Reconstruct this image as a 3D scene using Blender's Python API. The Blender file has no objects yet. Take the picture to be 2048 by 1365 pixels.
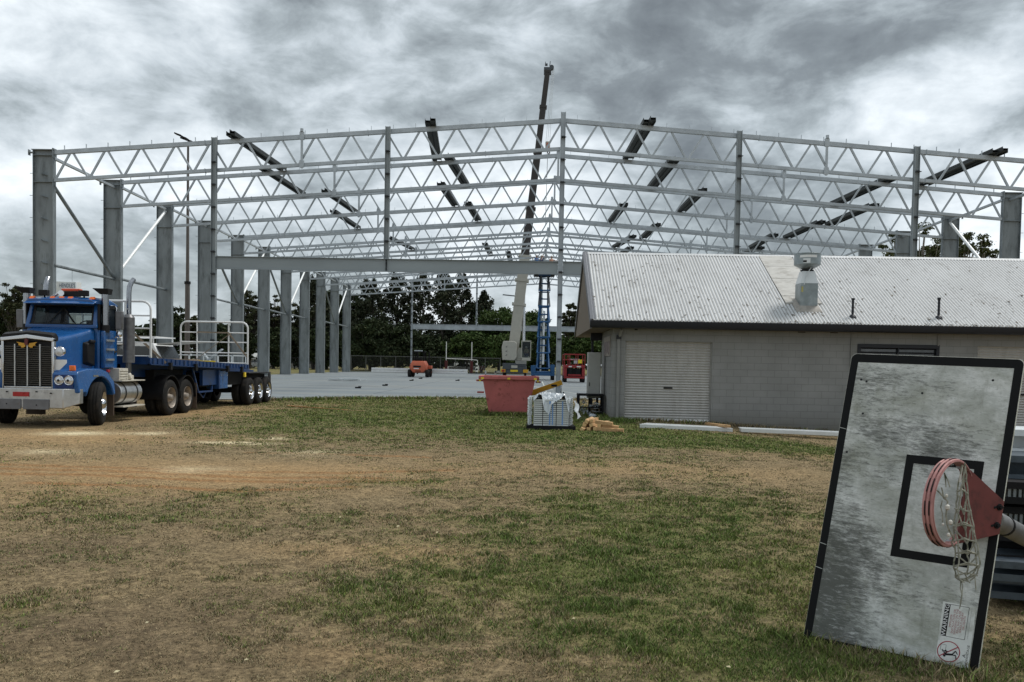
import bpy, math, random
import numpy as np
from mathutils import Vector, Matrix
random.seed(7); RNG = np.random.default_rng(11)
R = math.radians
S = bpy.context.scene
COL = S.collection
# ---------------------------------------------------------------- camera
F = 1700.0; YAW, PITCH, ROLL, PPY = -0.02037, -0.03641, 0.01817, 790.18
CAMZ = 1.65
_cy, _sy = math.cos(YAW), math.sin(YAW)
_f = np.array([_sy*math.cos(PITCH), _cy*math.cos(PITCH), math.sin(PITCH)])
_r = np.array([_cy, -_sy, 0.0]); _u = np.cross(_r, _f)
_r2 = _r*math.cos(ROLL)+_u*math.sin(ROLL); _u2 = _u*math.cos(ROLL)-_r*math.sin(ROLL)
CAMP = np.array([0, 0, CAMZ])
cam = bpy.data.cameras.new("camera"); camo = bpy.data.objects.new("camera", cam); COL.objects.link(camo)
camo.matrix_world = Matrix(((_r2[0], _u2[0], -_f[0], 0), (_r2[1], _u2[1], -_f[1], 0), (_r2[2], _u2[2], -_f[2], CAMZ), (0, 0, 0, 1)))
cam.sensor_width = 36; cam.lens = 36*F/2048; cam.sensor_fit = 'HORIZONTAL'
cam.shift_y = (PPY-682.5)/2048
cam.clip_end = 6000; cam.clip_start = 0.05
S.camera = camo
def ray(x, y): return _f+_r2*(x-1024)/F-_u2*(y-PPY)/F
def G(x, y, z=0.0):                 # where the sight line of a survey point meets height z
    d = ray(x, y); return CAMP+d*(z-CAMZ)/d[2]
def AY(x, y, Y):
    d = ray(x, y); return CAMP+d*Y/d[1]
# ---------------------------------------------------------------- world: overcast sky
W = bpy.data.worlds.new("World"); S.world = W; W.use_nodes = True
nt = W.node_tree; nt.nodes.clear()
def N(t, **k):
    n = nt.nodes.new(t)
    for a, b in k.items(): setattr(n, a, b)
    return n
def lk(a, b): nt.links.new(a, b)
def setr(ramp, stops):
    cr = ramp.color_ramp
    while len(cr.elements) > 1: cr.elements.remove(cr.elements[-1])
    cr.elements[0].position = stops[0][0]; c = stops[0][1]; cr.elements[0].color = (*c, 1) if len(c) == 3 else c
    for p, c in stops[1:]:
        e = cr.elements.new(p); e.color = (*c, 1) if len(c) == 3 else c
SUN_EL, SUN_AZ = R(60), R(62)
sky = N('ShaderNodeTexSky', sky_type='NISHITA'); sky.sun_disc = False; sky.sun_elevation = SUN_EL; sky.sun_rotation = SUN_AZ
bgs = N('ShaderNodeBackground'); bgs.inputs[1].default_value = 0.08; lk(sky.outputs[0], bgs.inputs[0])
tc = N('ShaderNodeTexCoord'); sx = N('ShaderNodeSeparateXYZ'); lk(tc.outputs['Generated'], sx.inputs[0])
def M(op, a=None, b=None, c=None, clamp=False):
    n = N('ShaderNodeMath', operation=op); n.use_clamp = clamp
    for i, q in enumerate((a, b, c)):
        if q is None: continue
        if hasattr(q, 'links'): lk(q, n.inputs[i])
        else: n.inputs[i].default_value = q
    return n.outputs[0]
zz = M('ADD', M('MAXIMUM', sx.outputs[2], 0.0), 0.42)
cv = N('ShaderNodeCombineXYZ'); lk(sx.outputs[0], cv.inputs[0]); lk(sx.outputs[1], cv.inputs[1]); lk(M('MULTIPLY', M('POWER', zz, 0.8), 2.3), cv.inputs[2])
def noise(vec, scale, det, rough, dist=0.0, off=(0, 0, 0)):
    mp = N('ShaderNodeMapping'); mp.inputs['Location'].default_value = off; lk(vec, mp.inputs[0])
    n = N('ShaderNodeTexNoise'); n.inputs['Scale'].default_value = scale; n.inputs['Detail'].default_value = det
    n.inputs['Roughness'].default_value = rough; n.inputs['Distortion'].default_value = dist
    lk(mp.outputs[0], n.inputs['Vector']); return n.outputs[0]
n1 = noise(cv.outputs[0], 3.4, 8, 0.52, 0.3, (3.1, 1.7, 0))
n2 = noise(cv.outputs[0], 10.0, 10, 0.60, 0.3, (7.3, 2.2, 1.0))
dens = M('ADD', M('MULTIPLY', n1, 1.35), M('MULTIPLY', n2, 0.75))
dens = M('SUBTRACT', dens, 0.58)
# broad light and heavy banks of cloud, each at its own bearing and height
def bank(px, py, rad, w):
    global dens
    d = ray(px, py); d = d/np.linalg.norm(d)
    vm = N('ShaderNodeVectorMath', operation='DISTANCE'); lk(tc.outputs['Generated'], vm.inputs[0]); vm.inputs[1].default_value = tuple(d)
    mr = N('ShaderNodeMapRange', interpolation_type='SMOOTHERSTEP'); lk(vm.outputs['Value'], mr.inputs[0])
    mr.inputs[1].default_value = 0.0; mr.inputs[2].default_value = rad; mr.inputs[3].default_value = w; mr.inputs[4].default_value = 0.0
    dens = M('ADD', dens, mr.outputs[0])
for b in [(1250, 110, .34, .20), (1000, 150, .16, .08), (1650, 130, .30, .12), (1950, 60, .25, .02), (120, 10, .22, .06), (420, -10, .2, .08), (750, 20, .2, .10),
          (100, 190, .24, -.12), (560, 120, .24, -.11), (330, 220, .3, -.05), (1180, 235, .2, -.07), (1700, 250, .22, -.05), (1980, 330, .2, -.03), (650, 330, .25, -.05),
          (300, 430, .3, .03), (900, 420, .4, .02), (1500, 420, .3, .03), (600, 590, .10, -.12), (1120, 600, .10, -.14), (950, 580, .10, -.10), (40, 330, .15, .06), (170, 560, .10, -.06)]:
    bank(*b)
rp = N('ShaderNodeValToRGB'); lk(dens, rp.inputs[0])
setr(rp, [(0.22, (.74, .78, .80)), (0.34, (.585, .63, .66)), (0.48, (.42, .465, .495)), (0.58, (.285, .322, .34)), (0.70, (.175, .198, .21)), (0.88, (.105, .118, .126))])
bgc = N('ShaderNodeBackground'); lk(rp.outputs[0], bgc.inputs[0]); bgc.inputs[1].default_value = 0.95
mx = N('ShaderNodeMixShader'); mx.inputs[0].default_value = 0.93; lk(bgs.outputs[0], mx.inputs[1]); lk(bgc.outputs[0], mx.inputs[2])
out = N('ShaderNodeOutputWorld'); lk(mx.outputs[0], out.inputs[0])
sl = bpy.data.lights.new("sun", 'SUN'); sl.energy = 1.5; sl.angle = R(14); sl.color = (1, .965, .91)
slo = bpy.data.objects.new("sun", sl); COL.objects.link(slo)
sd = Vector((math.sin(SUN_AZ)*math.cos(SUN_EL), math.cos(SUN_AZ)*math.cos(SUN_EL), math.sin(SUN_EL)))
slo.rotation_euler = sd.to_track_quat('Z', 'Y').to_euler()
S.view_settings.view_transform = 'Standard'; S.view_settings.look = 'None'; S.view_settings.gamma = 1; S.view_settings.exposure = 0.7
S.render.engine = 'CYCLES'
S.render.resolution_x = 1024; S.render.resolution_y = 682

# ---------------------------------------------------------------- materials
MATS = {}
def mat(name, col, rough=0.6, metal=0.0, var=0.12, scale=6.0, bump=0.0, bscale=60.0, spec=0.4, stain=None, stretch=(1, 1, 1), attr=None, emit=None):
    m = bpy.data.materials.new(name); m.use_nodes = True; t = m.node_tree; b = t.nodes['Principled BSDF']
    MATS[name] = m
    def n(k): return t.nodes.new(k)
    co = n('ShaderNodeTexCoord'); mp = n('ShaderNodeMapping'); mp.inputs['Scale'].default_value = stretch; t.links.new(co.outputs['Object'], mp.inputs[0])
    no = n('ShaderNodeTexNoise'); no.inputs['Scale'].default_value = scale; no.inputs['Detail'].default_value = 6; no.inputs['Roughness'].default_value = .6; t.links.new(mp.outputs[0], no.inputs['Vector'])
    rr = n('ShaderNodeValToRGB'); c = Vector(col)
    lo = tuple(c*(1-var)); hi = tuple(min(1, q) for q in c*(1+var))
    rr.color_ramp.elements[0].position = .33; rr.color_ramp.elements[1].position = .67
    rr.color_ramp.elements[0].color = (*lo, 1); rr.color_ramp.elements[1].color = (*hi, 1)
    t.links.new(no.outputs[0], rr.inputs[0]); last = rr.outputs[0]
    if stain:
        sc, scl, lo_, hi_ = stain[:4]
        sn = n('ShaderNodeTexNoise'); sn.inputs['Scale'].default_value = scl; sn.inputs['Detail'].default_value = 8; sn.inputs['Roughness'].default_value = .7; t.links.new(mp.outputs[0], sn.inputs['Vector'])
        sr = n('ShaderNodeMapRange'); sr.inputs[1].default_value = lo_; sr.inputs[2].default_value = hi_; t.links.new(sn.outputs[0], sr.inputs[0])
        mi = n('ShaderNodeMix'); mi.data_type = 'RGBA'; t.links.new(sr.outputs[0], mi.inputs[0]); t.links.new(last, mi.inputs[6]); mi.inputs[7].default_value = (*sc, 1); last = mi.outputs[2]
    if attr:
        a = n('ShaderNodeAttribute'); a.attribute_name = attr
        mi = n('ShaderNodeMix'); mi.data_type = 'RGBA'; mi.blend_type = 'MULTIPLY'; mi.inputs[0].default_value = 1
        t.links.new(a.outputs['Color'], mi.inputs[6]); t.links.new(last, mi.inputs[7]); last = mi.outputs[2]
    t.links.new(last, b.inputs['Base Color'])
    b.inputs['Roughness'].default_value = rough; b.inputs['Metallic'].default_value = metal; b.inputs['Specular IOR Level'].default_value = spec
    if emit: b.inputs['Emission Color'].default_value = (*emit[:3], 1); b.inputs['Emission Strength'].default_value = emit[3]
    rm = n('ShaderNodeMapRange'); rm.inputs[3].default_value = max(0, rough-.12); rm.inputs[4].default_value = min(1, rough+.12); t.links.new(no.outputs[0], rm.inputs[0]); t.links.new(rm.outputs[0], b.inputs['Roughness'])
    if bump:
        bn = n('ShaderNodeTexNoise'); bn.inputs['Scale'].default_value = bscale; bn.inputs['Detail'].default_value = 5; t.links.new(mp.outputs[0], bn.inputs['Vector'])
        bp = n('ShaderNodeBump'); bp.inputs['Strength'].default_value = bump; bp.inputs['Distance'].default_value = .02; t.links.new(bn.outputs[0], bp.inputs['Height']); t.links.new(bp.outputs[0], b.inputs['Normal'])
    return m
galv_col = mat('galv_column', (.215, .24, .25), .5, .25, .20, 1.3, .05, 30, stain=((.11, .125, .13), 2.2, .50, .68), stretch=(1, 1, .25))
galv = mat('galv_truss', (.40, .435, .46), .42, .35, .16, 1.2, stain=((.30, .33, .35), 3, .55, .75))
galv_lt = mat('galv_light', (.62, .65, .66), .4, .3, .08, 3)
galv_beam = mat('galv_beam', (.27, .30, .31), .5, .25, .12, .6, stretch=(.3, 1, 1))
fence_m = mat('fence_dull', (.10, .105, .105), .6, .2)
white_tube = mat('white_brace', (.80, .82, .82), .4, .1, .03)
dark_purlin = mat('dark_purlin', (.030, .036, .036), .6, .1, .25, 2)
cleat_dark = mat('cleat_dark', (.03, .033, .036), .6)
concrete = mat('slab_concrete', (.175, .20, .212), .6, 0, .20, .35, .03, 20, stain=((.245, .25, .23), .22, .48, .66), stretch=(.35, 1.8, 1))
blue = mat('truck_blue', (.009, .076, .24), .26, 0, .12, 3, spec=.6, stain=((.05, .07, .10), 5, .58, .85))
blue_dk = mat('trailer_blue', (.006, .034, .12), .42, 0, .2, 4, stain=((.03, .035, .045), 5, .52, .72))
chrome = mat('chrome', (.62, .63, .65), .16, 1.0, .05, 6)
alu = mat('alu', (.50, .51, .52), .33, .85, .10, 6, stain=((.25, .25, .26), 8, .55, .8))
black = mat('black_plastic', (.010, .010, .011), .55, 0, .2, spec=.25)
tyre_m = mat('tyre_rubber', (.016, .0155, .015), .85, 0, .2, 10, spec=.2, stain=((.055, .045, .035), 6, .52, .8))
dust_blk = mat('chassis_dark', (.011, .011, .012), .8, 0, .3, spec=.2)
cream = mat('cream_paint', (.55, .52, .45), .5, 0, .1, 5, stain=((.2, .17, .14), 9, .55, .8))
white_p = mat('white_paint', (.72, .73, .73), .4, 0, .05, 5, stain=((.4, .38, .34), 9, .6, .85))
orange_l = mat('orange_lens', (.75, .16, .03), .3)
red_l = mat('red_lens', (.35, .02, .02), .3)
lens = mat('lamp_glass', (.55, .57, .6), .12, .6)
gold = mat('gold_badge', (.55, .30, .04), .4, .2)
chrome_dull = mat('stack_chrome', (.30, .31, .33), .2, 1.0, .12, 5)
silver_grey = mat('muffler_grey', (.16, .16, .165), .45, .6, .2, 8)
rim_dirty = mat('rim_dirty', (.33, .29, .25), .5, .6, .2, 12)
deck_m = mat('deck_board', (.12, .10, .085), .8, 0, .3, 3)
flap_m = mat('mudflap', (.11, .08, .06), .85)
skip_red = mat('skip_red', (.42, .115, .11), .6, 0, .16, 2.2, .15, 12, stain=((.20, .055, .045), 5, .56, .66))
yellow = mat('yellow_paint', (.66, .34, .02), .5, 0, .12)
yellow_r = mat('yellow_reflector', (.75, .55, .03), .4)
wrap = mat('plastic_wrap', (.50, .54, .57), .3, 0, .1, 5, .5, 12, spec=.6)
timber = mat('timber', (.50, .31, .15), .7, 0, .25, 9, stretch=(1, 1, 4), stain=((.25, .15, .07), 4, .5, .7))
timber_old = mat('timber_weathered', (.23, .18, .13), .8, 0, .2)
block = None
trim_dk = mat('trim_charcoal', (.012, .014, .020), .5, 0, .1)
barge_m = mat('barge_grey', (.12, .125, .14), .45, .1, .06)
soffit_m = mat('soffit_taupe', (.17, .14, .11), .8, 0, .08)
pipe_w = mat('downpipe_grey', (.22, .22, .21), .5, 0, .08)
door_m = mat('roller_door', (.46, .45, .43), .5, .1, .06, 2, stain=((.36, .345, .32), 1.5, .5, .8), stretch=(3, 1, .5))
zinc = mat('zinc_duct', (.24, .275, .285), .38, .6, .15, 4, stain=((.36, .40, .42), 3, .5, .7))
cab_grey = mat('cabinet_grey', (.36, .365, .345), .5, 0, .04)
crane_w = mat('crane_white', (.44, .425, .37), .45, 0, .06, 3, stain=((.35, .33, .28), 3, .56, .8))
crane_dk = mat('crane_boom_dark', (.030, .025, .022), .45, 0, .2, 2)
crane_gr = mat('crane_grey', (.065, .075, .085), .5)
lift_blue = mat('lift_blue', (.012, .075, .19), .45, 0, .12)
lift_red = mat('lift_red', (.26, .02, .022), .45, 0, .12)
fork_or = mat('forklift_orange', (.50, .12, .06), .45, 0, .08)
hook_yel = mat('hook_red', (.5, .12, .05), .5)
skin_m = mat('skin', (.45, .25, .17), .6, 0, .05)
glassm = bpy.data.materials.new('window_glass'); glassm.use_nodes = True
_t = glassm.node_tree; _b = _t.nodes['Principled BSDF']; _b.inputs['Base Color'].default_value = (.02, .025, .03, 1); _b.inputs['Roughness'].default_value = .06
_tr = _t.nodes.new('ShaderNodeBsdfTransparent'); _tr.inputs[0].default_value = (.75, .82, .82, 1); _mx = _t.nodes.new('ShaderNodeMixShader'); _mx.inputs[0].default_value = .32
_t.links.new(_tr.outputs[0], _mx.inputs[1]); _t.links.new(_b.outputs[0], _mx.inputs[2]); _t.links.new(_mx.outputs[0], _t.nodes['Material Output'].inputs[0])
dark_glass = mat('dark_glass', (.02, .024, .028), .08, 0, .1, spec=.8)

# ---------------------------------------------------------------- mesh helpers
class MB:
    def __init__(s): s.v = []; s.f = []; s.mi = []
    def add(s, vs, fs, mi=0):
        o = len(s.v); s.v += [tuple(map(float, q)) for q in vs]; s.f += [tuple(i+o for i in f) for f in fs]; s.mi += [mi]*len(fs); return s
    def box(s, c, d, rz=0, mi=0):
        x, y, z = d[0]/2, d[1]/2, d[2]/2; ca, sa = math.cos(rz), math.sin(rz)
        P = []
        for a, b, e in ((-x,-y,-z),(x,-y,-z),(x,y,-z),(-x,y,-z),(-x,-y,z),(x,-y,z),(x,y,z),(-x,y,z)):
            P.append((c[0]+a*ca-b*sa, c[1]+a*sa+b*ca, c[2]+e))
        return s.add(P, [(3,2,1,0),(4,5,6,7),(0,1,5,4),(1,2,6,5),(2,3,7,6),(3,0,4,7)], mi)
    def b2(s, x0, x1, y0, y1, z0, z1, mi=0): return s.box(((x0+x1)/2, (y0+y1)/2, (z0+z1)/2), (abs(x1-x0), abs(y1-y0), abs(z1-z0)), 0, mi)
    def bar(s, p, q, w, h, mi=0, up=(0, 0, 1)):
        p = Vector(p); q = Vector(q); d = (q-p).normalized(); a = d.cross(Vector(up))
        if a.length < 1e-4: a = d.cross(Vector((0, 1, 0)))
        a.normalize(); b = a.cross(d).normalized(); P = []
        for e in (p, q):
            for i, j in ((-1,-1),(1,-1),(1,1),(-1,1)): P.append(e+a*i*w/2+b*j*h/2)
        return s.add(P, [(0,1,2,3),(7,6,5,4),(1,0,4,5),(2,1,5,6),(3,2,6,7),(0,3,7,4)], mi)
    def tube(s, pts, r, n=8, mi=0, caps=True, closed=False):
        pts = [Vector(p) for p in pts]; m = len(pts); rr = r if isinstance(r, (list, tuple)) else [r]*m
        vs = []; prev = None
        for i, p in enumerate(pts):
            if closed: d = pts[(i+1) % m]-pts[i-1]
            else: d = pts[min(i+1, m-1)]-pts[max(i-1, 0)]
            d.normalize()
            if prev is None:
                a = d.cross(Vector((0, 0, 1)))
                if a.length < .05: a = d.cross(Vector((0, 1, 0)))
            else: a = prev-d*prev.dot(d)
            a.normalize(); prev = a; b = d.cross(a)
            for k in range(n):
                t = 2*math.pi*k/n; vs.append(p+(a*math.cos(t)+b*math.sin(t))*rr[i])
        fs = []
        for i in range(m if closed else m-1):
            j = (i+1) % m
            for k in range(n): fs.append((i*n+k, i*n+(k+1) % n, j*n+(k+1) % n, j*n+k))
        if caps and not closed: fs += [tuple(range(n))[::-1], tuple((m-1)*n+k for k in range(n))]
        return s.add(vs, fs, mi)
    def cyl(s, p, q, r, r2=None, n=14, mi=0): return s.tube([p, q], [r, r if r2 is None else r2], n, mi)
    def lathe(s, prof, c=(0, 0, 0), axis='z', n=24, mi=0, close=True):
        vs = []; fs = []
        for k in range(n):
            t = 2*math.pi*k/n; a, b = math.cos(t), math.sin(t)
            for h, r in prof:
                if axis == 'x': vs.append((c[0]+h, c[1]+r*a, c[2]+r*b))
                elif axis == 'y': vs.append((c[0]+r*b, c[1]+h, c[2]+r*a))
                else: vs.append((c[0]+r*a, c[1]+r*b, c[2]+h))
        m = len(prof)
        for k in range(n):
            l = (k+1) % n
            for i in range(m-1): fs.append((k*m+i, l*m+i, l*m+i+1, k*m+i+1))
        return s.add(vs, fs, mi)
    def prism(s, poly, fn, a, b, mi=0):          # poly 2-D, fn(u, v, t) -> 3-D
        n = len(poly); vs = [fn(u, v, a) for u, v in poly]+[fn(u, v, b) for u, v in poly]
        fs = [tuple(range(n))[::-1], tuple(range(n, 2*n))]+[(i, (i+1) % n, (i+1) % n+n, i+n) for i in range(n)]
        return s.add(vs, fs, mi)
    def loft(s, secs, mi=0, caps=True):
        n = len(secs[0]); vs = [p for q in secs for p in q]; fs = []
        for i in range(len(secs)-1):
            for k in range(n): l = (k+1) % n; fs.append((i*n+k, i*n+l, (i+1)*n+l, (i+1)*n+k))
        if caps: fs += [tuple(range(n))[::-1], tuple((len(secs)-1)*n+k for k in range(n))]
        return s.add(vs, fs, mi)
    def build(s, name, mats, parent=None, bevel=0, smooth=40, flat=False, off=None, fix=True):
        me = bpy.data.meshes.new(name)
        vs = s.v
        if off is not None: vs = [(a-off[0], b-off[1], c-off[2]) for a, b, c in vs]
        me.from_pydata(vs, [], s.f)
        mats = mats if isinstance(mats, (list, tuple)) else [mats]
        for m in mats: me.materials.append(m)
        me.polygons.foreach_set('material_index', s.mi)
        if fix:
            import bmesh
            bm = bmesh.new(); bm.from_mesh(me); bmesh.ops.recalc_face_normals(bm, faces=bm.faces); bm.to_mesh(me); bm.free()
        if not flat:
            me.polygons.foreach_set('use_smooth', [True]*len(me.polygons)); me.set_sharp_from_angle(angle=R(smooth))
        o = bpy.data.objects.new(name, me); COL.objects.link(o)
        if parent: o.parent = parent
        if bevel:
            b = o.modifiers.new('Bevel', 'BEVEL'); b.width = bevel; b.segments = 2; b.limit_method = 'ANGLE'; b.angle_limit = R(40)
        return o
def tag(o, label=None, cat=None, group=None, kind=None):
    if label: o['label'] = label
    if cat: o['category'] = cat
    if group: o['group'] = group
    if kind: o['kind'] = kind
    return o
def thing(name, label, cat, loc=(0, 0, 0), rz=0, group=None):
    o = bpy.data.objects.new(name, None); COL.objects.link(o); o.location = loc; o.rotation_euler = (0, 0, rz); o.empty_display_size = .2
    return tag(o, label, cat, group)
def kids(o): return [c for c in bpy.data.objects if c.parent == o]
def copy_tree(o, parent=None, mp=None):
    c = o.copy(); COL.objects.link(c); c.parent = parent
    for ch in kids(o): copy_tree(ch, c)
    return c
def text_mesh(body, size, mi_off=None, align='CENTER', ext=0.0):
    cu = bpy.data.curves.new('t', 'FONT'); cu.body = body; cu.size = size; cu.align_x = align; cu.align_y = 'CENTER'; cu.extrude = ext; cu.resolution_u = 2
    ob = bpy.data.objects.new('t', cu); COL.objects.link(ob)
    dg = bpy.context.evaluated_depsgraph_get(); me = bpy.data.meshes.new_from_object(ob.evaluated_get(dg))
    vs = [v.co.copy() for v in me.vertices]; fs = [tuple(p.vertices) for p in me.polygons]
    bpy.data.objects.remove(ob); bpy.data.curves.remove(cu); bpy.data.meshes.remove(me)
    return vs, fs
def add_text(mb, body, size, fn, mi=0, align='CENTER'):
    vs, fs = text_mesh(body, size, align=align); mb.add([fn(v.x, v.y) for v in vs], fs, mi)
# ---------------------------------------------------------------- value noise for the land
_LAT = RNG.random((256, 256))
def vnoise(x, y, s):
    x = np.asarray(x)/s+57.3; y = np.asarray(y)/s+91.7
    xi = np.floor(x).astype(int); yi = np.floor(y).astype(int); fx = x-xi; fy = y-yi
    fx = fx*fx*(3-2*fx); fy = fy*fy*(3-2*fy)
    a = _LAT[xi % 256, yi % 256]; b = _LAT[(xi+1) % 256, yi % 256]; c = _LAT[xi % 256, (yi+1) % 256]; d = _LAT[(xi+1) % 256, (yi+1) % 256]
    return (a*(1-fx)+b*fx)*(1-fy)+(c*(1-fx)+d*fx)*fy
def fbm(x, y, s, o=4, g=.55):
    t = 0; a = 1; n = 0
    for i in range(o): t = t+a*vnoise(x+i*13.7, y-i*7.1, s/2**i); n += a; a *= g
    return t/n
# ================================================================ THE LAND
def blob_px(x, y, rx, ry, w):
    c = G(x, y); a = G(x, y-ry)[1] if y-ry > 745 else c[1]*1.6; b = G(x, y+ry)[1]
    return (c[0], c[1], rx*c[1]/F, (a-b)/2, w)
GREEN = [blob_px(*b) for b in [
 (1250,1050,330,60,.35),(980,1200,380,80,.45),(1330,1270,330,110,.5),(700,1170,150,50,.2),(1480,1010,200,45,.35),(1110,832,190,24,.95),(1450,884,280,14,1.6),(1330,868,180,12,.6),
 (930,860,330,26,.5),(1230,905,260,26,.15),(260,1030,270,20,.42),(640,842,150,22,.45),(780,822,280,18,1.0),(1150,1130,300,40,.3),(1600,1330,180,60,.45),(1990,1290,90,110,.5),(1215,838,40,22,1.2),
 (640,803,110,6,.9),(900,803,180,7,.9),(1040,838,90,12,1.0),(1180,1010,120,16,.45),(1560,1100,130,60,.2),(760,1230,120,40,.3),(1000,1260,130,20,.3),(1350,1120,200,30,.3)]]
DIRT = [blob_px(*b) for b in [
 (180,955,420,42,.9),(640,945,420,24,.6),(80,885,260,32,.6),(400,818,180,12,.8),(680,807,110,6,.9),(860,1110,170,26,.6),(480,880,120,8,.5),(650,1095,200,16,.35),(100,870,240,14,.6),
 (1150,930,260,16,.4),(1420,945,220,18,.35),(690,1305,120,30,.5),(30,1215,60,12,.5),(1500,900,150,14,.3),(300,830,200,14,.7),(1650,905,60,12,.5),(820,1325,90,14,.4),(1990,1268,50,7,.5)]]
DARK = [blob_px(*b) for b in [(200,1250,330,60,.6),(120,1100,220,36,.5),(480,1200,150,40,.3),(860,1280,180,40,.3),(1350,1180,220,30,.25),(360,1320,300,45,.4),(520,1040,110,26,.2)]]
LIGHT = [blob_px(*b) for b in [(150,868,60,4,1),(300,868,40,3,.8),(470,886,70,2.5,1.3),(540,877,30,2.5,1),(90,905,60,5,.5),(620,906,70,6,.4),(390,940,80,7,.4)]]
def blobs(L, X, Y):
    t = np.zeros_like(X)
    for cx, cy, rx, ry, w in L: t = t+w*np.exp(-(((X-cx)/rx)**2+((Y-cy)/ry)**2))
    return t
TRACKS = []
for pts in ([(0,930),(200,935),(430,944),(700,946),(900,940)], [(0,948),(200,952),(420,962),(620,966),(860,960)], [(60,968),(250,972),(480,982),(700,975)], [(0,938),(250,944),(500,956),(760,957)], [(500,905),(650,908),(860,915)]):
    TRACKS.append([G(*p)[:2] for p in pts])
def track(X, Y):
    best = np.full(X.shape, 9.0)
    for T in TRACKS:
        for (ax, ay), (bx, by) in zip(T[:-1], T[1:]):
            dx, dy = bx-ax, by-ay; t = np.clip(((X-ax)*dx+(Y-ay)*dy)/(dx*dx+dy*dy), 0, 1)
            best = np.minimum(best, np.hypot(X-ax-t*dx, Y-ay-t*dy))
    return np.exp(-(best/.10)**2)
def sstep(x, a, b):
    t = np.clip((x-a)/(b-a), 0, 1); return t*t*(3-2*t)
def height(X, Y):
    h = -0.22*sstep(X, 3.5, 9)*sstep(Y, 12, 19)*(1-sstep(Y, 60, 90))
    h = h+0.05*(fbm(X, Y, 4.0, 3)-.5)*(1-sstep(Y, 30, 34))
    return h
def land(X, Y):
    """greenness, dirt, dark, light: the wear of the paddock"""
    n = fbm(X, Y, 1.6, 5, .62); m = fbm(X+40, Y-20, .35, 4, .65); k = fbm(X-11, Y+9, 5.0, 3)
    g = blobs(GREEN, X, Y)+1.0*(n-.5)+1.1*(m-.5)+.4*(k-.5)+sstep(Y, 66, 90)*.8+.1+.22*sstep(X, -2.5, 1.5)*(1-sstep(Y, 8.5, 11))
    d = blobs(DIRT, X, Y)*(.75+.6*(m-.3))+.45*(fbm(X+9, Y+3, .9, 4)-.55)
    dk = blobs(DARK, X, Y)*(.4+1.2*m)+.8*np.clip(fbm(X-70, Y, .8, 4, .6)-.55, 0, 1)
    li = blobs(LIGHT, X, Y)*(.5+m)
    return g, d, dk, li
CG = np.array((.105, .116, .038)); CS = np.array((.212, .160, .090)); CD = np.array((.345, .228, .112)); CK = np.array((.095, .068, .048)); CL = np.array((.60, .51, .33)); CO = np.array((.25, .125, .050))
def landcol(X, Y):
    g, d, dk, li = land(X, Y)
    f = fbm(X*1.0, Y, .12, 3, .7)
    c = CS*(0.72+.56*f)[..., None]
    w = np.clip(d, 0, 1)[..., None]*.85; c = c*(1-w)+CD*(.85+.3*f)[..., None]*w
    w = np.clip(dk, 0, 1)[..., None]*.75; c = c*(1-w)+CK*w
    t = track(X, Y)[..., None]*.8; c = c*(1-t)+CO*t
    w = (np.clip((g-.22)*1.15, 0, 1)*(1-np.clip(d-.5, 0, 1)))[..., None]*.80; c = c*(1-w)+CG*(.7+.6*f)[..., None]*w
    w = np.clip(li, 0, 1)[..., None]; c = c*(1-w)+CL*w
    return c
ang = np.concatenate([np.radians(np.linspace(-44, 44, 560)), np.radians(np.linspace(44, 316, 90))[1:-1]])
rad = np.concatenate([[0.0], np.geomspace(1.2, 2200, 820)])
AA, RR = np.meshgrid(ang, rad); GX = RR*np.sin(AA); GY = RR*np.cos(AA); GZ = height(GX, GY)
fine = (fbm(GX, GY, .22, 3)-.5)*.035*(1-sstep(RR, 12, 30)); GZ = GZ+fine
cc = landcol(GX, GY)
def grid_mesh(name, X, Y, Z, wrap, col, m):
    nr, nc = X.shape; me = bpy.data.meshes.new(name)
    co = np.stack([X, Y, Z], -1).reshape(-1, 3)
    i, j = np.meshgrid(np.arange(nr-1), np.arange(nc if wrap else nc-1), indexing='ij'); j2 = (j+1) % nc
    q = np.stack([i*nc+j, (i+1)*nc+j, (i+1)*nc+j2, i*nc+j2], -1).reshape(-1, 4)[:, ::-1]
    me.vertices.add(len(co)); me.vertices.foreach_set('co', co.ravel())
    me.loops.add(q.size); me.loops.foreach_set('vertex_index', q.ravel())
    me.polygons.add(len(q)); me.polygons.foreach_set('loop_start', np.arange(0, q.size, 4)); me.polygons.foreach_set('use_smooth', np.ones(len(q), bool))
    me.update(calc_edges=True)
    a = me.color_attributes.new('Col', 'FLOAT_COLOR', 'POINT'); a.data.foreach_set('color', np.concatenate([col.reshape(-1, 3), np.ones((len(co), 1))], 1).ravel())
    me.materials.append(m); o = bpy.data.objects.new(name, me); COL.objects.link(o); return o
soil = bpy.data.materials.new('worn_paddock'); soil.use_nodes = True
t = soil.node_tree; b = t.nodes['Principled BSDF']; b.inputs['Roughness'].default_value = .95; b.inputs['Specular IOR Level'].default_value = .1
a = t.nodes.new('ShaderNodeAttribute'); a.attribute_name = 'Col'; co_ = t.nodes.new('ShaderNodeTexCoord')
acc = a.outputs['Color']
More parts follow.
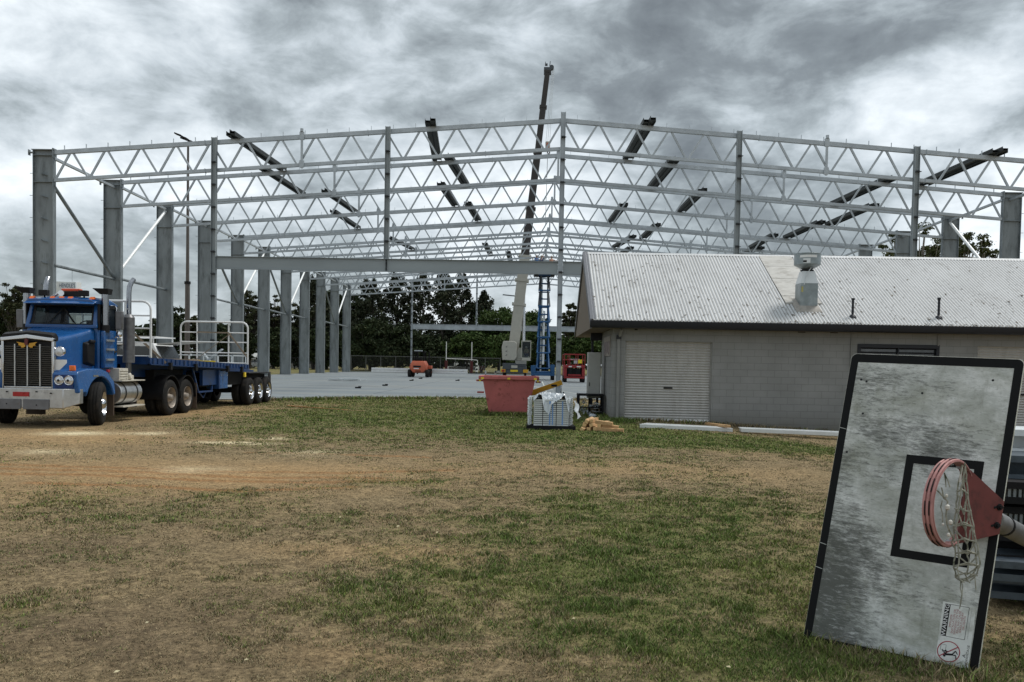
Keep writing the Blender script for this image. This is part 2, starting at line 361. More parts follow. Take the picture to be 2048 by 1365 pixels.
for sc, de, lo, hi in ((9, 6, .65, 1.35), (30, 9, .30, 1.75)):
    no = t.nodes.new('ShaderNodeTexNoise'); no.inputs['Scale'].default_value = sc; no.inputs['Detail'].default_value = de; no.inputs['Roughness'].default_value = .7; t.links.new(co_.outputs['Object'], no.inputs['Vector'])
    mr = t.nodes.new('ShaderNodeMapRange'); mr.inputs[1].default_value = .3; mr.inputs[2].default_value = .7; mr.inputs[3].default_value = lo; mr.inputs[4].default_value = hi; t.links.new(no.outputs[0], mr.inputs[0])
    vm = t.nodes.new('ShaderNodeVectorMath'); vm.operation = 'SCALE'; t.links.new(acc, vm.inputs[0]); t.links.new(mr.outputs[0], vm.inputs['Scale']); acc = vm.outputs[0]
t.links.new(acc, b.inputs['Base Color'])
bp = t.nodes.new('ShaderNodeBump'); bp.inputs['Strength'].default_value = .9; bp.inputs['Distance'].default_value = .03; t.links.new(no.outputs[0], bp.inputs['Height']); t.links.new(bp.outputs[0], b.inputs['Normal'])
ground = grid_mesh('ground', GX, GY, GZ, True, cc, soil); tag(ground, kind='structure')

# ---- grass blades near the camera
blade_m = mat('grass_blade', (1, 1, 1), .7, 0, .12, 30, attr='Col', spec=.2)
def blades(n, rmin, rmax, amax, hfun, seed, extra=None, name='grass', cull=.35):
    rg = np.random.default_rng(seed)
    if extra is None:
        r = rmin*(rmax/rmin)**rg.random(n); an = R(1)*(rg.random(n)*2-1)*amax; x = r*np.sin(an); y = r*np.cos(an)
    else: x, y = extra; r = np.hypot(x, y)
    g, d, dk, li = land(x, y)
    pr = np.clip(.42+g*.65-.65*np.clip(d, 0, 1)-.25*np.clip(dk, 0, 1), .02, 1) if extra is None else np.ones(len(x))
    # tufts
    keep = rg.random(len(x)) < pr*(.35+1.3*(vnoise(x, y, .09) > .45) if extra is None else 1); x, y, r, g = x[keep], y[keep], r[keep], g[keep]; n = len(x)
    h = hfun(x, y, g, rg)*(.6+.8*rg.random(n)); w = np.clip(.0022*r/4.5, .0022, .02)*(.7+.6*rg.random(n))
    th = rg.random(n)*6.283; ph = rg.random(n)*6.283; ln = h*(.25+1.1*rg.random(n)**1.5)
    z = height(x, y)+(fbm(x, y, .22, 3)-.5)*.035*(1-sstep(r, 12, 30))-.004
    bx, by = np.cos(th)*w, np.sin(th)*w
    mx_, my_ = np.cos(ph)*ln, np.sin(ph)*ln
    P = np.zeros((n, 5, 3))
    P[:, 0] = np.stack([x-bx, y-by, z], -1); P[:, 1] = np.stack([x+bx, y+by, z], -1)
    P[:, 2] = np.stack([x-bx*.8+mx_*.35, y-by*.8+my_*.35, z+h*.6], -1); P[:, 3] = np.stack([x+bx*.8+mx_*.35, y+by*.8+my_*.35, z+h*.6], -1)
    P[:, 4] = np.stack([x+mx_, y+my_, z+h], -1)
    me = bpy.data.meshes.new(name); me.vertices.add(n*5); me.vertices.foreach_set('co', P.ravel())
    base = np.arange(n)[:, None]*5; tri = np.concatenate([base+[0, 1, 3], base+[0, 3, 2], base+[2, 3, 4]], 1).reshape(-1)
    me.loops.add(len(tri)); me.loops.foreach_set('vertex_index', tri); me.polygons.add(n*3); me.polygons.foreach_set('loop_start', np.arange(0, n*9, 3)); me.update(calc_edges=True)
    gr = np.clip((g-.30)*1.0+.28, 0, .88); isg = rg.random(n) < gr
    yl = rg.random(n)[:, None]*sstep(vnoise(x, y, .5), .3, .8)[:, None]; cg = np.array((.125, .180, .042))*(1-yl)+np.array((.245, .270, .075))*yl; cs = np.array((.30, .243, .142)); c = np.where(isg[:, None], cg, cs)*(.35+1.15*rg.random(n)**1.3)[:, None]
    c = c*np.array([1, 1, 1])+(rg.random((n, 3))-.5)*.01; c = np.clip(c, 0.005, 1)
    cc = np.concatenate([np.repeat(c, 5, 0), np.ones((n*5, 1))], 1)
    a = me.color_attributes.new('Col', 'FLOAT_COLOR', 'POINT'); a.data.foreach_set('color', cc.ravel())
    me.materials.append(blade_m); o = bpy.data.objects.new(name, me); COL.objects.link(o); return tag(o, kind='stuff')
gs = blades(1050000, 3.6, 41, 35, lambda x, y, g, rg: .010+.020*np.clip(g+.1, 0, 1)*(.4+1.2*sstep(vnoise(x, y, .25), .3, .8)), 5, name='grass')
tag(gs, 'short worn grass, green and straw coloured, over the trampled paddock', 'grass')
# longer unmown grass at the foot of things
ex, ey = [], []
rg = np.random.default_rng(9)
def fringe(a, b, w, n):
    t_ = rg.random(n); ex.append(a[0]+(b[0]-a[0])*t_+rg.normal(0, w, n)); ey.append(a[1]+(b[1]-a[1])*t_+rg.normal(0, w, n))
fringe((-1.3, 27.1), (.1, 27.0), .14, 1600); fringe((-1.35, 27.2), (-1.35, 28.6), .12, 500)
fringe((2.35, 25.1), (2.5, 28.5), .16, 1500); fringe((2.5, 25.15), (5.4, 25.1), .06, 900); fringe((2.1, 24.6), (2.9, 25.0), .22, 900)
fringe((-10.4, 34.0), (-7.8, 36.7), .3, 1500); fringe((-7.8, 36.8), (-3.6, 38.8), .3, 1800); fringe((-3.6, 38.8), (3, 40.2), .3, 1500)
fringe((5.4, 25.2), (9, 25.2), .05, 800)
tg = blades(0, 0, 0, 0, lambda x, y, g, rg: (.05+.09*rg.random(len(x))), 3, extra=(np.concatenate(ex), np.concatenate(ey)), name='long_grass')
tag(tg, 'longer green grass left along the block wall, the red bin and the slab edge', 'grass')
ex, ey = [], []
fringe((1.5, 5.25), (2.5, 4.55), .07, 1500); fringe((2.35, 4.75), (2.6, 4.5), .1, 500)
tg = blades(0, 0, 0, 0, lambda x, y, g, rg: .03+.035*rg.random(len(x)), 4, extra=(np.concatenate(ex), np.concatenate(ey)), name='long_grass')
tag(tg, 'tufts of green grass pressed against the foot of the leaning backboard', 'grass')

# ---- fallen leaves on the paddock
mb = MB()
for i in range(34):
    r_ = 4.3*(22/4.3)**random.random(); a_ = R(random.uniform(-32, 33)); x, y = r_*math.sin(a_), r_*math.cos(a_); z = float(height(np.array([x]), np.array([y]))[0])+.02
    l, w = random.uniform(.012, .025), random.uniform(.005, .010); t_ = random.uniform(0, 6.3); ca, sa = math.cos(t_), math.sin(t_)
    mb.add([(x-l*ca, y-l*sa, z), (x-w*sa, y+w*ca, z+.008), (x+l*ca, y+l*sa, z+.004), (x+w*sa, y-w*ca, z+.002)], [(0, 1, 2, 3)])
tag(mb.build('fallen_leaves', mat('dead_leaf', (.50, .44, .27), .7, 0, .3, 3), fix=False), 'pale dead leaves scattered thinly over the worn grass', 'leaves', kind='stuff')

# ---- the concrete floor slab of the new hall
sp = [(-27.6, 45.2), (-13.0, 33.5), (-10.4, 34.2), (-7.83, 36.97), (-3.64, 38.95), (-1.9, 39.75), (3.12, 40.4), (12, 42), (30.4, 44), (30.4, 124.6), (-27.6, 124.6)]
mb = MB(); mb.prism(sp, lambda u, v, t_: (u, v, t_), -.2, .035); slab = mb.build('concrete_floor', concrete, flat=True); tag(slab, kind='structure')
pad_m = mat('slab_patch', (.30, .33, .32), .7, 0, .1, 1)
line_m = mat('slab_line', (.50, .52, .46), .7, 0, .08, 3)
mb = MB()
for y in (54, 69.4, 84.8, 100.2): mb.b2(-27.5, 30, y-.02, y+.02, .036, .039)
for x in (-17.2, -7.8, 1.6, 11): mb.b2(x-.03, x+.03, 42.5, 124, .036, .0395)
o = mb.build('floor_joints', mat('joint', (.13, .15, .16), .8), slab)
mb = MB(); mb.bar((3.4, 44, .037), (-.5, 66, .037), .10, .003); mb.bar((-6, 39.3, .037), (6, 44.0, .037), .06, .003); mb.bar((1.0, 50, .037), (1.2, 80, .037), .08, .003)
mb.build('floor_lines', line_m, slab)
# far apron of lawn and the kerb line behind the hall are part of the ground sheet colour; a low kerb at the far slab edge
mb = MB(); mb.b2(-27.6, 30.4, 124.65, 124.85, -.1, .16); tag(mb.build('kerb', concrete), kind='structure')

# ================================================================ THE STEEL HALL
Y0, BAY, NB = 46.3256, 7.6951, 11
XL, XR, HE, HR, HW, XC = -26.172, 29.259, 12.833, 14.892, 27.7155, 1.5435
MUL = 9.413; SLB = .035
def rz_(X): return HR-(HR-HE)*abs(X-XC)/HW
hall = thing('steel_hall_frame', 'tall unclad galvanised steel portal frame of a new sports hall with open roof trusses', 'steel frame', (XC, Y0, 0))
OFF = (XC, Y0, 0)
def part(mb, name, m, parent=hall, **k): return mb.build(name, m, parent, off=OFF, **k)
PAN = HW/14.5
CLE = []; CLEAT = None
def truss(k):
    Y = Y0+k*BAY
    t_ = MB(); b_ = MB(); w_ = MB(); c_ = MB()
    D = 1.70
    for s in (-1, 1):
        e = XL if s < 0 else XR
        t_.bar((e, Y, HE-.11), (XC+s*.04, Y, HR-.11), .20, .22)
        b_.bar((e, Y, HE-D+.09), (XC+s*.04, Y, HR-D+.09), .18, .17)
        for i in range(15):       # top node i, bottom nodes either side
            xt = e-s*PAN*(i+.5); zt = rz_(xt)-.2
            xb = e-s*PAN*(i+.04); xb2 = e-s*PAN*(i+.96)
            w_.bar((xb, Y, rz_(xb)-D+.16), (xt+s*.09, Y, zt), .09, .10)
            if i < 14: w_.bar((xb2, Y, rz_(xb2)-D+.16), (xt-s*.09, Y, zt), .09, .10)
        for i in range(23):
            xc = e-s*(.55+i*1.2)
            if k < 2: CLE.append((xc, Y+.02, rz_(xc)+.12))
            else: c_.box((xc, Y+.02, rz_(xc)+.12), (.012, .09, .26))
        for xs in (.3, .62, .85):
            xx = e-s*HW*xs
            t_.box((xx, Y, rz_(xx)-.11), (.03, .26, .28)); b_.box((xx, Y, rz_(xx)-D+.09), (.03, .24, .23))
    top = part(t_, 'roof_truss', galv); tag(top)
    part(b_, 'bottom_chord', galv, top); part(w_, 'web_members', galv, top)
    if k >= 2: part(c_, 'purlin_cleats', galv, top, flat=True)['kind'] = 'stuff'
    else:
        global CLEAT
        for q in CLE:
            if CLEAT is None: mm = MB(); mm.box((0, 0, 0), (.012, .09, .26)); o = mm.build('purlin_cleat', galv, top, flat=True); CLEAT = o
            else: o = CLEAT.copy(); COL.objects.link(o); o.parent = top
            o.location = (q[0]-OFF[0], q[1]-OFF[1], q[2])
        CLE.clear()
    xs = [XC-14.1, XC+14.1]+([XC] if k > 0 else [])
    for x in xs:
        m = MB(); z = rz_(x); m.bar((x, Y-.13, z+.18), (x, Y-.13, z-D-.12), .12, .07); m.box((x, Y-.12, z-.08), (.24, .12, .42)); m.box((x, Y-.12, z-D+.12), (.24, .12, .36)); m.cyl((x, Y-.16, z+.14), (x, Y-.16, z+.30), .09, n=8)
        part(m, 'splice_post', galv, top)
for k in range(NB): truss(k)
def column(s, k):
    Y = Y0+k*BAY; e = XL if s < 0 else XR; CW = 1.12; xo = e+s*CW
    m = MB(); m.b2(e+s*.025, xo-s*.025, Y-.012, Y+.012, SLB, HE)
    for x in (e+s*.0125, xo-s*.0125): m.b2(x-.0125, x+.0125, Y-.16, Y+.16, SLB, HE)
    for z in (HE-1.72, HE-.28): m.b2(e+s*.027, xo-s*.027, Y-.155, Y+.155, z-.012, z+.012)
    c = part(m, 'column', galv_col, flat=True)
    m = MB(); m.box(((e+xo)/2, Y, HE+.02), (CW+.12, .36, .04)); m.box((e, Y, HE-.15), (.06, .38, .5)); part(m, 'cap_plate', galv_col, c, flat=True)
    m = MB(); m.box(((e+xo)/2, Y, SLB+.02), (CW+.25, .5, .04)); m.box(((e+xo)/2, Y, SLB-.05), (CW+.5, .8, .14)); part(m, 'base_plate', concrete, c, flat=True)
    m = MB()
    for i in range(9):
        z = HE-.5-.75-1.2*i
        m.box((xo+s*.11, Y-.03, z), (.22, .09, .012))
        if k == 0 and 0 <= i: m.add([((e+xo)/2-.2, Y-.02, z+.03), ((e+xo)/2+.2, Y-.02, z-.09), ((e+xo)/2+.22, Y-.2, z-.12), ((e+xo)/2-.1, Y-.2, z-.02)], [(0, 1, 2, 3)])
    m.box((xo+s*.14, Y, HE-.12), (.28, .2, .05)); m.box((xo+s*.27, Y, HE-.12), (.03, .2, .3))
    part(m, 'girt_cleats', galv_col, c, flat=True)
for s in (-1, 1):
    for k in range(NB): column(s, k)
# eave struts, girts and wall bracing
for s in (-1, 1):
    e = XL if s < 0 else XR
    for k in range(NB-1):
        a = Y0+k*BAY; b_ = a+BAY
        m = MB(); m.bar((e+s*.03, a, HE-.42), (e+s*.45, b_-.05, HE-.42), .14, .14); part(m, 'eave_strut', galv)
        if k not in (2, 7):
            m = MB(); m.cyl((e+s*.02, a, 6.6), (e+s*.5, b_-.06, 6.6), .085); part(m, 'wall_girt', galv_col)
            if k in (0, 3, 5, 8): m = MB(); m.cyl((e+s*.05, a, HE-1.9), (e+s*.5, b_-.06, 6.7), .10); part(m, 'wall_brace', galv_col)
            else: m = MB(); m.cyl((e+s*.5, a+.06, 6.7), (e+s*.5, b_-.06, HE-.55), .10); part(m, 'wall_brace', white_tube)
# end-wall mullions and headers, near and far
def mullion(x, Y, z0, fr=-1, w=.26, m_=galv_col):
    zt = rz_(x)+(.28 if fr < 0 and abs(x-XC) < .1 else .10); yy = Y+fr*.24
    m = MB(); m.b2(x-w/2, x+w/2, yy-.012, yy+.012, z0, zt)
    for q in (-1, 1): m.b2(x+q*(w/2), x+q*(w/2-.02), yy-.13, yy+.13, z0, zt)
    c = part(m, 'mullion', m_, flat=True)
    m = MB(); i = 0; z = zt-1.35
    while z > z0+.4: m.box((x-.0, yy-.16, z), (.2, .1, .09)); m.box((x+.06, yy-.2, z-.02), (.22, .16, .02)); z -= 1.2
    part(m, 'girt_cleats', cleat_dark, c, flat=True)
for i in range(-2, 3):
    x = XC+i*MUL
    mullion(x, Y0, 7.21 if i == -1 else SLB, m_=galv if i == 0 else galv_beam)
    mullion(x, Y0+10*BAY, 7.21 if i == -1 else SLB, 1, .22, galv)
def header(x0, x1, Y, z0, z1, mm):
    m = MB(); m.b2(x0, x1, Y-.012, Y+.012, z0, z1)
    for z in (z0, z1): m.b2(x0, x1, Y-.14, Y+.14, z-.014, z+.014)
    h = part(m, 'header_beam', mm, flat=True)
    m = MB()
    for x in (XC-MUL, XC+MUL): m.b2(x-.02, x+.02, Y-.13, Y-.013, z0+.016, z1-.016)
    part(m, 'stiffener', mm, h, flat=True)
header(XC-2*MUL+.14, XC-.14, Y0-.24, 6.53, 7.19, galv_beam); header(XC+.14, XC+2*MUL-.14, Y0-.24, 6.53, 7.19, galv_beam)
header(XC-2*MUL+.12, XC+2*MUL-.12, Y0+10*BAY+.24, 6.45, 7.19, galv)

# ---- loose purlin bundles lying on the trusses
BUND = [(0,-16.25,-15.9,'long dark purlin pair on the front truss beside the left mullion'),
 (1,-17.0,-16.7,'long dark purlin pair on the second truss, under the leftmost front pair'),
 (2,-14.9,-14.5,'upper of two short dark purlin pairs between the two left mullions'),
 (3,-16.1,-15.8,'lower of two short dark purlin pairs between the two left mullions'),
 (0,-5.55,-6.1,'broad upright dark purlin pair on the front truss right of the second mullion'),
 (1,-5.35,-4.9,'dark purlin pair on the second truss just right of the broad upright front pair'),
 (2,-6.6,-6.3,'dark purlin pair on the third truss, nearest right of the second mullion'),
 (3,-5.25,-4.9,'small dark purlin pair on the fourth truss, left of the crane boom'),
 (0,6.1,5.9,'broad dark purlin pair on the front truss right of the ridge post'),
 (1,8.7,8.5,'dark purlin pair on the second truss, right of the broad pair by the ridge post'),
 (2,12.0,12.0,'dark purlin pair on the third truss, left of the mullion right of the ridge'),
 (3,7.3,7.05,'narrow dark purlin pair on the fourth truss, nearest right of the ridge post'),
 (4,11.1,10.9,'short upright dark purlin pair on the fifth truss above the shed roof'),
 (0,24.5,24.3,'longest dark purlin pair at far right, crossing behind the rightmost mullion'),
 (1,22.0,21.6,'long dark purlin pair on the second truss, pointing up towards the rightmost mullion'),
 (2,24.1,23.9,'long dark purlin pair on the third truss, lower left of the rightmost mullion'),
 (3,23.0,22.8,'dark purlin pair on the fourth truss, above the ridge left of the rooftop fan'),
 (4,21.5,21.6,'short sloping dark purlin pair just above the ridge, left of the rooftop fan'),
 (5,9.9,8.9,'small dark purlin pair just above the shed roof, right of the ridge post'),
 (5,-14.0,-13.0,'small dark purlin pair just above the header beam right of the second mullion'),
 (6,-5.1,-4.9,'small upright dark purlin pair above the header beam, left of the crane boom'),
 (7,-2.8,-2.7,'tiny upright dark purlin pair above the header beam touching the crane boom'),
 (6,10.6,9.9,'tiny dark purlin pair lowest above the shed roof left end'), (5,22.4,21.6,'tiny dark purlin pair lowest above the shed ridge, left of the rooftop fan')]
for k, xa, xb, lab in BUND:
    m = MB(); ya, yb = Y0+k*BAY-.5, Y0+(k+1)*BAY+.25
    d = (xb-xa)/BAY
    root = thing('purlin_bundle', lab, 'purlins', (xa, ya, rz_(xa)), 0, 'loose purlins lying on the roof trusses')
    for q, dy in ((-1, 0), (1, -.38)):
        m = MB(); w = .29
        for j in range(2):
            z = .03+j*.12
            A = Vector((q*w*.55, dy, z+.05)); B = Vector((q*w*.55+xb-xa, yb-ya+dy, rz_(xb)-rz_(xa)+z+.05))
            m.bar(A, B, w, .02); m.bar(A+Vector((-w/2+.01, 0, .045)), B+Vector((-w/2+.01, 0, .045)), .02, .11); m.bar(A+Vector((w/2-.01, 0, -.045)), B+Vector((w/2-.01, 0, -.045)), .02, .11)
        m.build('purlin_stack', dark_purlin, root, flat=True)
# ================================================================ WHEELS
def wheel(parent, x, y, r, w, side, rimmat, name='wheel', steer=False):
    """tyre mesh with rim child; side=+1 shows its outer face towards +x; x is the outer face"""
    xi = x-side*w; h = side
    def P(l): return [(x-h*a, b) for a, b in l]
    prof = P([(.03, r*.56), (.0, r*.62), (-.004, r*.74), (.012, r*.90), (.035, r*.965), (.055, r*.995), (.075, r), (.078, r-.014), (.09, r-.014), (.093, r),
              (w/2-.012, r+.003), (w/2-.009, r-.014), (w/2+.009, r-.014), (w/2+.012, r+.003), (w-.093, r), (w-.09, r-.014), (w-.078, r-.014), (w-.075, r), (w-.035, r*.965), (w-.01, r*.9), (w, r*.74), (w-.03, r*.56)])
    m = MB(); m.lathe(prof, (0, y, r), 'x', 40); ty = m.build(name, tyre_m, parent)
    m = MB(); q = r*.57
    if steer: pf = P([(.02, q), (-.008, q), (.03, q*.93), (.075, q*.86), (.085, q*.55), (.05, q*.46), (.0, q*.40), (-.03, q*.33), (-.05, q*.2), (-.05, 0.001)])
    else: pf = P([(.02, q), (-.008, q), (.03, q*.93), (.15, q*.88), (.17, q*.5), (.12, q*.45), (.06, q*.36), (-.01, q*.30), (-.03, q*.2), (-.03, 0.001)])
    m.lathe(pf, (0, y, r), 'x', 28)
    for k in range(10):
        a = k*math.pi/5; rr = q*.5; fx = x-h*(.08 if steer else .165); m.cyl((fx, y+rr*math.cos(a), r+rr*math.sin(a)), (fx+h*.035, y+rr*math.cos(a), r+rr*math.sin(a)), .014, n=6)
    rim = m.build('rim', rimmat, ty)
    m = MB()
    for k in range(10):
        a = (k+.5)*math.pi/5; rr = q*.72; fx = x-h*(.079 if steer else .155); m.cyl((fx, y+rr*math.cos(a), r+rr*math.sin(a)), (fx+h*.004, y+rr*math.cos(a), r+rr*math.sin(a)), .026, n=10)
    m.build('rim_holes', black, ty); return ty
# ================================================================ THE TRACTOR
tr = thing('truck', 'blue bonneted prime mover with square chrome grille, facing the camera at the left edge', 'truck', (-11.42, 20.1, 0))
m = MB()   # bonnet, lofted from grille to scuttle
def hs(y, hw, z0, z1, r, crown, n=5):
    P = [(-hw, y, z0)]
    for i in range(n+1):
        a = math.pi-math.pi/2*i/n; P.append((-hw+r+r*math.cos(a), y, z1-r+r*math.sin(a)))
    P.append((0, y, z1+crown))
    for i in range(n+1):
        a = math.pi/2-math.pi/2*i/n; P.append((hw-r+r*math.cos(a), y, z1-r+r*math.sin(a)))
    P.append((hw, y, z0)); return P
m.loft([hs(-.90, .60, .92, 2.05, .10, .05), hs(-.5, .64, 1.0, 2.12, .10, .05), hs(0, .72, 1.1, 2.22, .10, .04), hs(.42, .80, 1.15, 2.33, .10, .03)])
m.build('bonnet', blue, tr, smooth=35)
m = MB(); m.loft([hs(-1.0, .60, 1.98, 2.12, .06, .05, 2), hs(-.88, .61, 1.98, 2.17, .06, .05, 2), hs(-.80, .60, 1.98, 2.13, .06, .05, 2)]); m.build('bug_deflector', black, tr)
# grille
m = MB(); gz0, gz1, gw = .92, 1.98, .565
m.b2(-gw-.045, -gw+.015, -1.0, -.90, gz0-.03, gz1+.05); m.b2(gw-.015, gw+.045, -1.0, -.90, gz0-.03, gz1+.05); m.b2(-gw+.015, gw-.015, -1.0, -.90, gz0-.03, gz0+.02)
m.loft([[(x, -1.03, z), (x, -.90, z), (x, -.90, z+h), (x, -1.03, z+h)] for x, z, h in ((-gw-.045, 1.965, .08), (-.3, 2.0, .08), (0, 2.03, .09), (.3, 2.0, .08), (gw+.045, 1.965, .08))])
gr = m.build('grille', chrome, tr, bevel=.012)
m = MB(); m.b2(-gw+.01, gw-.01, -.93, -.91, gz0, gz1+.03); m.build('grille_back', black, gr)
m = MB()
for i in range(19):
    z = gz0+.06+i*.0475; m.add([(-gw+.02, -.985, z), (gw-.02, -.985, z), (gw-.02, -.94, z+.022), (-gw+.02, -.94, z+.022), (-gw+.02, -.985, z+.012), (gw-.02, -.985, z+.012), (gw-.02, -.94, z+.034), (-gw+.02, -.94, z+.034)], [(0, 1, 2, 3), (4, 7, 6, 5), (0, 4, 5, 1), (3, 2, 6, 7)])
m.build('grille_louvres', mat('louvre', (.11, .105, .095), .4, .7, .15), gr, flat=True)
for x in (-.29, 0, .29):
    m = MB(); m.b2(x-.014, x+.014, -1.005, -.975, gz0+.03, 1.90); m.build('grille_bar', alu, gr)
m = MB()
for s in (-1, 1):
    m.prism([(s*.03, 1.89), (s*.06, 1.96), (s*.24, 1.99), (s*.18, 1.94), (s*.20, 1.91), (s*.14, 1.90), (s*.13, 1.86), (s*.08, 1.86)], lambda u, v, t_: (u, t_, v-.04), -1.022, -1.006)
em = m.build('winged_badge', gold, gr); m = MB(); m.prism([(-.035, 1.88), (.035, 1.88), (.04, 2.0), (0, 2.03), (-.04, 2.0)], lambda u, v, t_: (u, t_, v), -1.05, -1.02); m.build('badge_centre', mat('badge_red', (.12, .03, .03), .3, .3), em)
# bumper
m = MB(); pl = [(-1.18, -.80), (-1.18, -.94), (-.93, -1.20), (.93, -1.20), (1.18, -.94), (1.18, -.80), (1.12, -.80), (1.12, -.92), (.90, -1.14), (-.90, -1.14), (-1.12, -.92), (-1.12, -.80)]
vs = [(x, y, z) for z in (0, 1) for x, y in pl]
zb = lambda x: .40+(.16 if abs(x) > 1 else (.06 if abs(x) > .7 else 0))
V = [(x, y, zb(x)) for x, y in pl]+[(x, y, .90) for x, y in pl]; n = 12
m.add(V, [(i, (i+1) % n, (i+1) % n+n, i+n) for i in range(n)]+[tuple(range(n))[::-1], tuple(range(n, 2*n))]); bu = m.build('bumper', alu, tr, bevel=.012)
m = MB(); m.b2(-.9, -.02, -1.225, -1.203, .43, .66); m.b2(.03, .62, -1.225, -1.203, .43, .66); m.build('bumper_plate', mat('bumper_plate_grey', (.16, .165, .18), .45, .5, .15, 4, stain=((.13, .07, .04), 7, .6, .75)), bu, bevel=.006)
m = MB(); m.b2(-.20, .16, -1.226, -1.203, .72, .82); m.build('number_plate', red_l, bu)
m = MB()
for x, z in ((-.34, .82), (.33, .83), (.66, .80), (-.34, .55), (.34, .53), (-.7, .8)): m.cyl((x, -1.232, z), (x, -1.20, z), .016, n=8)
m.build('bumper_bolts', black, bu)
# guards (front fenders) with the lamp pods
for s in (-1, 1):
    rad_ = .66; arch = [(rad_*math.cos(a), .50+rad_*math.sin(a)) for a in [R(q) for q in range(18, 163, 8)]]
    top = [(-.66, .80), (-1.02, .80), (-1.04, 1.22), (-.98, 1.30), (-.55, 1.36), (.05, 1.36), (.40, 1.28), (.66, 1.04), (.74, .72)]
    poly = top+arch[0:]
    m = MB(); x0, x1 = s*.58, s*1.18
    fn = lambda u, v, t_: (t_ if not (v > 1.25) else (t_ if abs(t_) < .7 else t_*.97), u, v)
    m.prism(poly, fn, x0, x1); g = m.build('front_guard', blue, tr, bevel=.03, smooth=30)
    m = MB(); m.prism([(s*.66, .92), (s*1.08, .92), (s*1.08, 1.22), (s*.66, 1.22)], lambda u, v, t_: (u, t_, v), -1.056, -1.03); pn = m.build('lamp_panel', mat('lamp_recess', (.008, .03, .13), .4), g)
    for q in (.76, .98):
        m = MB(); m.lathe([(-.03, .001), (-.028, .05), (-.012, .088), (.0, .095), (.02, .095)], (s*q, -1.06, 1.09), 'y', 20); hl = m.build('headlight', lens, g)
        m = MB(); m.lathe([(-.012, .088), (-.018, .1), (-.005, .112), (.02, .112)], (s*q, -1.06, 1.09), 'y', 20); m.build('bezel', chrome, g)
        m = MB(); m.cyl((s*q, -1.094, 1.09), (s*q, -1.08, 1.09), .028, n=12); m.build('bulb_shield', black, g)
    m = MB(); m.b2(s*.98-.06, s*.98+.06, -.93, -.85, 1.31, 1.43); m.build('indicator', orange_l, g, bevel=.01)
    m = MB(); m.b2(s*1.10-.03, s*1.10+.03, .46, .55, 1.26, 1.33); m.build('side_marker', red_l, g, bevel=.01)
    m = MB(); m.lathe([(-.05, .001), (-.05, .10), (-.03, .115), (0, .125), (.05, .11), (.09, .05)], (s*.70, -.90, 1.74), 'y', 22); dl = m.build('driving_light', chrome, tr)
    m = MB(); m.lathe([(-.058, .001), (-.056, .09)], (s*.70, -.90, 1.74), 'y', 22); m.build('lamp_face', lens, dl)
    m = MB(); m.prism([(s*.605, 1.56), (s*.86, 1.56), (s*.86, 1.48), (s*.70, 1.32), (s*.605, 1.32)], lambda u, v, t_: (u, t_, v), -.93, -.915); m.build('reflector_plate', white_p, tr)
    # wheel-well back panel
    m = MB(); m.b2(s*.60, s*.66, -.6, .7, .5, 1.2); m.build('inner_guard', dust_blk, tr)
m = MB(); m.b2(1.176, 1.183, -.35, -.12, 1.17, 1.21); m.build('side_badge', mat('badge_grey', (.25, .25, .22), .4, .4), tr)
for s in (-1, 1):
    m = MB(); m.loft([[(s*.70, .02, 1.45), (s*.70, .02, 1.98), (s*.845, .05, 1.94), (s*.835, .05, 1.5)], [(s*.74, .36, 1.38), (s*.74, .36, 2.05), (s*.86, .36, 2.02), (s*.85, .36, 1.42)]]); m.cyl((s*.85, .12, 2.0), (s*.85, .32, 2.0), .05); m.build('bonnet_vent', black, tr, bevel=.02)
# cab
y0, y1 = .42, 1.42; cw = .90
def side_section(s):
    return None
m = MB()
# floor / lower cab
m.b2(-cw, cw, y0+.02, y1, 1.02, 1.1)
# back wall with window opening
m.b2(-cw+.03, cw-.03, y1-.04, y1, 1.101, 2.36); m.b2(-cw+.03, -.36, y1-.04, y1, 2.361, 2.9); m.b2(.36, cw-.03, y1-.04, y1, 2.361, 2.9); m.b2(-.36, .36, y1-.04, y1, 2.74, 2.9)
# firewall
m.b2(-cw+.03, cw-.03, y0+.03, y0+.07, 1.101, 2.36)
m.build('cab_shell', blue, tr, bevel=.01)
# windscreen frame
def ws(x, z): return (x, y0+(z-2.35)*.28, z)
m = MB()
for s in (-1, 1): m.bar(ws(s*.83, 2.36), ws(s*.79, 2.94), .10, .10, up=(1, 0, 0))
m.bar(ws(-.88, 2.37), ws(.88, 2.37), .10, .09); m.bar(ws(-.84, 2.92), ws(.84, 2.92), .10, .08)
m.build('windscreen_frame', blue, tr, bevel=.02)
m = MB()
m.bar(ws(-.77, 2.42), ws(-.75, 2.88), .03, .11, up=(1, 0, 0)); m.bar(ws(.77, 2.42), ws(.75, 2.88), .03, .11, up=(1, 0, 0)); m.bar(ws(-.77, 2.425), ws(.77, 2.425), .11, .03); m.bar(ws(-.75, 2.875), ws(.75, 2.875), .11, .02); m.bar(ws(0, 2.43), ws(0, 2.87), .02, .105, up=(1, 0, 0))
m.build('windscreen_seal', black, tr)
m = MB(); m.bar(ws(-.76, 2.66), ws(.76, 2.66), .02, .46, up=(0, .28, 1)); m.build('windscreen', glassm, tr)
m = MB()
for a, b_ in ((.03, .35), (-.03, -.33)): m.bar(Vector(ws(a, 2.80))+Vector((0, -.03, -.0)), Vector(ws(b_, 2.43))+Vector((0, -.04, 0)), .015, .02)
m.bar(Vector(ws(0, 2.82))+Vector((0, -.02, 0)), Vector(ws(.30, 2.46))+Vector((0, -.05, 0)), .012, .018); m.build('wiper', black, tr)
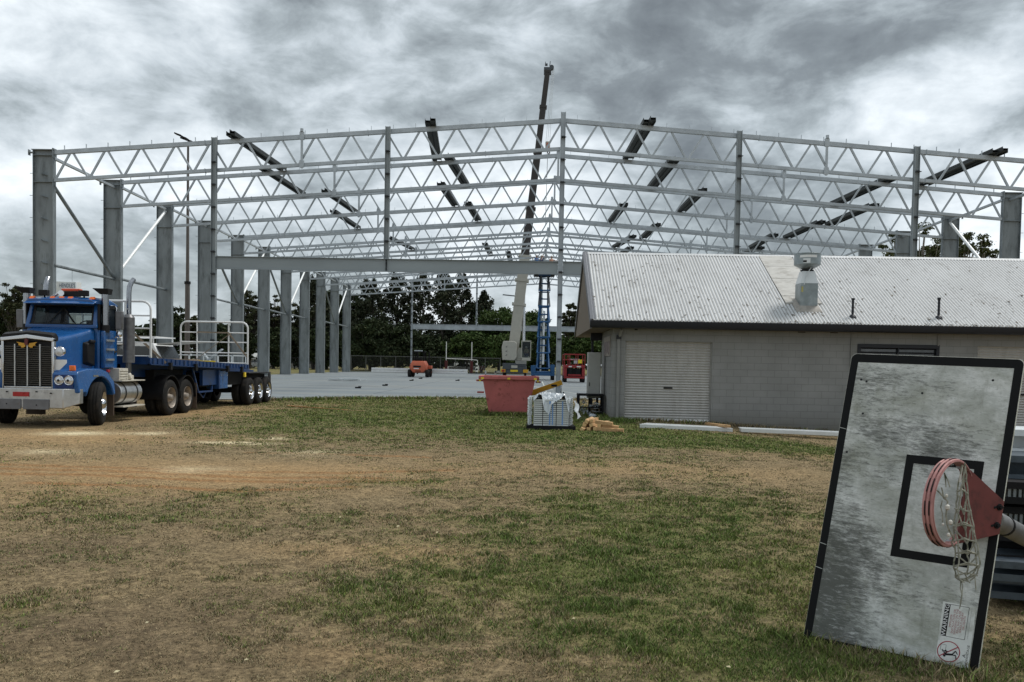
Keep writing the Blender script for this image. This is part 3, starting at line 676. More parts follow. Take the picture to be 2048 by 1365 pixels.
# roof
def rsec(y, hw, z0, z1):
    return [(-hw, y, z0), (-hw, y, z1-.07), (-hw+.10, y, z1), (0, y, z1+.02), (hw-.10, y, z1), (hw, y, z1-.07), (hw, y, z0)]
m = MB(); m.loft([rsec(.33, .86, 2.93, 3.02), rsec(.52, .90, 2.91, 3.08), rsec(1.1, .90, 2.90, 3.09), rsec(1.44, .88, 2.90, 3.02)]); rf = m.build('roof', blue, tr, bevel=.02)
m = MB(); m.loft([[(x, y, z), (x, y+.22, z+.09), (x, y+.22, z+.11), (x, y, z+.02)] for x, y, z in ((-.86, .26, 2.90), (-.4, .16, 2.90), (.4, .16, 2.90), (.86, .26, 2.90))]); m.build('sun_visor', blue, tr, bevel=.008)
for x in (-.72, -.22, 0, .22, .76):
    m = MB(); m.loft([[(x-.055, .36, 3.03), (x+.055, .36, 3.03), (x+.055, .48, 3.05), (x-.055, .48, 3.05)], [(x-.04, .40, 3.09), (x+.04, .40, 3.09), (x+.04, .46, 3.095), (x-.04, .46, 3.095)]]); m.build('marker_light', orange_l, rf)
for x in (-.48, .50):
    m = MB(); m.box((x, .5, 3.18), (.22, .12, .14)); m.cyl((x, .52, 3.08), (x, .52, 3.12), .02); m.build('work_light', black, rf, bevel=.01)
m = MB(); m.box((.10, .7, 3.27), (.46, .16, .06)); bc = m.build('beacon_bar', mat('beacon_red', (.62, .09, .04), .3), rf, bevel=.015); m = MB(); m.box((.10, .7, 3.17), (.38, .14, .12)); m.build('beacon_base', black, bc)
m = MB(); m.cyl((-.35, .6, 3.08), (-.16, .6, 3.18), .03); m.cyl((-.16, .6, 3.18), (-.06, .5, 3.18), .05, .07); m.build('air_horn', chrome, rf)
# doors
for s in (-1, 1):
    m = MB(); x = s*cw
    m.b2(x-s*.04, x, y0+.05, y1-.04, 1.15, 2.30); d = m.build('door', blue, tr, bevel=.02)
    m = MB(); m.b2(x-s*.03, x+s*.004, y0+.02, y0+.1, 2.3, 2.92); m.b2(x-s*.03, x+s*.004, y1-.13, y1-.02, 2.3, 2.92); m.b2(x-s*.03, x+s*.004, y0+.1, y1-.13, 2.84, 2.92); m.b2(x-s*.028, x+s*.006, y0+.34, y0+.38, 2.3, 2.84); m.build('window_frame', black, d)
    m = MB(); m.b2(x-s*.02, x-s*.01, y0+.1, y1-.13, 2.30, 2.84); m.build('window', glassm, d)
    m = MB(); m.box((x+s*.02, y1-.2, 1.78), (.03, .16, .05)); m.build('handle', chrome, d)
    m = MB()
    for z in (1.55, 1.80, 2.02): m.b2(x+s*.12, x+s*.16, .56, .92, z, z+.05)
    m.build('step_strips', alu, tr)
    m = MB(); m.b2(x+s*.005, x+s*.12, .50, .98, 1.36, 2.28); m.build('cowl_box', blue, tr, bevel=.03)
    # intake stack with ram head
    m = MB(); m.cyl((s*.97, .62, 2.30), (s*.97, .62, 3.20), .085, n=18); st = m.build('intake_stack', chrome_dull, tr)
    m = MB(); m.cyl((s*.97, .62, 2.24), (s*.97, .62, 2.42), .10, n=16); m.build('stack_boot', black, st); m = MB(); m.loft([[(s*.97-.24, .44, 3.31), (s*.97+.13, .50, 3.31), (s*.97+.13, .76, 3.31), (s*.97-.24, .76, 3.31)], [(s*.97-.09, .52, 3.17), (s*.97+.11, .52, 3.17), (s*.97+.11, .74, 3.17), (s*.97-.09, .74, 3.17)]]); m.build('ram_head', black, st, bevel=.012)
    # mirror
    m = MB(); m.tube([(s*.9, .9, 2.92), (s*1.12, .82, 2.90), (s*1.17, .80, 2.85), (s*1.17, .80, 2.2), (s*1.12, .84, 2.12), (s*.9, .95, 2.1)], .015, 6); mr_ = m.build('mirror_arm', chrome, tr)
    m = MB(); m.box((s*1.24, .80, 2.55), (.18, .10, .46)); m.build('mirror_head', silver_grey, mr_, bevel=.02); m = MB(); m.lathe([(-.03, .001), (0, .07), (.03, .08), (.05, .05)], (s*1.22, .78, 2.2), 'y', 14); m.build('spot_mirror', chrome, mr_)
    # exhaust
    m = MB(); m.cyl((s*1.08, 1.62, 1.50), (s*1.08, 1.62, 2.66), .145, n=20); m.cyl((s*1.08, 1.62, 2.66), (s*1.08, 1.62, 2.74), .145, .09, n=20); ex_ = m.build('muffler', silver_grey, tr)
    m = MB(); m.tube([(s*1.08, 1.62, 2.72), (s*1.08, 1.62, 3.30), (s*1.085, 1.64, 3.45), (s*1.10, 1.72, 3.58), (s*1.12, 1.80, 3.66)], .062, 14); m.build('stack_pipe', chrome_dull, ex_)
    m = MB(); m.tube([(s*1.08, 1.62, 1.5), (s*1.08, 1.62, 1.3), (s*1.0, 1.6, 1.15), (s*.8, 1.55, 1.1)], .065, 10); m.build('elbow_pipe', silver_grey, ex_)
m = MB()
for x in (-.42, .42): m.b2(x-.24, x+.24, 1.0, 1.28, 1.5, 2.35); m.b2(x-.13, x+.13, 1.02, 1.22, 2.35, 2.55)
m.tube([(.42+.19*math.cos(a), .72+.05*math.sin(a), 2.33+.19*math.sin(a)) for a in [i*math.pi/8 for i in range(16)]], .015, 5, closed=True); m.b2(-.8, .8, .5, .72, 2.2, 2.34)
m.build('cab_interior', dust_blk, tr)
# step side: air cleaner, tank, steps
m = MB(); m.b2(.86, 1.16, .95, 1.42, 1.06, 1.36)
for i in range(4): m.b2(1.162, 1.175, .98, 1.40, 1.09+i*.065, 1.12+i*.065)
m.build('battery_box', cream, tr, bevel=.02)
m = MB(); m.cyl((.95, 1.58, 1.12), (1.15, 1.62, 1.16), .09); m.box((1.02, 1.72, 1.1), (.2, .22, .16)); m.build('filter_housing', cream, tr, bevel=.02)
for s in (-1, 1):
    m = MB(); m.cyl((s*.92, .98, .74), (s*.92, 2.12, .74), .29, n=26); tk = m.build('fuel_tank', alu, tr, bevel=.02)
    m = MB()
    for y in (1.22, 1.85): m.lathe([(-.03, .296), (.03, .296)], (s*.92, y, .74), 'y', 26)
    m.build('tank_strap', black, tk)
    m = MB(); m.b2(s*.72, s*1.24, .95, 2.2, 1.035, 1.06); m.build('step_plate', cream, tr); m = MB(); m.b2(s*.9, s*1.24, 1.0, 2.2, .38, .41); m.build('lower_step', cream, tr)
    m = MB(); m.b2(s*.62, s*1.1, .78, .81, .18, .92); m.build('mudflap', flap_m, tr)
m = MB()
for s in (-1, 1): m.b2(s*.38, s*.46, -.9, 6.0, .72, .98)
m.b2(-.3, .3, -.6, .9, .6, 1.0); m.cyl((-.95, 0, .52), (.95, 0, .52), .07); m.b2(-.5, .5, 1.9, 5.6, .55, .75); m.b2(-.36, .36, 3.9, 4.9, .98, 1.16); m.build('chassis', dust_blk, tr)
for s in (-1, 1):
    w_ = wheel(tr, s*.15, 0, .52, .30, s, chrome, steer=True); w_.location = (s*1.09, 0, 0); w_.rotation_euler = (0, 0, R(17))
    for y in (3.88, 5.0):
        wheel(tr, s*1.24, y, .515, .28, s, rim_dirty); wheel(tr, s*.93, y, .515, .28, s, rim_dirty, name='inner_wheel')
        m = MB(); a_ = [(y+.62*math.cos(R(q)), .53+.62*math.sin(R(q))) for q in range(-5, 186, 12)]; b_ = [(y+.60*math.cos(R(q)), .53+.60*math.sin(R(q))) for q in range(185, -6, -12)]
        m.prism(a_+b_, lambda u, v, t_: (t_, u, v), s*.60, s*1.25); mg = m.build('mudguard', black, tr, smooth=50)
    m = MB(); m.b2(s*.6, s*1.25, 5.66, 5.68, .12, .9); m.build('mudflap', flap_m, tr)
# ================================================================ THE TRAILER
tl = thing('trailer', 'blue flat-top semi trailer with white pipe gates, hitched behind the blue prime mover', 'trailer', (-11.33, 22.4, 0))
def zd(y): return 1.64-.023*y
L = 7.95; hw = 1.24
def strip(mb, x0, x1, ya, yb, a, b_, mi=0):
    mb.add([(x0, ya, zd(ya)+a), (x1, ya, zd(ya)+a), (x1, yb, zd(yb)+a), (x0, yb, zd(yb)+a), (x0, ya, zd(ya)+b_), (x1, ya, zd(ya)+b_), (x1, yb, zd(yb)+b_), (x0, yb, zd(yb)+b_)],
           [(3, 2, 1, 0), (4, 5, 6, 7), (0, 1, 5, 4), (1, 2, 6, 5), (2, 3, 7, 6), (3, 0, 4, 7)], mi)
m = MB(); strip(m, -hw+.07, hw-.07, .05, L-.05, -.05, -.005); m.build('deck', deck_m, tl)
for s in (-1, 1):
    m = MB(); strip(m, s*(hw-.065), s*hw, 0, L, -.16, 0)
    strip(m, s*hw, s*(hw+.03), 0, L, -.19, -.165)
    for i in range(27): y = .15+i*.293; strip(m, s*hw, s*(hw+.022), y, y+.04, -.163, -.01)
    sr = m.build('side_rave', blue_dk, tl, flat=True)
    m = MB()
    for y in (1.1, 2.9, 5.6, 7.0): strip(m, s*(hw+.002), s*(hw+.09), y, y+.12, -.30, -.10)
    m.build('tie_winches', black, sr)
m = MB(); strip(m, -hw+.07, hw-.07, -.0, .05, -.18, .03); m.build('end_rail', blue_dk, tl)
m = MB(); strip(m, -hw+.07, hw-.07, L-.05, L, -.18, 0); m.build('end_rail', blue_dk, tl)
m = MB()
for s in (-1, 1): strip(m, s*.44, s*.56, .0, L+2.6, -.52, -.17)
for i in range(13): y = .4+i*.6; strip(m, -hw+.1, hw-.1, y, y+.07, -.165, -.06)
m.build('chassis_rails', blue_dk, tl)
m = MB(); m.b2(-.8, 1.0, 4.0, 7.9, .75, 1.2); m.b2(-1.0, .8, 1.2, 3.2, .9, 1.3); m.build('underbody', dust_blk, tl)
for s in (-1, 1):
    m = MB(); m.bar((s*1.05, 3.3, 1.35), (s*1.05, 3.75, .62), .05, .06); m.bar((s*1.05, 5.05, 1.3), (s*1.05, 4.85, .62), .05, .06); m.bar((s*1.05, 3.72, .60), (s*1.05, 4.9, .60), .07, .05); m.bar((s*.98, 4.0, .58), (s*.98, 4.35, .40), .03, .03); m.bar((s*.98, 4.6, .58), (s*.98, 4.35, .40), .03, .03)
    m.build('landing_leg_frame', blue_dk, tl)
    m = MB(); m.b2(s*.7, s*1.16, 5.35, 6.05, .66, 1.24); bx_ = m.build('toolbox', blue, tl, bevel=.012); m = MB(); m.box((s*1.17, 5.42, 1.1), (.02, .05, .04)); m.box((s*1.17, 5.95, 1.1), (.02, .05, .04)); m.build('latch', chrome, bx_)
    m = MB(); m.b2(s*.85, s*1.17, 5.2, 5.33, .66, 1.28); m.b2(s*.8, s*1.1, 4.0, 5.19, .8, 1.28); m.build('side_tank', blue_dk, tl)
def rack(y, ends):
    z0 = zd(y); h = 1.50; w = hw-.03; r = .22
    pts = [(-w, y, z0), (-w, y, z0+h-r)]+[(-w+r-r*math.cos(a), y, z0+h-r+r*math.sin(a)) for a in [R(q) for q in (22, 45, 68, 90)]]+[(w-r+r*math.sin(a), y, z0+h-r+r*math.cos(a)) for a in [R(q) for q in (0, 22, 45, 68)]]+[(w, y, z0+h-r), (w, y, z0)]
    m = MB(); m.tube(pts, .032, 8); g = m.build('pipe_gate', white_p, tl)
    m = MB()
    for z in (.04, .40, .78, 1.12): m.tube([(-w, y, z0+z), (w, y, z0+z)], .024, 6)
    m.build('gate_rails', white_p, g)
    m = MB()
    for x in (-.62, .52): m.tube([(x, y, z0), (x, y, z0+h-.02)], .028, 6)
    m.build('gate_posts', white_p, g)
    return g
g1 = rack(.1, 0); g2 = rack(L-.05, 1)
m = MB(); y = L-.11; z0 = zd(y); m.bar((-.6, y, z0+1.13), (.55, y, z0+1.12), .03, .04); m.bar((.55, y, z0+1.1), (1.2, y+.05, z0+.25), .03, .05); m.bar((.6, y+.02, z0+1.1), (-.7, y+.02, z0+.1), .02, .02); m.build('tie_strap', timber_old, g2)
m = MB(); m.bar((.15, .18, zd(0)+1.15), (1.27, .9, zd(.9)-.12), .02, .06); m.build('ratchet_strap', timber_old, g1)
m = MB(); m.b2(-hw, hw, 8.0, 10.55, 1.12, 1.17); m.b2(hw-.04, hw, 10.3, 10.56, .6, 1.119); m.b2(-hw, -hw+.04, 10.3, 10.56, .6, 1.119); rg_ = m.build('rear_guard', black, tl, bevel=.02)
m = MB(); m.b2(hw-.35, hw+.01, 10.565, 10.59, .55, 1.0); m.b2(-hw, -hw+.35, 10.565, 10.59, .55, 1.0); m.build('rear_flap', white_p, rg_)
m = MB(); m.b2(-hw+.2, hw-.2, 7.9, 10.4, .95, 1.1); m.cyl((-.95, 8.25, .5), (.95, 8.25, .5), .07); m.cyl((-.95, 9.25, .5), (.95, 9.25, .5), .07); m.cyl((-.95, 10.15, .5), (.95, 10.15, .5), .07); m.build('axle_group', dust_blk, tl)
m = MB(); m.box((1.2, 7.62, 1.1), (.05, .16, .17)); m.build('warning_tag', yellow_r, tl)
for s in (-1, 1):
    for y in (8.12, 9.13, 10.14):
        wheel(tl, s*1.28, y, .49, .28, s, chrome); wheel(tl, s*.97, y, .49, .28, s, chrome, name='inner_wheel')
m = MB(); m.box((-.2, 4.6, zd(4.6)+.05), (1.6, .9, .06)); m.box((.3, 3.4, zd(3.4)+.03), (.5, 1.2, .05), .2); tag(m.build('dunnage', timber_old, off=(0, 0, 0)), 'flat scraps of timber dunnage lying on the blue trailer deck', 'timber'); bpy.data.objects['dunnage'].location = tl.location
m = MB(); m.box((0, 0, .02), (.55, .35, .05), .3); o = m.build('folded_strap', yellow_r); o.location = (tl.location.x+.75, tl.location.y+5.2, zd(5.2)+.01); tag(o, 'flat yellow bundle lying on the trailer deck before the rear gate', 'strap')
# ================================================================ THE BLOCK SHED
WY = 25.30; WX = 2.44; XEND = 21.0; EZ0, EZ1 = 2.745, 2.95; EY, FY, RX, RZ = 24.8, 33.6, 1.75, 5.46; RY = (EY+FY)/2
shed = thing('shed', 'long grey concrete-block shed with a speckled corrugated roof and roller doors', 'shed', (WX, WY, 0))
SO = (WX, WY, 0)
def sp_(mb, name, m_, parent=shed, **k): return mb.build(name, m_, parent, off=SO, **k)
block = bpy.data.materials.new('painted_block'); block.use_nodes = True; t = block.node_tree; b = t.nodes['Principled BSDF']; b.inputs['Roughness'].default_value = .8; b.inputs['Specular IOR Level'].default_value = .2
co_ = t.nodes.new('ShaderNodeTexCoord'); sxx = t.nodes.new('ShaderNodeSeparateXYZ'); t.links.new(co_.outputs['Object'], sxx.inputs[0])
ad = t.nodes.new('ShaderNodeMath'); ad.operation = 'ADD'; t.links.new(sxx.outputs[0], ad.inputs[0]); t.links.new(sxx.outputs[1], ad.inputs[1])
cb = t.nodes.new('ShaderNodeCombineXYZ'); t.links.new(ad.outputs[0], cb.inputs[0]); t.links.new(sxx.outputs[2], cb.inputs[1])
br = t.nodes.new('ShaderNodeTexBrick'); br.offset = .5; br.inputs['Scale'].default_value = 1; br.inputs['Brick Width'].default_value = .40; br.inputs['Row Height'].default_value = .20; br.inputs['Mortar Size'].default_value = .0055; br.inputs['Mortar Smooth'].default_value = .4; br.inputs['Bias'].default_value = -.4
br.inputs['Color1'].default_value = (.250, .252, .245, 1); br.inputs['Color2'].default_value = (.236, .238, .231, 1); br.inputs['Mortar'].default_value = (.175, .176, .170, 1); t.links.new(cb.outputs[0], br.inputs['Vector'])
no = t.nodes.new('ShaderNodeTexNoise'); no.inputs['Scale'].default_value = 1.1; no.inputs['Detail'].default_value = 8; t.links.new(co_.outputs['Object'], no.inputs['Vector'])
mr = t.nodes.new('ShaderNodeMapRange'); mr.inputs[1].default_value = .3; mr.inputs[2].default_value = .7; mr.inputs[3].default_value = .88; mr.inputs[4].default_value = 1.1; t.links.new(no.outputs[0], mr.inputs[0])
vm = t.nodes.new('ShaderNodeVectorMath'); vm.operation = 'SCALE'; t.links.new(br.outputs[0], vm.inputs[0]); t.links.new(mr.outputs[0], vm.inputs['Scale'])
# grime that creeps up from the ground
gz_ = t.nodes.new('ShaderNodeMapRange'); gz_.inputs[1].default_value = .45; gz_.inputs[2].default_value = -.1; t.links.new(sxx.outputs[2], gz_.inputs[0]); gm = t.nodes.new('ShaderNodeMath'); gm.operation = 'MULTIPLY'; t.links.new(gz_.outputs[0], gm.inputs[0]); t.links.new(no.outputs[0], gm.inputs[1])
mi = t.nodes.new('ShaderNodeMix'); mi.data_type = 'RGBA'; t.links.new(gm.outputs[0], mi.inputs[0]); t.links.new(vm.outputs[0], mi.inputs[6]); mi.inputs[7].default_value = (.09, .08, .055, 1)
t.links.new(mi.outputs[2], b.inputs['Base Color'])
bp = t.nodes.new('ShaderNodeBump'); bp.inputs['Strength'].default_value = .5; bp.inputs['Distance'].default_value = .01; inv = t.nodes.new('ShaderNodeMath'); inv.operation = 'SUBTRACT'; inv.inputs[0].default_value = 1; t.links.new(br.outputs['Fac'], inv.inputs[1]); t.links.new(inv.outputs[0], bp.inputs['Height']); t.links.new(bp.outputs[0], b.inputs['Normal'])
D0, D1, DT = AY(1249, 760, WY)[0], AY(1423, 760, WY)[0], AY(1330, 684, WY)[2]
W0, W1 = AY(1717, 700, WY)[0], AY(1876, 700, WY)[0]; WT = AY(1800, 691, WY)[2]; WB = WT-1.25
E0 = AY(1955, 710, WY)[0]; ET = AY(2000, 694, WY)[2]
T_ = .19
def wall(mb, x0, x1, z0, z1): mb.b2(x0, x1, WY, WY+T_, z0, z1)
m = MB()
wall(m, WX, D0, -.4, 2.78); wall(m, D0, D1, DT, 2.78); wall(m, D0, D1, -.4, .03); wall(m, D1, W0, -.4, 2.78); wall(m, W0, W1, -.4, WB); wall(m, W0, W1, WT, 2.78); wall(m, W1, E0, -.4, 2.78); wall(m, E0, E0+2.7, ET, 2.78); wall(m, E0+2.7, XEND, -.4, 2.78); wall(m, E0, E0+2.7, -.4, .03)
sp_(m, 'wall', block, flat=True)
m = MB(); m.b2(WX, WX+T_, WY+T_, 28.9, -.4, 2.77); m.b2(WX, XEND, 28.9, 28.9+T_, -.4, 2.77); m.b2(XEND-T_, XEND, WY+T_, 28.9, -.4, 2.77); sp_(m, 'wall', block, flat=True)
# roller doors
def rdoor(x0, x1, zt):
    n = int((zt-.06)/.0755); ys = []
    prof = []
    for i in range(n*6+1):
        z = .06+i*(zt-.06)/(n*6); ph = (i % 6)/6*2*math.pi; prof.append((z, WY+.11-.020*math.cos(ph)-(.008 if 1 < i % 6 < 5 else 0)))
    m = MB(); k = len(prof); m.add([(x0, y, z) for z, y in prof]+[(x1, y, z) for z, y in prof], [(i, i+k, i+k+1, i+1) for i in range(k-1)])
    d = sp_(m, 'roller_door', door_m, fix=False)
    m = MB(); m.b2(x0+.01, x1-.01, WY+.07, WY+.12, .025, .085); sp_(m, 'bottom_rail', white_p, d)
    m = MB(); xm = (x0+x1)/2+.0; m.box((xm+.02, WY+.075, 1.02), (.26, .03, .045)); sp_(m, 'handle', black, d)
    m = MB(); m.b2(x0, x0+.03, WY+.05, WY+.16, .03, zt); m.b2(x1-.03, x1, WY+.05, WY+.16, .03, zt); m.b2(x0+.03, x1-.03, WY+.13, WY+.17, zt-.1, zt); sp_(m, 'door_track', mat('door_track', (.30, .30, .28), .5), d)
rdoor(D0, D1, DT); rdoor(E0, E0+2.7, ET)
m = MB(); m.b2(D0-.3, D1+.12, WY-.10, WY-.002, -.3, .0); sp_(m, 'door_sill', concrete)
# window
m = MB(); y = WY-.04
for a in ((W0-.03, W1+.03, WT-.09, WT+.02), (W0-.03, W1+.03, WB-.02, WB+.07)): m.b2(a[0], a[1], y, WY+.1, a[2], a[3])
m.b2(W0-.03, W0+.06, y, WY+.1, WB+.071, WT-.091); m.b2(W1-.06, W1+.03, y, WY+.1, WB+.071, WT-.091); m.b2((W0+W1)/2-.02, (W0+W1)/2+.02, y+.01, WY+.1, WB+.071, WT-.091)
wf = sp_(m, 'window', trim_dk, bevel=.006); m = MB(); m.b2(W0+.061, W1-.061, WY+.05, WY+.06, WB+.071, WT-.091); sp_(m, 'pane', dark_glass, wf)
m = MB()
for i in range(9): z = WB+.15+i*.125; m.bar((W0+.07, WY+.02, z), (W1-.07, WY+.02, z), .004, .05, up=(0, .5, 1))
sp_(m, 'louvre_blades', black, wf)
# floodlight brackets, vents under the eave
m = MB()
for px in (1785, 1808):
    q = AY(px, 663, WY-.06); m.cyl((q[0], WY-.08, q[2]+.06), (q[0], WY-.08, q[2]-.05), .06, .015, n=10)
sp_(m, 'eave_spotlights', pipe_w)
m = MB()
for px, py in ((1603, 664), (1668, 665)): q = AY(px, py, WY); m.b2(q[0]-.11, q[0]+.11, WY-.012, WY, q[2]-.025, q[2]+.025)
q = AY(1272, 659, WY); m.box((q[0], WY-.04, q[2]), (.08, .07, .06)); sp_(m, 'wall_vents', black)
# downpipes and conduits
q = AY(1236, 750, WY-.05)[0]
m = MB(); m.b2(q-.045, q+.045, WY-.08, WY-.012, .0, 2.52); m.cyl((q+.02, WY-.05, 2.51), (q+.06, WY-.2, 2.72), .045); dp = sp_(m, 'downpipe', pipe_w, bevel=.01)
m = MB(); m.box((q, WY-.05, 2.5), (.14, .1, .12)); sp_(m, 'pipe_elbow', trim_dk, dp)
for px in (1702, 1875):
    x = AY(px, 700, WY)[0]; m = MB(); m.cyl((x, WY-.03, WT-.0 if px == 1875 else -.1), (x, WY-.03, 2.72), .022, n=8); sp_(m, 'conduit', pipe_w)
# roof
sl_ = (RZ-EZ1)/(RY-EY)
def rz2(Y): return EZ1+.03+(Y-EY+.03)*sl_
roof_m = mat('weathered_roof', (.50, .51, .515), .6, .15, .10, .9, 0, stain=((.34, .34, .33), 2.4, .55, .8), stretch=(1, .35, 1))
valley_m = mat('roof_valley_shade', (.33, .33, .32), .7, .1, .15, 1.4, 0, stain=((.22, .215, .205), 2.4, .5, .75), stretch=(1, .35, 1))  # darker copy of the roof sheet; paints corrugation shade into the valleys
PER = .10; n = int((XEND+.5-RX)/PER*6)
X_ = np.array([RX+.06+i*PER/6 for i in range(n)]); zo = np.array([.017*math.sin(i*math.pi/3+.5) for i in range(n)])
m = MB(); rows = [(EY-.05, None), (RY, None)]
vs = []; 
for Y in (EY-.05, EY+(RY-EY)*.33, EY+(RY-EY)*.66, RY-.06): vs += [(x, Y, rz2(Y)+z) for x, z in zip(X_, zo)]
fs = [(r*n+i, r*n+i+1, (r+1)*n+i+1, (r+1)*n+i) for r in range(3) for i in range(n-1)]
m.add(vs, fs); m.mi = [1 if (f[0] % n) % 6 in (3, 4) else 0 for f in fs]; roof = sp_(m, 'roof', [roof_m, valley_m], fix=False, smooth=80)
m = MB(); m.add([(RX, RY, RZ-.005), (XEND+.5, RY, RZ-.005), (XEND+.5, FY+.05, EZ1-.02), (RX, FY+.05, EZ1-.02)], [(0, 1, 2, 3)]); sp_(m, 'rear_roof_sheet', roof_m, roof)
m = MB(); m.add([(RX-.01, RY-.17, rz2(RY-.17)+.012), (XEND+.5, RY-.17, rz2(RY-.17)+.012), (XEND+.5, RY, RZ+.05), (RX-.01, RY, RZ+.05), (RX-.01, RY+.17, rz2(RY-.17)+.012), (XEND+.5, RY+.17, rz2(RY-.17)+.012)], [(0, 1, 2, 3), (3, 2, 5, 4)]); sp_(m, 'ridge_cap', roof_m, roof, fix=False)
# sheets of another age that run from the ridge to the fan
flat_m = mat('flat_sheet', (.46, .45, .42), .7, 0, .14, 2.2, stain=((.26, .24, .21), 2.5, .5, .7), stretch=(1, 2, 1))
def rp(px, py):           # point of the front roof plane under a survey point
    d = ray(px, py); t_ = (EZ1+.03+(-EY+.03)*sl_-CAMZ)/(d[2]-d[1]*sl_); p = CAMP+d*t_; return p
A, B = rp(1519, 516), rp(1583, 516)
m = MB(); x0, x1 = A[0], B[0]
xs0 = x0; ys = [RY-.12, RY-.9, RY-1.75, RY-2.9, RY-3.35]
for i in range(4):
    m.add([(x0, ys[i+1], rz2(ys[i+1])+.022+.006*(i+1)), (x1, ys[i+1], rz2(ys[i+1])+.022+.006*(i+1)), (x1, ys[i], rz2(ys[i])+.018+.004*i), (x0, ys[i], rz2(ys[i])+.018+.004*i),
           (x0, ys[i+1], rz2(ys[i+1])+.0), (x1, ys[i+1], rz2(ys[i+1])+.0)], [(0, 1, 2, 3), (4, 5, 1, 0)])
sp_(m, 'patch_sheets', flat_m, roof, fix=False)
# gable
m = MB(); tri = [(EY+.02, EZ0), (FY-.02, EZ0), (RY, RZ-.08)]
m.prism(tri, lambda u, v, t_: (t_, u, v), RX+.03, RX+.06); sp_(m, 'gable_lining', soffit_m, flat=True)
m = MB(); m.b2(RX+.061, WX-.002, EY+.03, FY, EZ0, EZ0+.02); m.b2(WX, XEND, EY+.03, WY-.002, EZ0+.005, EZ0+.03); sp_(m, 'soffit', soffit_m, flat=True)
for nm, (ya, yb) in (('barge_board', (EY-.02, RY)), ('barge_board', (FY+.02, RY))):
    m = MB(); m.add([(RX-.02, ya, EZ0-.02), (RX-.02, yb, RZ-.26), (RX-.02, yb, RZ+.05), (RX-.02, ya, EZ1+.05), (RX+.02, ya, EZ0-.02), (RX+.02, yb, RZ-.26), (RX+.02, yb, RZ+.05), (RX+.02, ya, EZ1+.05)], [(0, 1, 2, 3), (7, 6, 5, 4), (0, 3, 7, 4), (1, 5, 6, 2), (3, 2, 6, 7), (0, 4, 5, 1)])
    m.add([(RX-.02, ya, EZ1+.052), (RX+.14, ya, EZ1+.052), (RX+.14, yb, RZ+.062), (RX-.02, yb, RZ+.062)], [(0, 1, 2, 3)])
    sp_(m, nm, barge_m, flat=True)
m = MB(); m.prism([(EY-.10, EZ0+.03), (EY+.02, EZ0), (EY+.02, EZ1), (EY-.02, EZ1), (EY-.02, EZ1-.02), (EY-.09, EZ1-.02), (EY-.12, EZ1+.01), (EY-.14, EZ1+.005), (EY-.13, EZ0+.09)], lambda u, v, t_: (t_, u, v), RX-.03, XEND+.5); sp_(m, 'gutter', trim_dk, smooth=30)
m = MB(); m.b2(RX+.35, RX+.43, 29.3, 29.38, 0, 2.745); m.b2(RX+.3, WX-.01, 28.95, 29.1, 2.5, 2.744); sp_(m, 'verandah_post', trim_dk)
m = MB(); m.b2(WX-.03, WX-.002, 25.9, 27.9, 1.95, 2.55); nb = sp_(m, 'notice_board', mat('notice_board', (.30, .27, .24), .6, 0, .25, 5)); m = MB()
for i, y in enumerate((26.0, 26.5, 27.0, 27.45)): m.b2(WX-.036, WX-.031, y, y+.36, 2.0+.04*(i % 2), 2.4)
sp_(m, 'notices', mat('notices', (.20, .16, .16), .6, 0, .6, 7), nb)
# vents on the roof
def on_roof(px, py): return rp(px, py)
for px, pb, pt in ((1705, 634, 598), (1877, 636, 597)):
    q = rp(px, pb); h = (pb-pt)*q[1]/F*1.0; m = MB(); m.cyl((q[0], q[1], q[2]-.05), (q[0], q[1], q[2]+h), .035, n=12); m.cyl((q[0], q[1], q[2]+h-.05), (q[0], q[1], q[2]+h+.01), .05, n=12); v_ = sp_(m, 'vent_pipe', trim_dk)
    m = MB(); m.lathe([(.06, .05), (.03, .09), (-.03, .12)], (q[0], q[1], q[2]+.0), 'z', 14); sp_(m, 'flashing', trim_dk, v_)
# kitchen exhaust fan
q = rp(1612, 612); X, Y = q[0], q[1]; z0 = q[2]; k_ = Y/F
fan = thing('exhaust_fan', 'round zinc exhaust cowl on a square duct standing on the corrugated shed roof', 'roof fan', (X, Y, z0))
def fp(mb, name, m_, parent=fan, **k): return mb.build(name, m_, parent, **k)
w = 34*k_/2; ht = 43*k_; m = MB(); m.box((0, 0, ht*.5-.1), (w*2, w*2, ht+.2)); dct = fp(m, 'duct_box', zinc, bevel=.006)
m = MB(); n1_, h1 = w*.62, 24*k_; m.loft([[(s*w, t__*w, ht) for s, t__ in ((-1, -1), (1, -1), (1, 1), (-1, 1))], [(s*n1_*1.1, t__*n1_*1.1, ht+h1) for s, t__ in ((-1, -1), (1, -1), (1, 1), (-1, 1))]]); fp(m, 'duct_taper', galv_lt)
m = MB(); zc = ht+h1; r1 = 25.5*k_; m.lathe([(0, n1_), (.02, n1_*1.25), (.05, n1_*1.2), (.06, n1_*.8), (.07, n1_*.8)], (0, 0, zc), 'z', 24); fp(m, 'neck_ring', black)
m = MB(); m.lathe([(.06, n1_*.8), (.08, n1_*1.05), (.20, r1), (.50, r1), (.505, r1*1.03), (.53, r1*1.03), (.53, r1*.97), (.50, r1*.96), (.30, r1*.9), (.28, .001)], (0, 0, zc), 'z', 32); cw_ = fp(m, 'cowl', zinc, bevel=.004)
m = MB(); sg = []
for a in range(-75, 1, 15): a = R(a+25); sg.append((math.sin(a)*(r1+.004), -math.cos(a)*(r1+.004)))
m.add([(x, y, zc+.39) for x, y in sg]+[(x, y, zc+.46) for x, y in sg], [(i, i+1, i+1+len(sg), i+len(sg)) for i in range(len(sg)-1)]); fp(m, 'name_strip', white_p, cw_, fix=False)
m = MB()
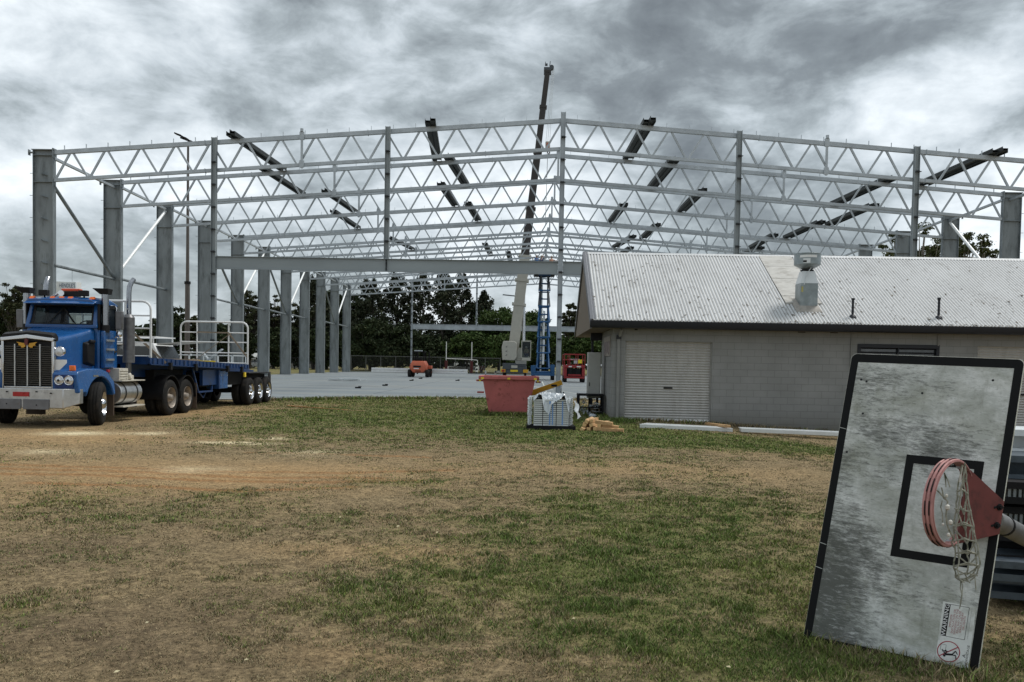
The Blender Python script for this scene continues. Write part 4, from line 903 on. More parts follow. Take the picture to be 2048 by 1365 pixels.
sg = sg[1:4]; m.add([(x*1.003, y*1.003, zc+.22) for x, y in sg]+[(x*1.003, y*1.003, zc+.36) for x, y in sg], [(i, i+1, i+4, i+3) for i in range(2)]); m.add([(x*1.006, y*1.006, zc+.24) for x, y in sg[:2]]+[(x*1.006, y*1.006, zc+.30) for x, y in sg[:2]], [(0, 1, 3, 2)], 1); fp(m, 'rating_plate', [galv_lt, black], cw_, fix=False)
m = MB(); m.tube([(.05, -n1_*1.3, zc+.1), (-.05, -w*.9, zc-.05), (-.12, -w*1.0, ht+.1), (-.16, -w*1.02, ht-.05)], .012, 6); fp(m, 'cable', galv_lt); m = MB(); m.box((-w*.80, -w-.004, ht*.72), (.05, .006, .16)); fp(m, 'warning_label', mat('faded_label', (.42, .38, .12), .6))
m = MB(); zz0 = -w*sl_; m.loft([[(-w*1.5, -w*1.5, -w*1.5*sl_-.02+.02), (w*1.5, -w*1.5, -w*1.5*sl_+.0), (w*1.5, w*1.6, w*1.6*sl_), (-w*1.5, w*1.6, w*1.6*sl_)], [(-w*1.02, -w*1.02, -w*sl_+.13), (w*1.02, -w*1.02, -w*sl_+.13), (w*1.02, w*1.02, w*sl_+.10), (-w*1.02, w*1.02, w*sl_+.10)]]); fp(m, 'roof_flashing', mat('lead_flashing', (.30, .28, .25), .6, 0, .2))
# leaf litter on the roof
m = MB(); lit = mat('leaf_litter', (.09, .075, .055), .8, 0, .4, 3)
rnd = random.Random(5)
for i in range(1700):
    x = rnd.uniform(RX+.1, XEND); v = rnd.random()**.55; Y = RY-v*(RY-EY)+.0
    if vnoise(np.array([x*1.0]), np.array([Y]), .9)[0]*1.2+rnd.random()*.5 < .62: continue
    s = rnd.uniform(.012, .036)*(1 if rnd.random() < .9 else 1.6); a = rnd.uniform(-.9, .9); z = rz2(Y)+.014
    for kx in range(1 if s < .035 else 3):
        xx = x+rnd.uniform(-.02, .02)*kx; YY = Y+rnd.uniform(-.03, .03)*kx; z = rz2(YY)+.014; ca, sa = math.cos(a+kx), math.sin(a+kx)
        P = [(xx-s*ca, YY-s*sa), (xx+s*.35*sa, YY-s*.35*ca), (xx+s*ca, YY+s*sa), (xx-s*.3*sa, YY+s*.3*ca)]
        m.add([(p, q_, rz2(q_)+.016+.006*(j == 2)) for j, (p, q_) in enumerate(P)], [(0, 1, 2, 3)])
for i in range(420):      # dense row above the gutter
    x = rnd.uniform(RX+.2, XEND)
    if vnoise(np.array([x]), np.array([3.]), .6)[0] < .35: continue
    s = rnd.uniform(.015, .035); Y = EY-.05+rnd.uniform(0, .06); m.add([(x-s, Y, rz2(Y)+.012), (x, Y-.01, rz2(Y)+.03), (x+s, Y, rz2(Y)+.014), (x, Y+.03, rz2(Y+.03)+.02)], [(0, 1, 2, 3)])
tag(m.build('leaf_litter', lit, fix=False), 'dark dead leaves and droppings scattered over the shed roof', 'leaves', kind='stuff')
# electrical cabinet
q = AY(1176, 705, 27.6); q2 = AY(1203, 797, 27.6)
m = MB(); x0, x1 = q[0], q[0]+.42; m.b2(x0, x1, 27.5, 27.95, q2[2], q[2]); cab = thing('electrical_cabinet', 'tall grey steel electrical cabinet beside the left end of the shed', 'cabinet', (x0+.2, 27.7, 0)); m.build('cabinet_body', cab_grey, cab, off=cab.location, bevel=.01)
m = MB(); m.b2(x0+.02, x1-.02, 27.488, 27.499, q2[2]+.02, q[2]-.02); d = m.build('door', cab_grey, cab, off=cab.location, bevel=.004); m = MB(); m.box((x0+.06, 27.48, q2[2]+.45), (.025, .02, .12)); m.build('handle', black, d, off=cab.location)
m = MB(); m.b2(x0+.05, x0+.12, 27.6, 27.7, 0, q2[2]); m.b2(x1-.12, x1-.05, 27.6, 27.7, 0, q2[2]); m.build('stand', dust_blk, cab, off=cab.location)
# ================================================================ SITE THINGS NEAR THE SLAB
# red skip
a = G(978, 831); bq = thing('skip_bin', 'faded red steel skip bin with flared sides and yellow reflectors, standing in long grass', 'skip bin', (-.66, 27.25, 0))
h = 1.16
def ring_(x0, x1, y0, y1, z): return [(x0, y0, z), (x1, y0, z), (x1, y1, z), (x0, y1, z)]
m = MB(); m.loft([ring_(-.62, .62, 0, 1.5, .02), ring_(-.84, .84, -.12, 1.75, h)], caps=False); m.add(ring_(-.62, .62, 0, 1.5, .03), [(0, 1, 2, 3)]); body = m.build('bin_body', skip_red, bq, fix=False, flat=True)
sm = body.modifiers.new('Solidify', 'SOLIDIFY'); sm.thickness = .02
m = MB()
for p, q in (((-.92, -.16), (.92, -.16)), ((.92, -.16), (.92, 1.8)), ((.92, 1.8), (-.92, 1.8)), ((-.92, 1.8), (-.92, -.16))): m.bar((*p, h+.04), (*q, h+.04), .10, .11)
m.build('rim', skip_red, bq, bevel=.012)
m = MB()
for x in (-.93, -.88): m.cyl((x-.12, .0, h-.06), (x+.05, .0, h-.06), .03)
m.cyl((-1.02, .1, .72), (-.8, .1, .72), .03); m.cyl((1.02, .1, h-.08), (.85, .1, h-.08), .03); m.build('lifting_lug', skip_red, bq)
m = MB()
for x in (-.84, 0, .84): m.box((x, -.215, h+.02), (.09, .012, .06))
m.box((-.925, -.1, h-.02), (.06, .08, .12)); m.box((.925, -.1, h-.02), (.06, .08, .12)); m.build('reflectors', yellow_r, bq)
m = MB(); m.b2(-.7, .7, .1, 1.6, .6, h-.05); m.box((-.2, .5, h), (.7, .3, .08), .3); m.box((.35, .3, h+.02), (.5, .1, .06), -.2); m.build('rubbish', timber_old, bq)
# jib arm behind it
P = AY(1072, 782, 29.5); Q = AY(1124, 765, 29.5)
jb = thing('lifting_jib', 'yellow forklift lifting jib resting beside the red bin with a hook hanging off its tip', 'lifting jib', (P[0], P[1], 0))
m = MB(); p_ = Vector((0, 0, P[2]-.02)); q_ = Vector((Q[0]-P[0], 0, Q[2])); m.bar(p_, q_, .12, .17); m.bar(p_+Vector((-.7, 0, -.15)), p_+Vector((.1, 0, 0)), .14, .2); m.build('boom', yellow, jb, bevel=.01)
m = MB(); m.box((p_.x+.62, -.065, (p_.z+q_.z)/2+.05), (.2, .005, .07)); m.build('decal', black, jb)
m = MB()
for i in range(4): m.lathe([(-.012, .018), (0, .03), (.012, .018)], (q_.x-.03, 0, q_.z-.14-.045*i), 'y' if i % 2 else 'x', 8)
m.tube([(q_.x-.03, 0, q_.z-.30), (q_.x-.03, 0, q_.z-.38), (q_.x+.03, 0, q_.z-.44), (q_.x+.07, 0, q_.z-.38), (q_.x+.05, 0, q_.z-.33)], .018, 6); m.build('hook', black, jb)
m = MB(); m.bar((-.75, 0, P[2]-.15), (-.75, 0, 0), .1, .1); m.bar((-.75, .3, .03), (-.75, -.3, .03), .1, .06); m.build('stand', dust_blk, jb)
# pallet of wrapped galvanised battens
c = G(1102, 862); pl_ = thing('pallet', 'black pallet on the grass in front of the red bin', 'pallet', (.56, 21.35, 0))
m = MB()
for y in (0, .45, .9): m.b2(-.62, .62, y, y+.1, .0, .09)
for i in range(7): m.b2(-.6+i*.175, -.6+i*.175+.12, 0, 1.0, .091, .11)
m.build('pallet_deck', black, pl_, off=(0, 0, 0)); m = MB(); m.b2(-.62, .62, -.02, 0, .0, .11); m.build('front_board', dust_blk, pl_)
pk = thing('batten_stack', 'banded stack of galvanised channels with toothed ends under torn white plastic, on the black pallet', 'metal stack', (.56, 21.4, .11))
m = MB()
for i in range(13): m.b2(-.44, .44, 0, .85, i*.052, i*.052+.036)
m.build('channels', galv_lt, pk); m = MB(); m.b2(-.42, .42, .03, .83, 0, .66); m.build('shade_core', mat('batten_shade', (.05, .06, .07), .6, .1), pk)  # dark filler box paints the shade seen in the gaps between channels
rnd = random.Random(3)
for s in (-1, 1):
    m = MB()
    for yy in np.linspace(0.0, .85, 9):
        for i in range(15):
            z = .02+i*.046; o_ = rnd.uniform(-.02, .02); x = s*(.52+o_); t_ = .055
            m.bar((x-t_, yy, z), (x+t_*.2, yy+.03, z+.03), .05, .012); m.bar((x+t_*.2, yy+.03, z+.03), (x-t_*.2, yy, z+.05), .05, .012)
    m.build('toothed_ends', galv_lt, pk, flat=True)
m = MB()
for x in (-.22, .12): m.b2(x, x+.016, -.006, -.001, 0, .70); m.b2(x, x+.016, -.006, .86, .70, .704)
m.build('strap_band', black, pk); m = MB()
for x in (-.05, .27, .02): m.b2(x, x+.03, -.004, -.001, .02, .62)
m.build('blue_film', mat('blue_film', (.15, .3, .6), .4), pk)
# crumpled wrap
nx, ny = 40, 30; m = MB(); vs = []
for j in range(ny):
    for i in range(nx):
        u, v = i/(nx-1), j/(ny-1); x = (u-.5)*.90; y = -.07+v*.98
        z = .745+.05*math.sin(u*9+v*5)+.035*rnd.uniform(-1, 1)-.9*max(0, abs(u-.5)-.36)-max(0, .12-v)*4.2*float(vnoise(np.array([u*3.1]), np.array([.5]), .35)[0])**1.5
        vs.append((x+rnd.uniform(-.012, .012), y+rnd.uniform(-.012, .012), z))
m.add(vs, [(j*nx+i, j*nx+i+1, (j+1)*nx+i+1, (j+1)*nx+i) for j in range(ny-1) for i in range(nx-1)]); m.build('plastic_cover', wrap, pk, fix=False, smooth=25)
m = MB(); vs = []
for j in range(14):
    for i in range(6): u, v = i/5, j/13; vs.append((.56+.10*u+.10*v+.03*math.sin(v*9+i), .1+.25*u, .62-.42*v+.03*rnd.uniform(-1, 1)))
m.add(vs, [(j*6+i, j*6+i+1, (j+1)*6+i+1, (j+1)*6+i) for j in range(13) for i in range(5)]); m.build('torn_plastic', wrap, pk, fix=False)
# timber offcuts
tp = [(1163, 862, 0), (1176, 862, 0), (1189, 863, 0), (1207, 863, 0), (1219, 863, 0), (1168, 855, 1), (1181, 855, 1), (1198, 857, 1), (1213, 856, 1), (1172, 848, 2), (1182, 849, 2), (1206, 850, 2)]
endm = mat('timber_end', (.62, .42, .20), .7, 0, .2, 12, stain=((.25, .13, .06), 12, .5, .7))
for i, (px, py, l) in enumerate(tp):
    q = G(px, py+l*7.0); left = i not in (3, 4, 8, 11); ln = rnd.uniform(.5, .75) if left else rnd.uniform(.4, .55)
    ax = Vector((.35+rnd.uniform(-.1, .1), 1, rnd.uniform(-.03, .06))) if left else Vector((1, -.35, -.10))
    ax = ax.normalized()*ln; o = MB(); z = .055+l*.095+rnd.uniform(-.01, .015); up_ = (rnd.uniform(-.5, .5) if left else -.2, 0, 1)
    o.bar((0, 0, z), (ax.x, ax.y, max(.05, z+ax.z)), .10, .09, up=up_); ob = o.build('timber_block', timber, None, bevel=.004); ob.location = (q[0]-(.0 if left else .18), 21.15+(q[1]-21.2)*.3+.05*l+rnd.uniform(-.05, .08), 0)
    e_ = MB(); dd = ax.normalized(); e_.bar(Vector((0, 0, z))-dd*.006, Vector((0, 0, z))-dd*.001, .092, .082, up=up_); e_.build('sawn_end', endm, ob)
    row = ('bottom', 'middle', 'top')[l]; tot = (5, 4, 3)[l]; pos = i-(0, 5, 9)[l]
    where = (['leftmost', 'second from left', 'third from left', 'fourth from left', 'rightmost'], ['leftmost', 'second from left', 'third from left', 'rightmost'], ['leftmost', 'middle', 'rightmost'])[l][pos]
    tag(ob, f'sawn timber offcut, {where} of the {row} row in the pile beside the pallet', 'timber', 'timber offcuts piled beside the pallet')
# long purlins lying along the shed wall
m = MB()
a = thing('long_purlins', 'flat stack of long galvanised purlins lying on the grass along the shed wall', 'purlins', (2.9, 22.6, -.0))
def gz(x, y): return float(height(np.array([float(x)]), np.array([float(y)]))[0])
for j, (o_, x1) in enumerate(((0, 5.4), (.16, 5.4), (.32, 5.42), (.48, 5.45), (-.02, 14), (.2, 14), (.42, 14))):
    m = MB(); seg = 5.4 if j < 4 else 14; xs = 2.95+.08*j if j < 4 else 5.5+.03*j
    y = 22.65+o_-.0; za, zb_ = gz(xs, y)+.10, gz(x1, y-.25)+.10
    if j >= 4: za = gz(xs, y)+.12
    dy = -.17*(x1-xs)/2.5*.6
    A = Vector((xs-2.9, y-22.6, za)); B = Vector((x1-2.9, y-22.6+dy*.25, zb_ if j < 4 else gz(8, y)+.07)); m.bar(A, B, .145, .012); m.bar(A+Vector((0, -.07, -.04)), B+Vector((0, -.07, -.04)), .012, .085); m.bar(A+Vector((0, -.045, -.085)), B+Vector((0, -.045, -.085)), .05, .01)
    m.build('purlin', galv_lt, a, flat=True)
m = MB(); m.bar((5.25-2.9, -.25, .16), (5.05-2.9, 1.6, .10), .10, .07); o = m.build('timber_bearer', timber, None, bevel=.006); o.location = (2.9, 22.6, gz(5.2, 22.6)); tag(o, 'single squared timber laid across the long purlins in front of the roller door', 'timber')
# work trolley with junk near the mullion base
q = G(1160, 812); tb = thing('work_trolley', 'dark steel site trolley with a flat top, standing behind the wrapped pallet stack', 'trolley', (1.95, 27.2, 0))
m = MB(); m.b2(-.42, .42, -.3, .4, .68, .74); m.build('top', dust_blk, tb, bevel=.01); m = MB()
for x in (-.38, .38):
    for y in (-.26, .36): m.b2(x-.03, x+.03, y-.03, y+.03, 0, .68)
m.b2(-.38, .38, -.27, -.25, .3, .34); m.build('legs', dust_blk, tb)
m = MB()
for i in range(40): a_ = rnd.uniform(0, 6.3); x, y, z = rnd.uniform(-.4, .3), rnd.uniform(-.25, .2), rnd.uniform(.05, .5); m.bar((x, y, z), (x+.12*math.cos(a_), y+.05, z+.08*math.sin(a_)), .04, .02)
tag(m.build('scrap_pile', galv, None), 'tangle of galvanised brackets heaped under the dark site trolley', 'scrap', kind='stuff'); bpy.data.objects['scrap_pile'].location = (1.95, 27.2, 0)
m = MB(); m.b2(-.25, .25, -.2, .2, 0, .28); m.box((.0, .0, .32), (.4, .25, .06), .3); o = m.build('timber_crate', timber_old); o.location = (2.2, 28.3, 0); tag(o, 'low weathered timber crate under the grey electrical cabinet', 'crate')
m = MB(); m.lathe([(0, .02), (.03, .11), (.08, .13), (.12, .10), (.14, .02)], (0, 0, 0), 'z', 12); o = m.build('crumpled_bag', wrap); o.location = (2.0, 26.6, 0); tag(o, 'small crumpled white bag on the ground beside the dark trolley', 'bag')
# timber plank / strap on the dirt
q = G(575, 813); q2 = G(700, 822); m = MB(); m.bar((0, 0, .02), (q2[0]-q[0], q2[1]-q[1], .02), .09, .02); o = m.build('timber_plank', mat('orange_plank', (.36, .17, .06), .8, 0, .2)); o.location = (q[0], q[1], 0); tag(o, 'long thin orange-brown plank lying on bare dirt by the slab edge', 'plank')
q = G(688, 822); m = MB(); m.bar((0, 0, .02), (.7, -.1, .02), .08, .02); o = m.build('timber_plank', mat('pale_plank', (.45, .3, .16), .8, 0, .2)); o.location = (q[0], q[1], 0); tag(o, 'short pale plank at the right end of the long orange-brown one', 'plank')
# purlins on the slab
q = G(685, 762, .04); st_ = thing('purlin_pile', 'small untidy pile of galvanised purlins lying on the open concrete slab', 'purlins', (q[0], q[1], .04))
for j, (x0, x1, y0, y1, z) in enumerate(((-1.2, .9, 0, 0, .05), (-.9, 1.4, .4, .2, .06), (-1.1, .6, -.3, .1, .16), (.2, 1.7, -.6, .9, .10), (-.1, 1.3, -.9, .2, .2))):
    m = MB(); m.bar((x0, y0, z), (x1, y1, z+.02), .2, .09); m.build('purlin', galv_lt, st_)
for px, py in ((823, 762), (841, 758), (915, 762), (716, 777), (770, 772)):
    q = G(px, py, .04); m = MB(); m.box((0, 0, .04), (.35, .2, .08), .2); m.box((.1, .05, .1), (.1, .2, .04), .8); o = m.build('packing_block', dust_blk); o.location = q
    tag(o, {823: 'small dark packing block left and in front of the forklift', 841: 'small dark packing block just in front of the forklift', 915: 'small dark packing block on the slab right of the forklift', 716: 'small dark packing block below the purlin pile on the slab', 770: 'small dark packing block on the bare slab between purlin pile and forklift'}[px], 'block', 'packing blocks on the slab')

# ================================================================ PEOPLE
def person(loc, rz, joints, shirt, trousers, hatc, label, s=1.0, group=None):
    """one skinned body; joints: dict of 3-D points; clothing and hat are children"""
    J = dict(pel=(0, 0, .95), che=(0, .0, 1.30), nek=(0, 0, 1.47), hd0=(0, -.01, 1.56), hd1=(0, -.015, 1.66), hd2=(0, -.01, 1.75),
             shL=(-.18, 0, 1.42), shR=(.18, 0, 1.42), elL=(-.25, -.05, 1.16), elR=(.25, -.05, 1.16), wrL=(-.22, -.25, 1.05), wrR=(.22, -.25, 1.05),
             hpL=(-.09, 0, .9), hpR=(.09, 0, .9), knL=(-.1, -.02, .5), knR=(.1, -.02, .5), anL=(-.11, .02, .09), anR=(.11, .02, .09), toL=(-.12, -.14, .04), toR=(.12, -.14, .04))
    J.update(joints or {})
    def skin(name, names, edges, rad, m_, parent, hands=False):
        vs = [J[n_] for n_ in names]; idx = {n_: i for i, n_ in enumerate(names)}; es = [(idx[a], idx[b]) for a, b in edges]; rr = [rad[n_] for n_ in names]
        if hands:
            for sd in 'LR':
                w_ = Vector(J['wr'+sd]); e_ = Vector(J['el'+sd]); d = (w_-e_).normalized(); sidev = d.cross(Vector((0, 0, 1))).normalized()
                pm = w_+d*.07; vs.append(tuple(pm)); rr.append(.026); pi_ = len(vs)-1; es.append((idx['wr'+sd], pi_))
                for f_ in range(4):
                    b0 = pm+sidev*(f_-1.5)*.02; b1 = b0+d*(.045+.008*(1.5-abs(f_-1.5)))+Vector((0, 0, -.01)); b2 = b1+d*.02+Vector((0, 0, -.03))
                    vs += [tuple(b1), tuple(b2)]; rr += [.009, .008]; es += [(pi_, len(vs)-2), (len(vs)-2, len(vs)-1)]
                tb_ = w_+d*.03+sidev*.045+Vector((0, 0, -.02)); vs.append(tuple(tb_)); rr.append(.01); es.append((idx['wr'+sd], len(vs)-1))
        me = bpy.data.meshes.new(name); me.from_pydata(vs, es, []); ob = bpy.data.objects.new(name, me); COL.objects.link(ob)
        md = ob.modifiers.new('Skin', 'SKIN'); md.use_smooth_shade = True
        for i, v_ in enumerate(me.skin_vertices[0].data): v_.radius = (rr[i], rr[i]*.85)
        me.skin_vertices[0].data[0].use_root = True
        sb = ob.modifiers.new('Sub', 'SUBSURF'); sb.levels = 1; sb.render_levels = 1
        me.materials.append(m_); ob.parent = parent; return ob
    root = thing('person', label, 'person', loc, rz, group); root.scale = (s, s, s)
    bj = ['pel', 'che', 'nek', 'hd0', 'hd1', 'hd2', 'shL', 'shR', 'elL', 'elR', 'wrL', 'wrR', 'hpL', 'hpR', 'knL', 'knR', 'anL', 'anR']
    be = [('pel', 'che'), ('che', 'nek'), ('nek', 'hd0'), ('hd0', 'hd1'), ('hd1', 'hd2'), ('che', 'shL'), ('che', 'shR'), ('shL', 'elL'), ('shR', 'elR'), ('elL', 'wrL'), ('elR', 'wrR'), ('pel', 'hpL'), ('pel', 'hpR'), ('hpL', 'knL'), ('hpR', 'knR'), ('knL', 'anL'), ('knR', 'anR')]
    rd = dict(pel=.13, che=.14, nek=.055, hd0=.075, hd1=.092, hd2=.07, shL=.06, shR=.06, elL=.042, elR=.042, wrL=.028, wrR=.028, hpL=.085, hpR=.085, knL=.055, knR=.055, anL=.04, anR=.04)
    skin('body', bj, be, rd, skin_m, root, True)
    r2_ = {k: v+.018 for k, v in rd.items()}; r2_['nek'] = .062
    skin('shirt', ['pel', 'che', 'nek', 'shL', 'shR', 'elL', 'elR'], [('pel', 'che'), ('che', 'nek'), ('che', 'shL'), ('che', 'shR'), ('shL', 'elL'), ('shR', 'elR')], r2_, shirt, root)
    r3 = dict(r2_); r3['pel'] = .155; skin('trousers', ['pel', 'hpL', 'hpR', 'knL', 'knR', 'anL', 'anR'], [('pel', 'hpL'), ('pel', 'hpR'), ('hpL', 'knL'), ('hpR', 'knR'), ('knL', 'anL'), ('knR', 'anR')], r3, trousers, root)
    m = MB()
    for sd in 'LR': a_ = Vector(J['an'+sd]); t__ = Vector(J['to'+sd]); m.tube([a_+Vector((0, .06, -.04)), a_+Vector((0, 0, -.035)), t__+Vector((0, .05, .0)), t__], [.045, .06, .05, .035], 8)
    m.build('boots', dust_blk, root)
    H = Vector(J['hd1']); m = MB(); m.lathe([(.03, .145), (.035, .125), (.09, .118), (.14, .09), (.165, .04), (.17, .001)], tuple(H+Vector((0, 0, .01))), 'z', 16); m.box(tuple(H+Vector((0, -.14, .045))), (.16, .1, .012)); m.build('hard_hat', hatc, root)
    m = MB()
    for x in (-.035, .035): m.lathe([(0, .001), (.006, .014)], tuple(H+Vector((x, -.092, .0))), 'y', 8)
    m.box(tuple(H+Vector((0, -.088, -.055))), (.05, .01, .012)); m.build('eyes_and_mouth', dust_blk, root)
    m = MB(); m.tube([tuple(H+Vector((0, -.085, 0))), tuple(H+Vector((0, -.115, -.03))), tuple(H+Vector((0, -.09, -.04)))], [.012, .017, .012], 8)
    for x in (-.09, .09): m.tube([tuple(H+Vector((x, 0, .02))), tuple(H+Vector((x*1.12, .01, 0))), tuple(H+Vector((x, 0, -.03)))], [.012, .016, .01], 6)
    m.build('nose_and_ears', skin_m, root)
    return root
cl_navy = mat('cloth_navy', (.02, .045, .14), .8, 0, .1); cl_blue = mat('cloth_blue', (.05, .16, .38), .8, 0, .1); cl_or = mat('cloth_orange', (.62, .28, .16), .8, 0, .1); cl_tan = mat('cloth_tan', (.4, .33, .24), .8); hat_w = mat('hat_white', (.75, .75, .72), .4)

# ================================================================ MACHINES
def mwheel(parent, x0, x1, y, r, name='wheel', rim=white_p):
    m = MB(); e = x1-x0; m.lathe([(0, r*.5), (0, r*.85), (e*.12, r*.97), (e*.3, r), (e*.7, r), (e*.88, r*.97), (e, r*.85), (e, r*.5)], (x0, y, r), 'x', 24); t_ = m.build(name, tyre_m, parent)
    m = MB(); m.lathe([(e*.1, .001), (e*.1, r*.5), (e*.9, r*.5), (e*.9, .001)], (x0, y, r), 'x', 16); m.build('hub', rim, t_)
    return t_
# crane
CY = 97.5; cr = thing('crane', 'white and grey all-terrain mobile crane with its boom raised high above the frame', 'crane', (-1.75, CY, SLB))
kx = CY/F
m = MB(); m.b2(-1.35, 1.35, -1.2, 7.5, .55, 1.35); m.b2(-1.3, .2, -1.3, -1.2, 1.0, 1.7); m.b2(-1.35, 1.3, -1.2, 6, 1.36, 1.62); m.build('carrier', crane_gr, cr, bevel=.04)
m = MB(); m.b2(-1.55, -1.0, -1.36, -1.25, .65, 1.0); m.b2(1.0, 1.55, -1.36, -1.25, .65, 1.0); lp_ = m.build('tail_light_panel', yellow, cr); m = MB(); m.box((-1.25, -1.37, .82), (.3, .02, .22)); m.build('tail_light', red_l, lp_)
m = MB(); m.b2(-.35, .35, -1.325, -1.301, 1.15, 1.45); m.build('rear_panel', crane_w, cr); m = MB(); m.b2(-.45, .4, -1.33, -1.31, .72, .95); m.build('hazard_plate', yellow_r, cr)
m = MB(); m.b2(.1, 1.35, -1.27, .9, 1.62, 2.0); m.build('deck_side', mat('crane_mid', (.25, .25, .23), .5), cr)
for y in (.2, 2.0, 4.4, 6.2):
    for s in (-1, 1): mwheel(cr, s*1.35-.24 if s > 0 else -1.35, s*1.35 if s > 0 else -1.11, y, .6)
m = MB(); m.b2(-2.2, 2.2, -.6, -.3, .55, .8); m.b2(-2.25, -2.05, -.6, -.3, 0, .8); m.b2(2.05, 2.25, -.6, -.3, 0, .8); m.b2(-2.5, -1.9, -.75, -.15, .0, .06); m.b2(1.9, 2.5, -.75, -.15, 0, .06); m.build('outriggers', crane_w, cr)
m = MB(); m.prism([(-2.05, 2.15), (-.45, 2.1), (-.1, 2.45), (-.15, 4.1), (-.5, 4.3), (-1.95, 4.3), (-2.15, 3.6)], lambda u, v, t_: (u*.85+.35, t_, v-.1), -1.0, -.1); cw1 = m.build('counterweight', crane_w, cr, bevel=.06)
m = MB()
for z in (2.55, 3.0, 3.5): m.tube([(-1.35+.35, -1.01, z), (-1.15+.35, -1.03, z+.22), (-.95+.35, -1.01, z), (-1.15+.35, -1.03, z-.05)], .05, 6, closed=True)
m.build('casting_marks', crane_gr, cw1)
m = MB(); m.prism([(-.1, 2.0), (1.7, 2.0), (1.7, 2.5), (1.1, 2.6), (.75, 3.4), (.55, 3.5), (.05, 3.0)], lambda u, v, t_: (u, t_, v), -.6, 1.6); m.build('turntable', crane_w, cr, bevel=.05)
# operator cab
m = MB(); cx0, cx1 = .75, 1.85
for x in (cx0, cx1-.08):
    for y in (-1.1, .3): m.b2(x, x+.08, y, y+.08, 2.1, 4.2)
m.b2(cx0, cx1, -1.1, .38, 4.15, 4.28); m.b2(cx0, cx1, -1.1, .38, 2.0, 2.35); m.b2(cx0, cx1, .3, .38, 2.35, 3.0); m.build('cab', crane_w, cr, bevel=.02)
m = MB(); m.b2(cx0+.09, cx1-.09, -1.06, -1.04, 2.36, 4.14); m.build('cab_glass', glassm, cr)
m = MB(); m.b2(cx0+.1, cx1-.1, .2, .28, 2.36, 4.14); m.b2(cx0+.3, cx1-.3, -.3, .18, 2.36, 2.6); m.build('cab_seat', dust_blk, cr)
sit = dict(knL=(-.12, -.42, .92), knR=(.12, -.42, .92), anL=(-.13, -.45, .5), anR=(.13, -.45, .5), toL=(-.13, -.6, .45), toR=(.13, -.6, .45), wrL=(-.2, -.38, 1.15), wrR=(.2, -.38, 1.15))
person((-1.75+1.3, CY-.35, SLB+1.83), 0, sit, cl_tan, cl_navy, hat_w, 'crane operator in a white hard hat sitting in the glass crane cab')
# boom: base at turntable, sections up to the tip
tip = AY(1096, 136, CY+2.0); b0 = AY(1027, 700, CY+.8); L0 = Vector(cr.location)
d = Vector(tip)-Vector(b0); pt = lambda f_: Vector(b0)+d*f_-L0
secs = [(0.0, .33, 1.2, 1.1, crane_w), (.325, .50, .95, .9, crane_dk), (.49, .70, .82, .78, crane_dk), (.69, .86, .70, .66, crane_dk), (.85, .985, .60, .56, crane_dk)]
for i, (f0, f1, w, hh, mm) in enumerate(secs):
    m = MB(); m.bar(pt(f0), pt(f1), w*.88, hh, up=(0, 1, 0)); m.bar(pt(f0)+Vector((0, -hh*.35, 0)), pt(f1)+Vector((0, -hh*.35, 0)), w, hh*.35, up=(0, 1, 0)); bs = m.build('boom_section', mm, cr, bevel=.05)
    m = MB(); m.bar(pt(f1-.004), pt(f1+.004), w*1.22, hh*1.2, up=(0, 1, 0)); m.build('collar', crane_w if i < 1 else crane_dk, bs)
    if i == 1: m = MB(); a_ = pt(f0); b__ = pt(f1); o_ = Vector((-w*.505, -hh*.5, 0)); m.bar(a_+o_, b__+o_, .06, .06, up=(0, 1, 0)); m.build('edge_highlight', crane_w, bs)  # pale bar stands in for the highlight along the boom's left edge
for f_ in (.16, .245): m = MB(); m.bar(pt(f_-.004), pt(f_+.004), 1.6, 1.4, up=(0, 1, 0)); m.build('collar', crane_w, cr)
m = MB(); m.box(tuple(pt(.075*0+.30)+Vector((.85, 0, 0))), (.5, .5, .5)); m.build('boom_winch', crane_dk, cr, bevel=.08)
m = MB(); m.bar(pt(.19)+Vector((-.6, -.2, 0)), pt(.19)+Vector((-2.0, -.2, .12)), .1, .12); m.build('jib_pin_bracket', crane_gr, cr)
m = MB(); m.box(tuple(pt(.988)), (.85, .6, .75)); m.cyl(tuple(pt(1.0)+Vector((.42, -.3, .0))), tuple(pt(1.0)+Vector((.42, .3, .0))), .26, n=16); m.box(tuple(pt(1.0)+Vector((-.2, 0, .35))), (.3, .2, .25)); m.cyl(tuple(pt(1.0)+Vector((.2, 0, .2))), tuple(pt(1.0)+Vector((.25, 0, .75))), .05, n=6); m.cyl(tuple(pt(1.0)+Vector((-.3, 0, .2))), tuple(pt(1.0)+Vector((-.3, 0, .7))), .04, n=6); m.build('boom_head', crane_gr, cr, bevel=.04)
m = MB(); m.cyl(tuple(Vector((1.0, .8, 2.4))), tuple(pt(.22)+Vector((.3, .4, -.2))), .19); m.build('luffing_ram', chrome, cr)
hk = Vector(AY(1095.5, 292, tip[1]))-L0; tp_ = pt(1.0)+Vector((.62, 0, -.1))
m = MB()
for x in (-.22, 0, .22): m.cyl(tuple(tp_+Vector((x*.4, 0, 0))), tuple(hk+Vector((x, 0, .5))), .022, n=5)
m.build('hoist_rope', galv_lt, cr)
m = MB(); m.box(tuple(hk), (.55, .35, 1.0)); hb = m.build('hook_block', crane_w, cr, bevel=.1); m = MB(); m.box(tuple(hk+Vector((0, -.18, 0))), (.3, .02, .6)); m.build('block_mark', hook_yel, hb); m = MB(); m.tube([tuple(hk+Vector(v_)) for v_ in ((0, 0, -.5), (0, 0, -.8), (.18, 0, -1.0), (.25, 0, -.8), (.2, 0, -.7))], .07, 8); m.cyl(tuple(hk+Vector((0, 0, -.9))), tuple(hk+Vector((-.1, 0, -9))), .03, n=5); m.build('hook', crane_dk, hb)
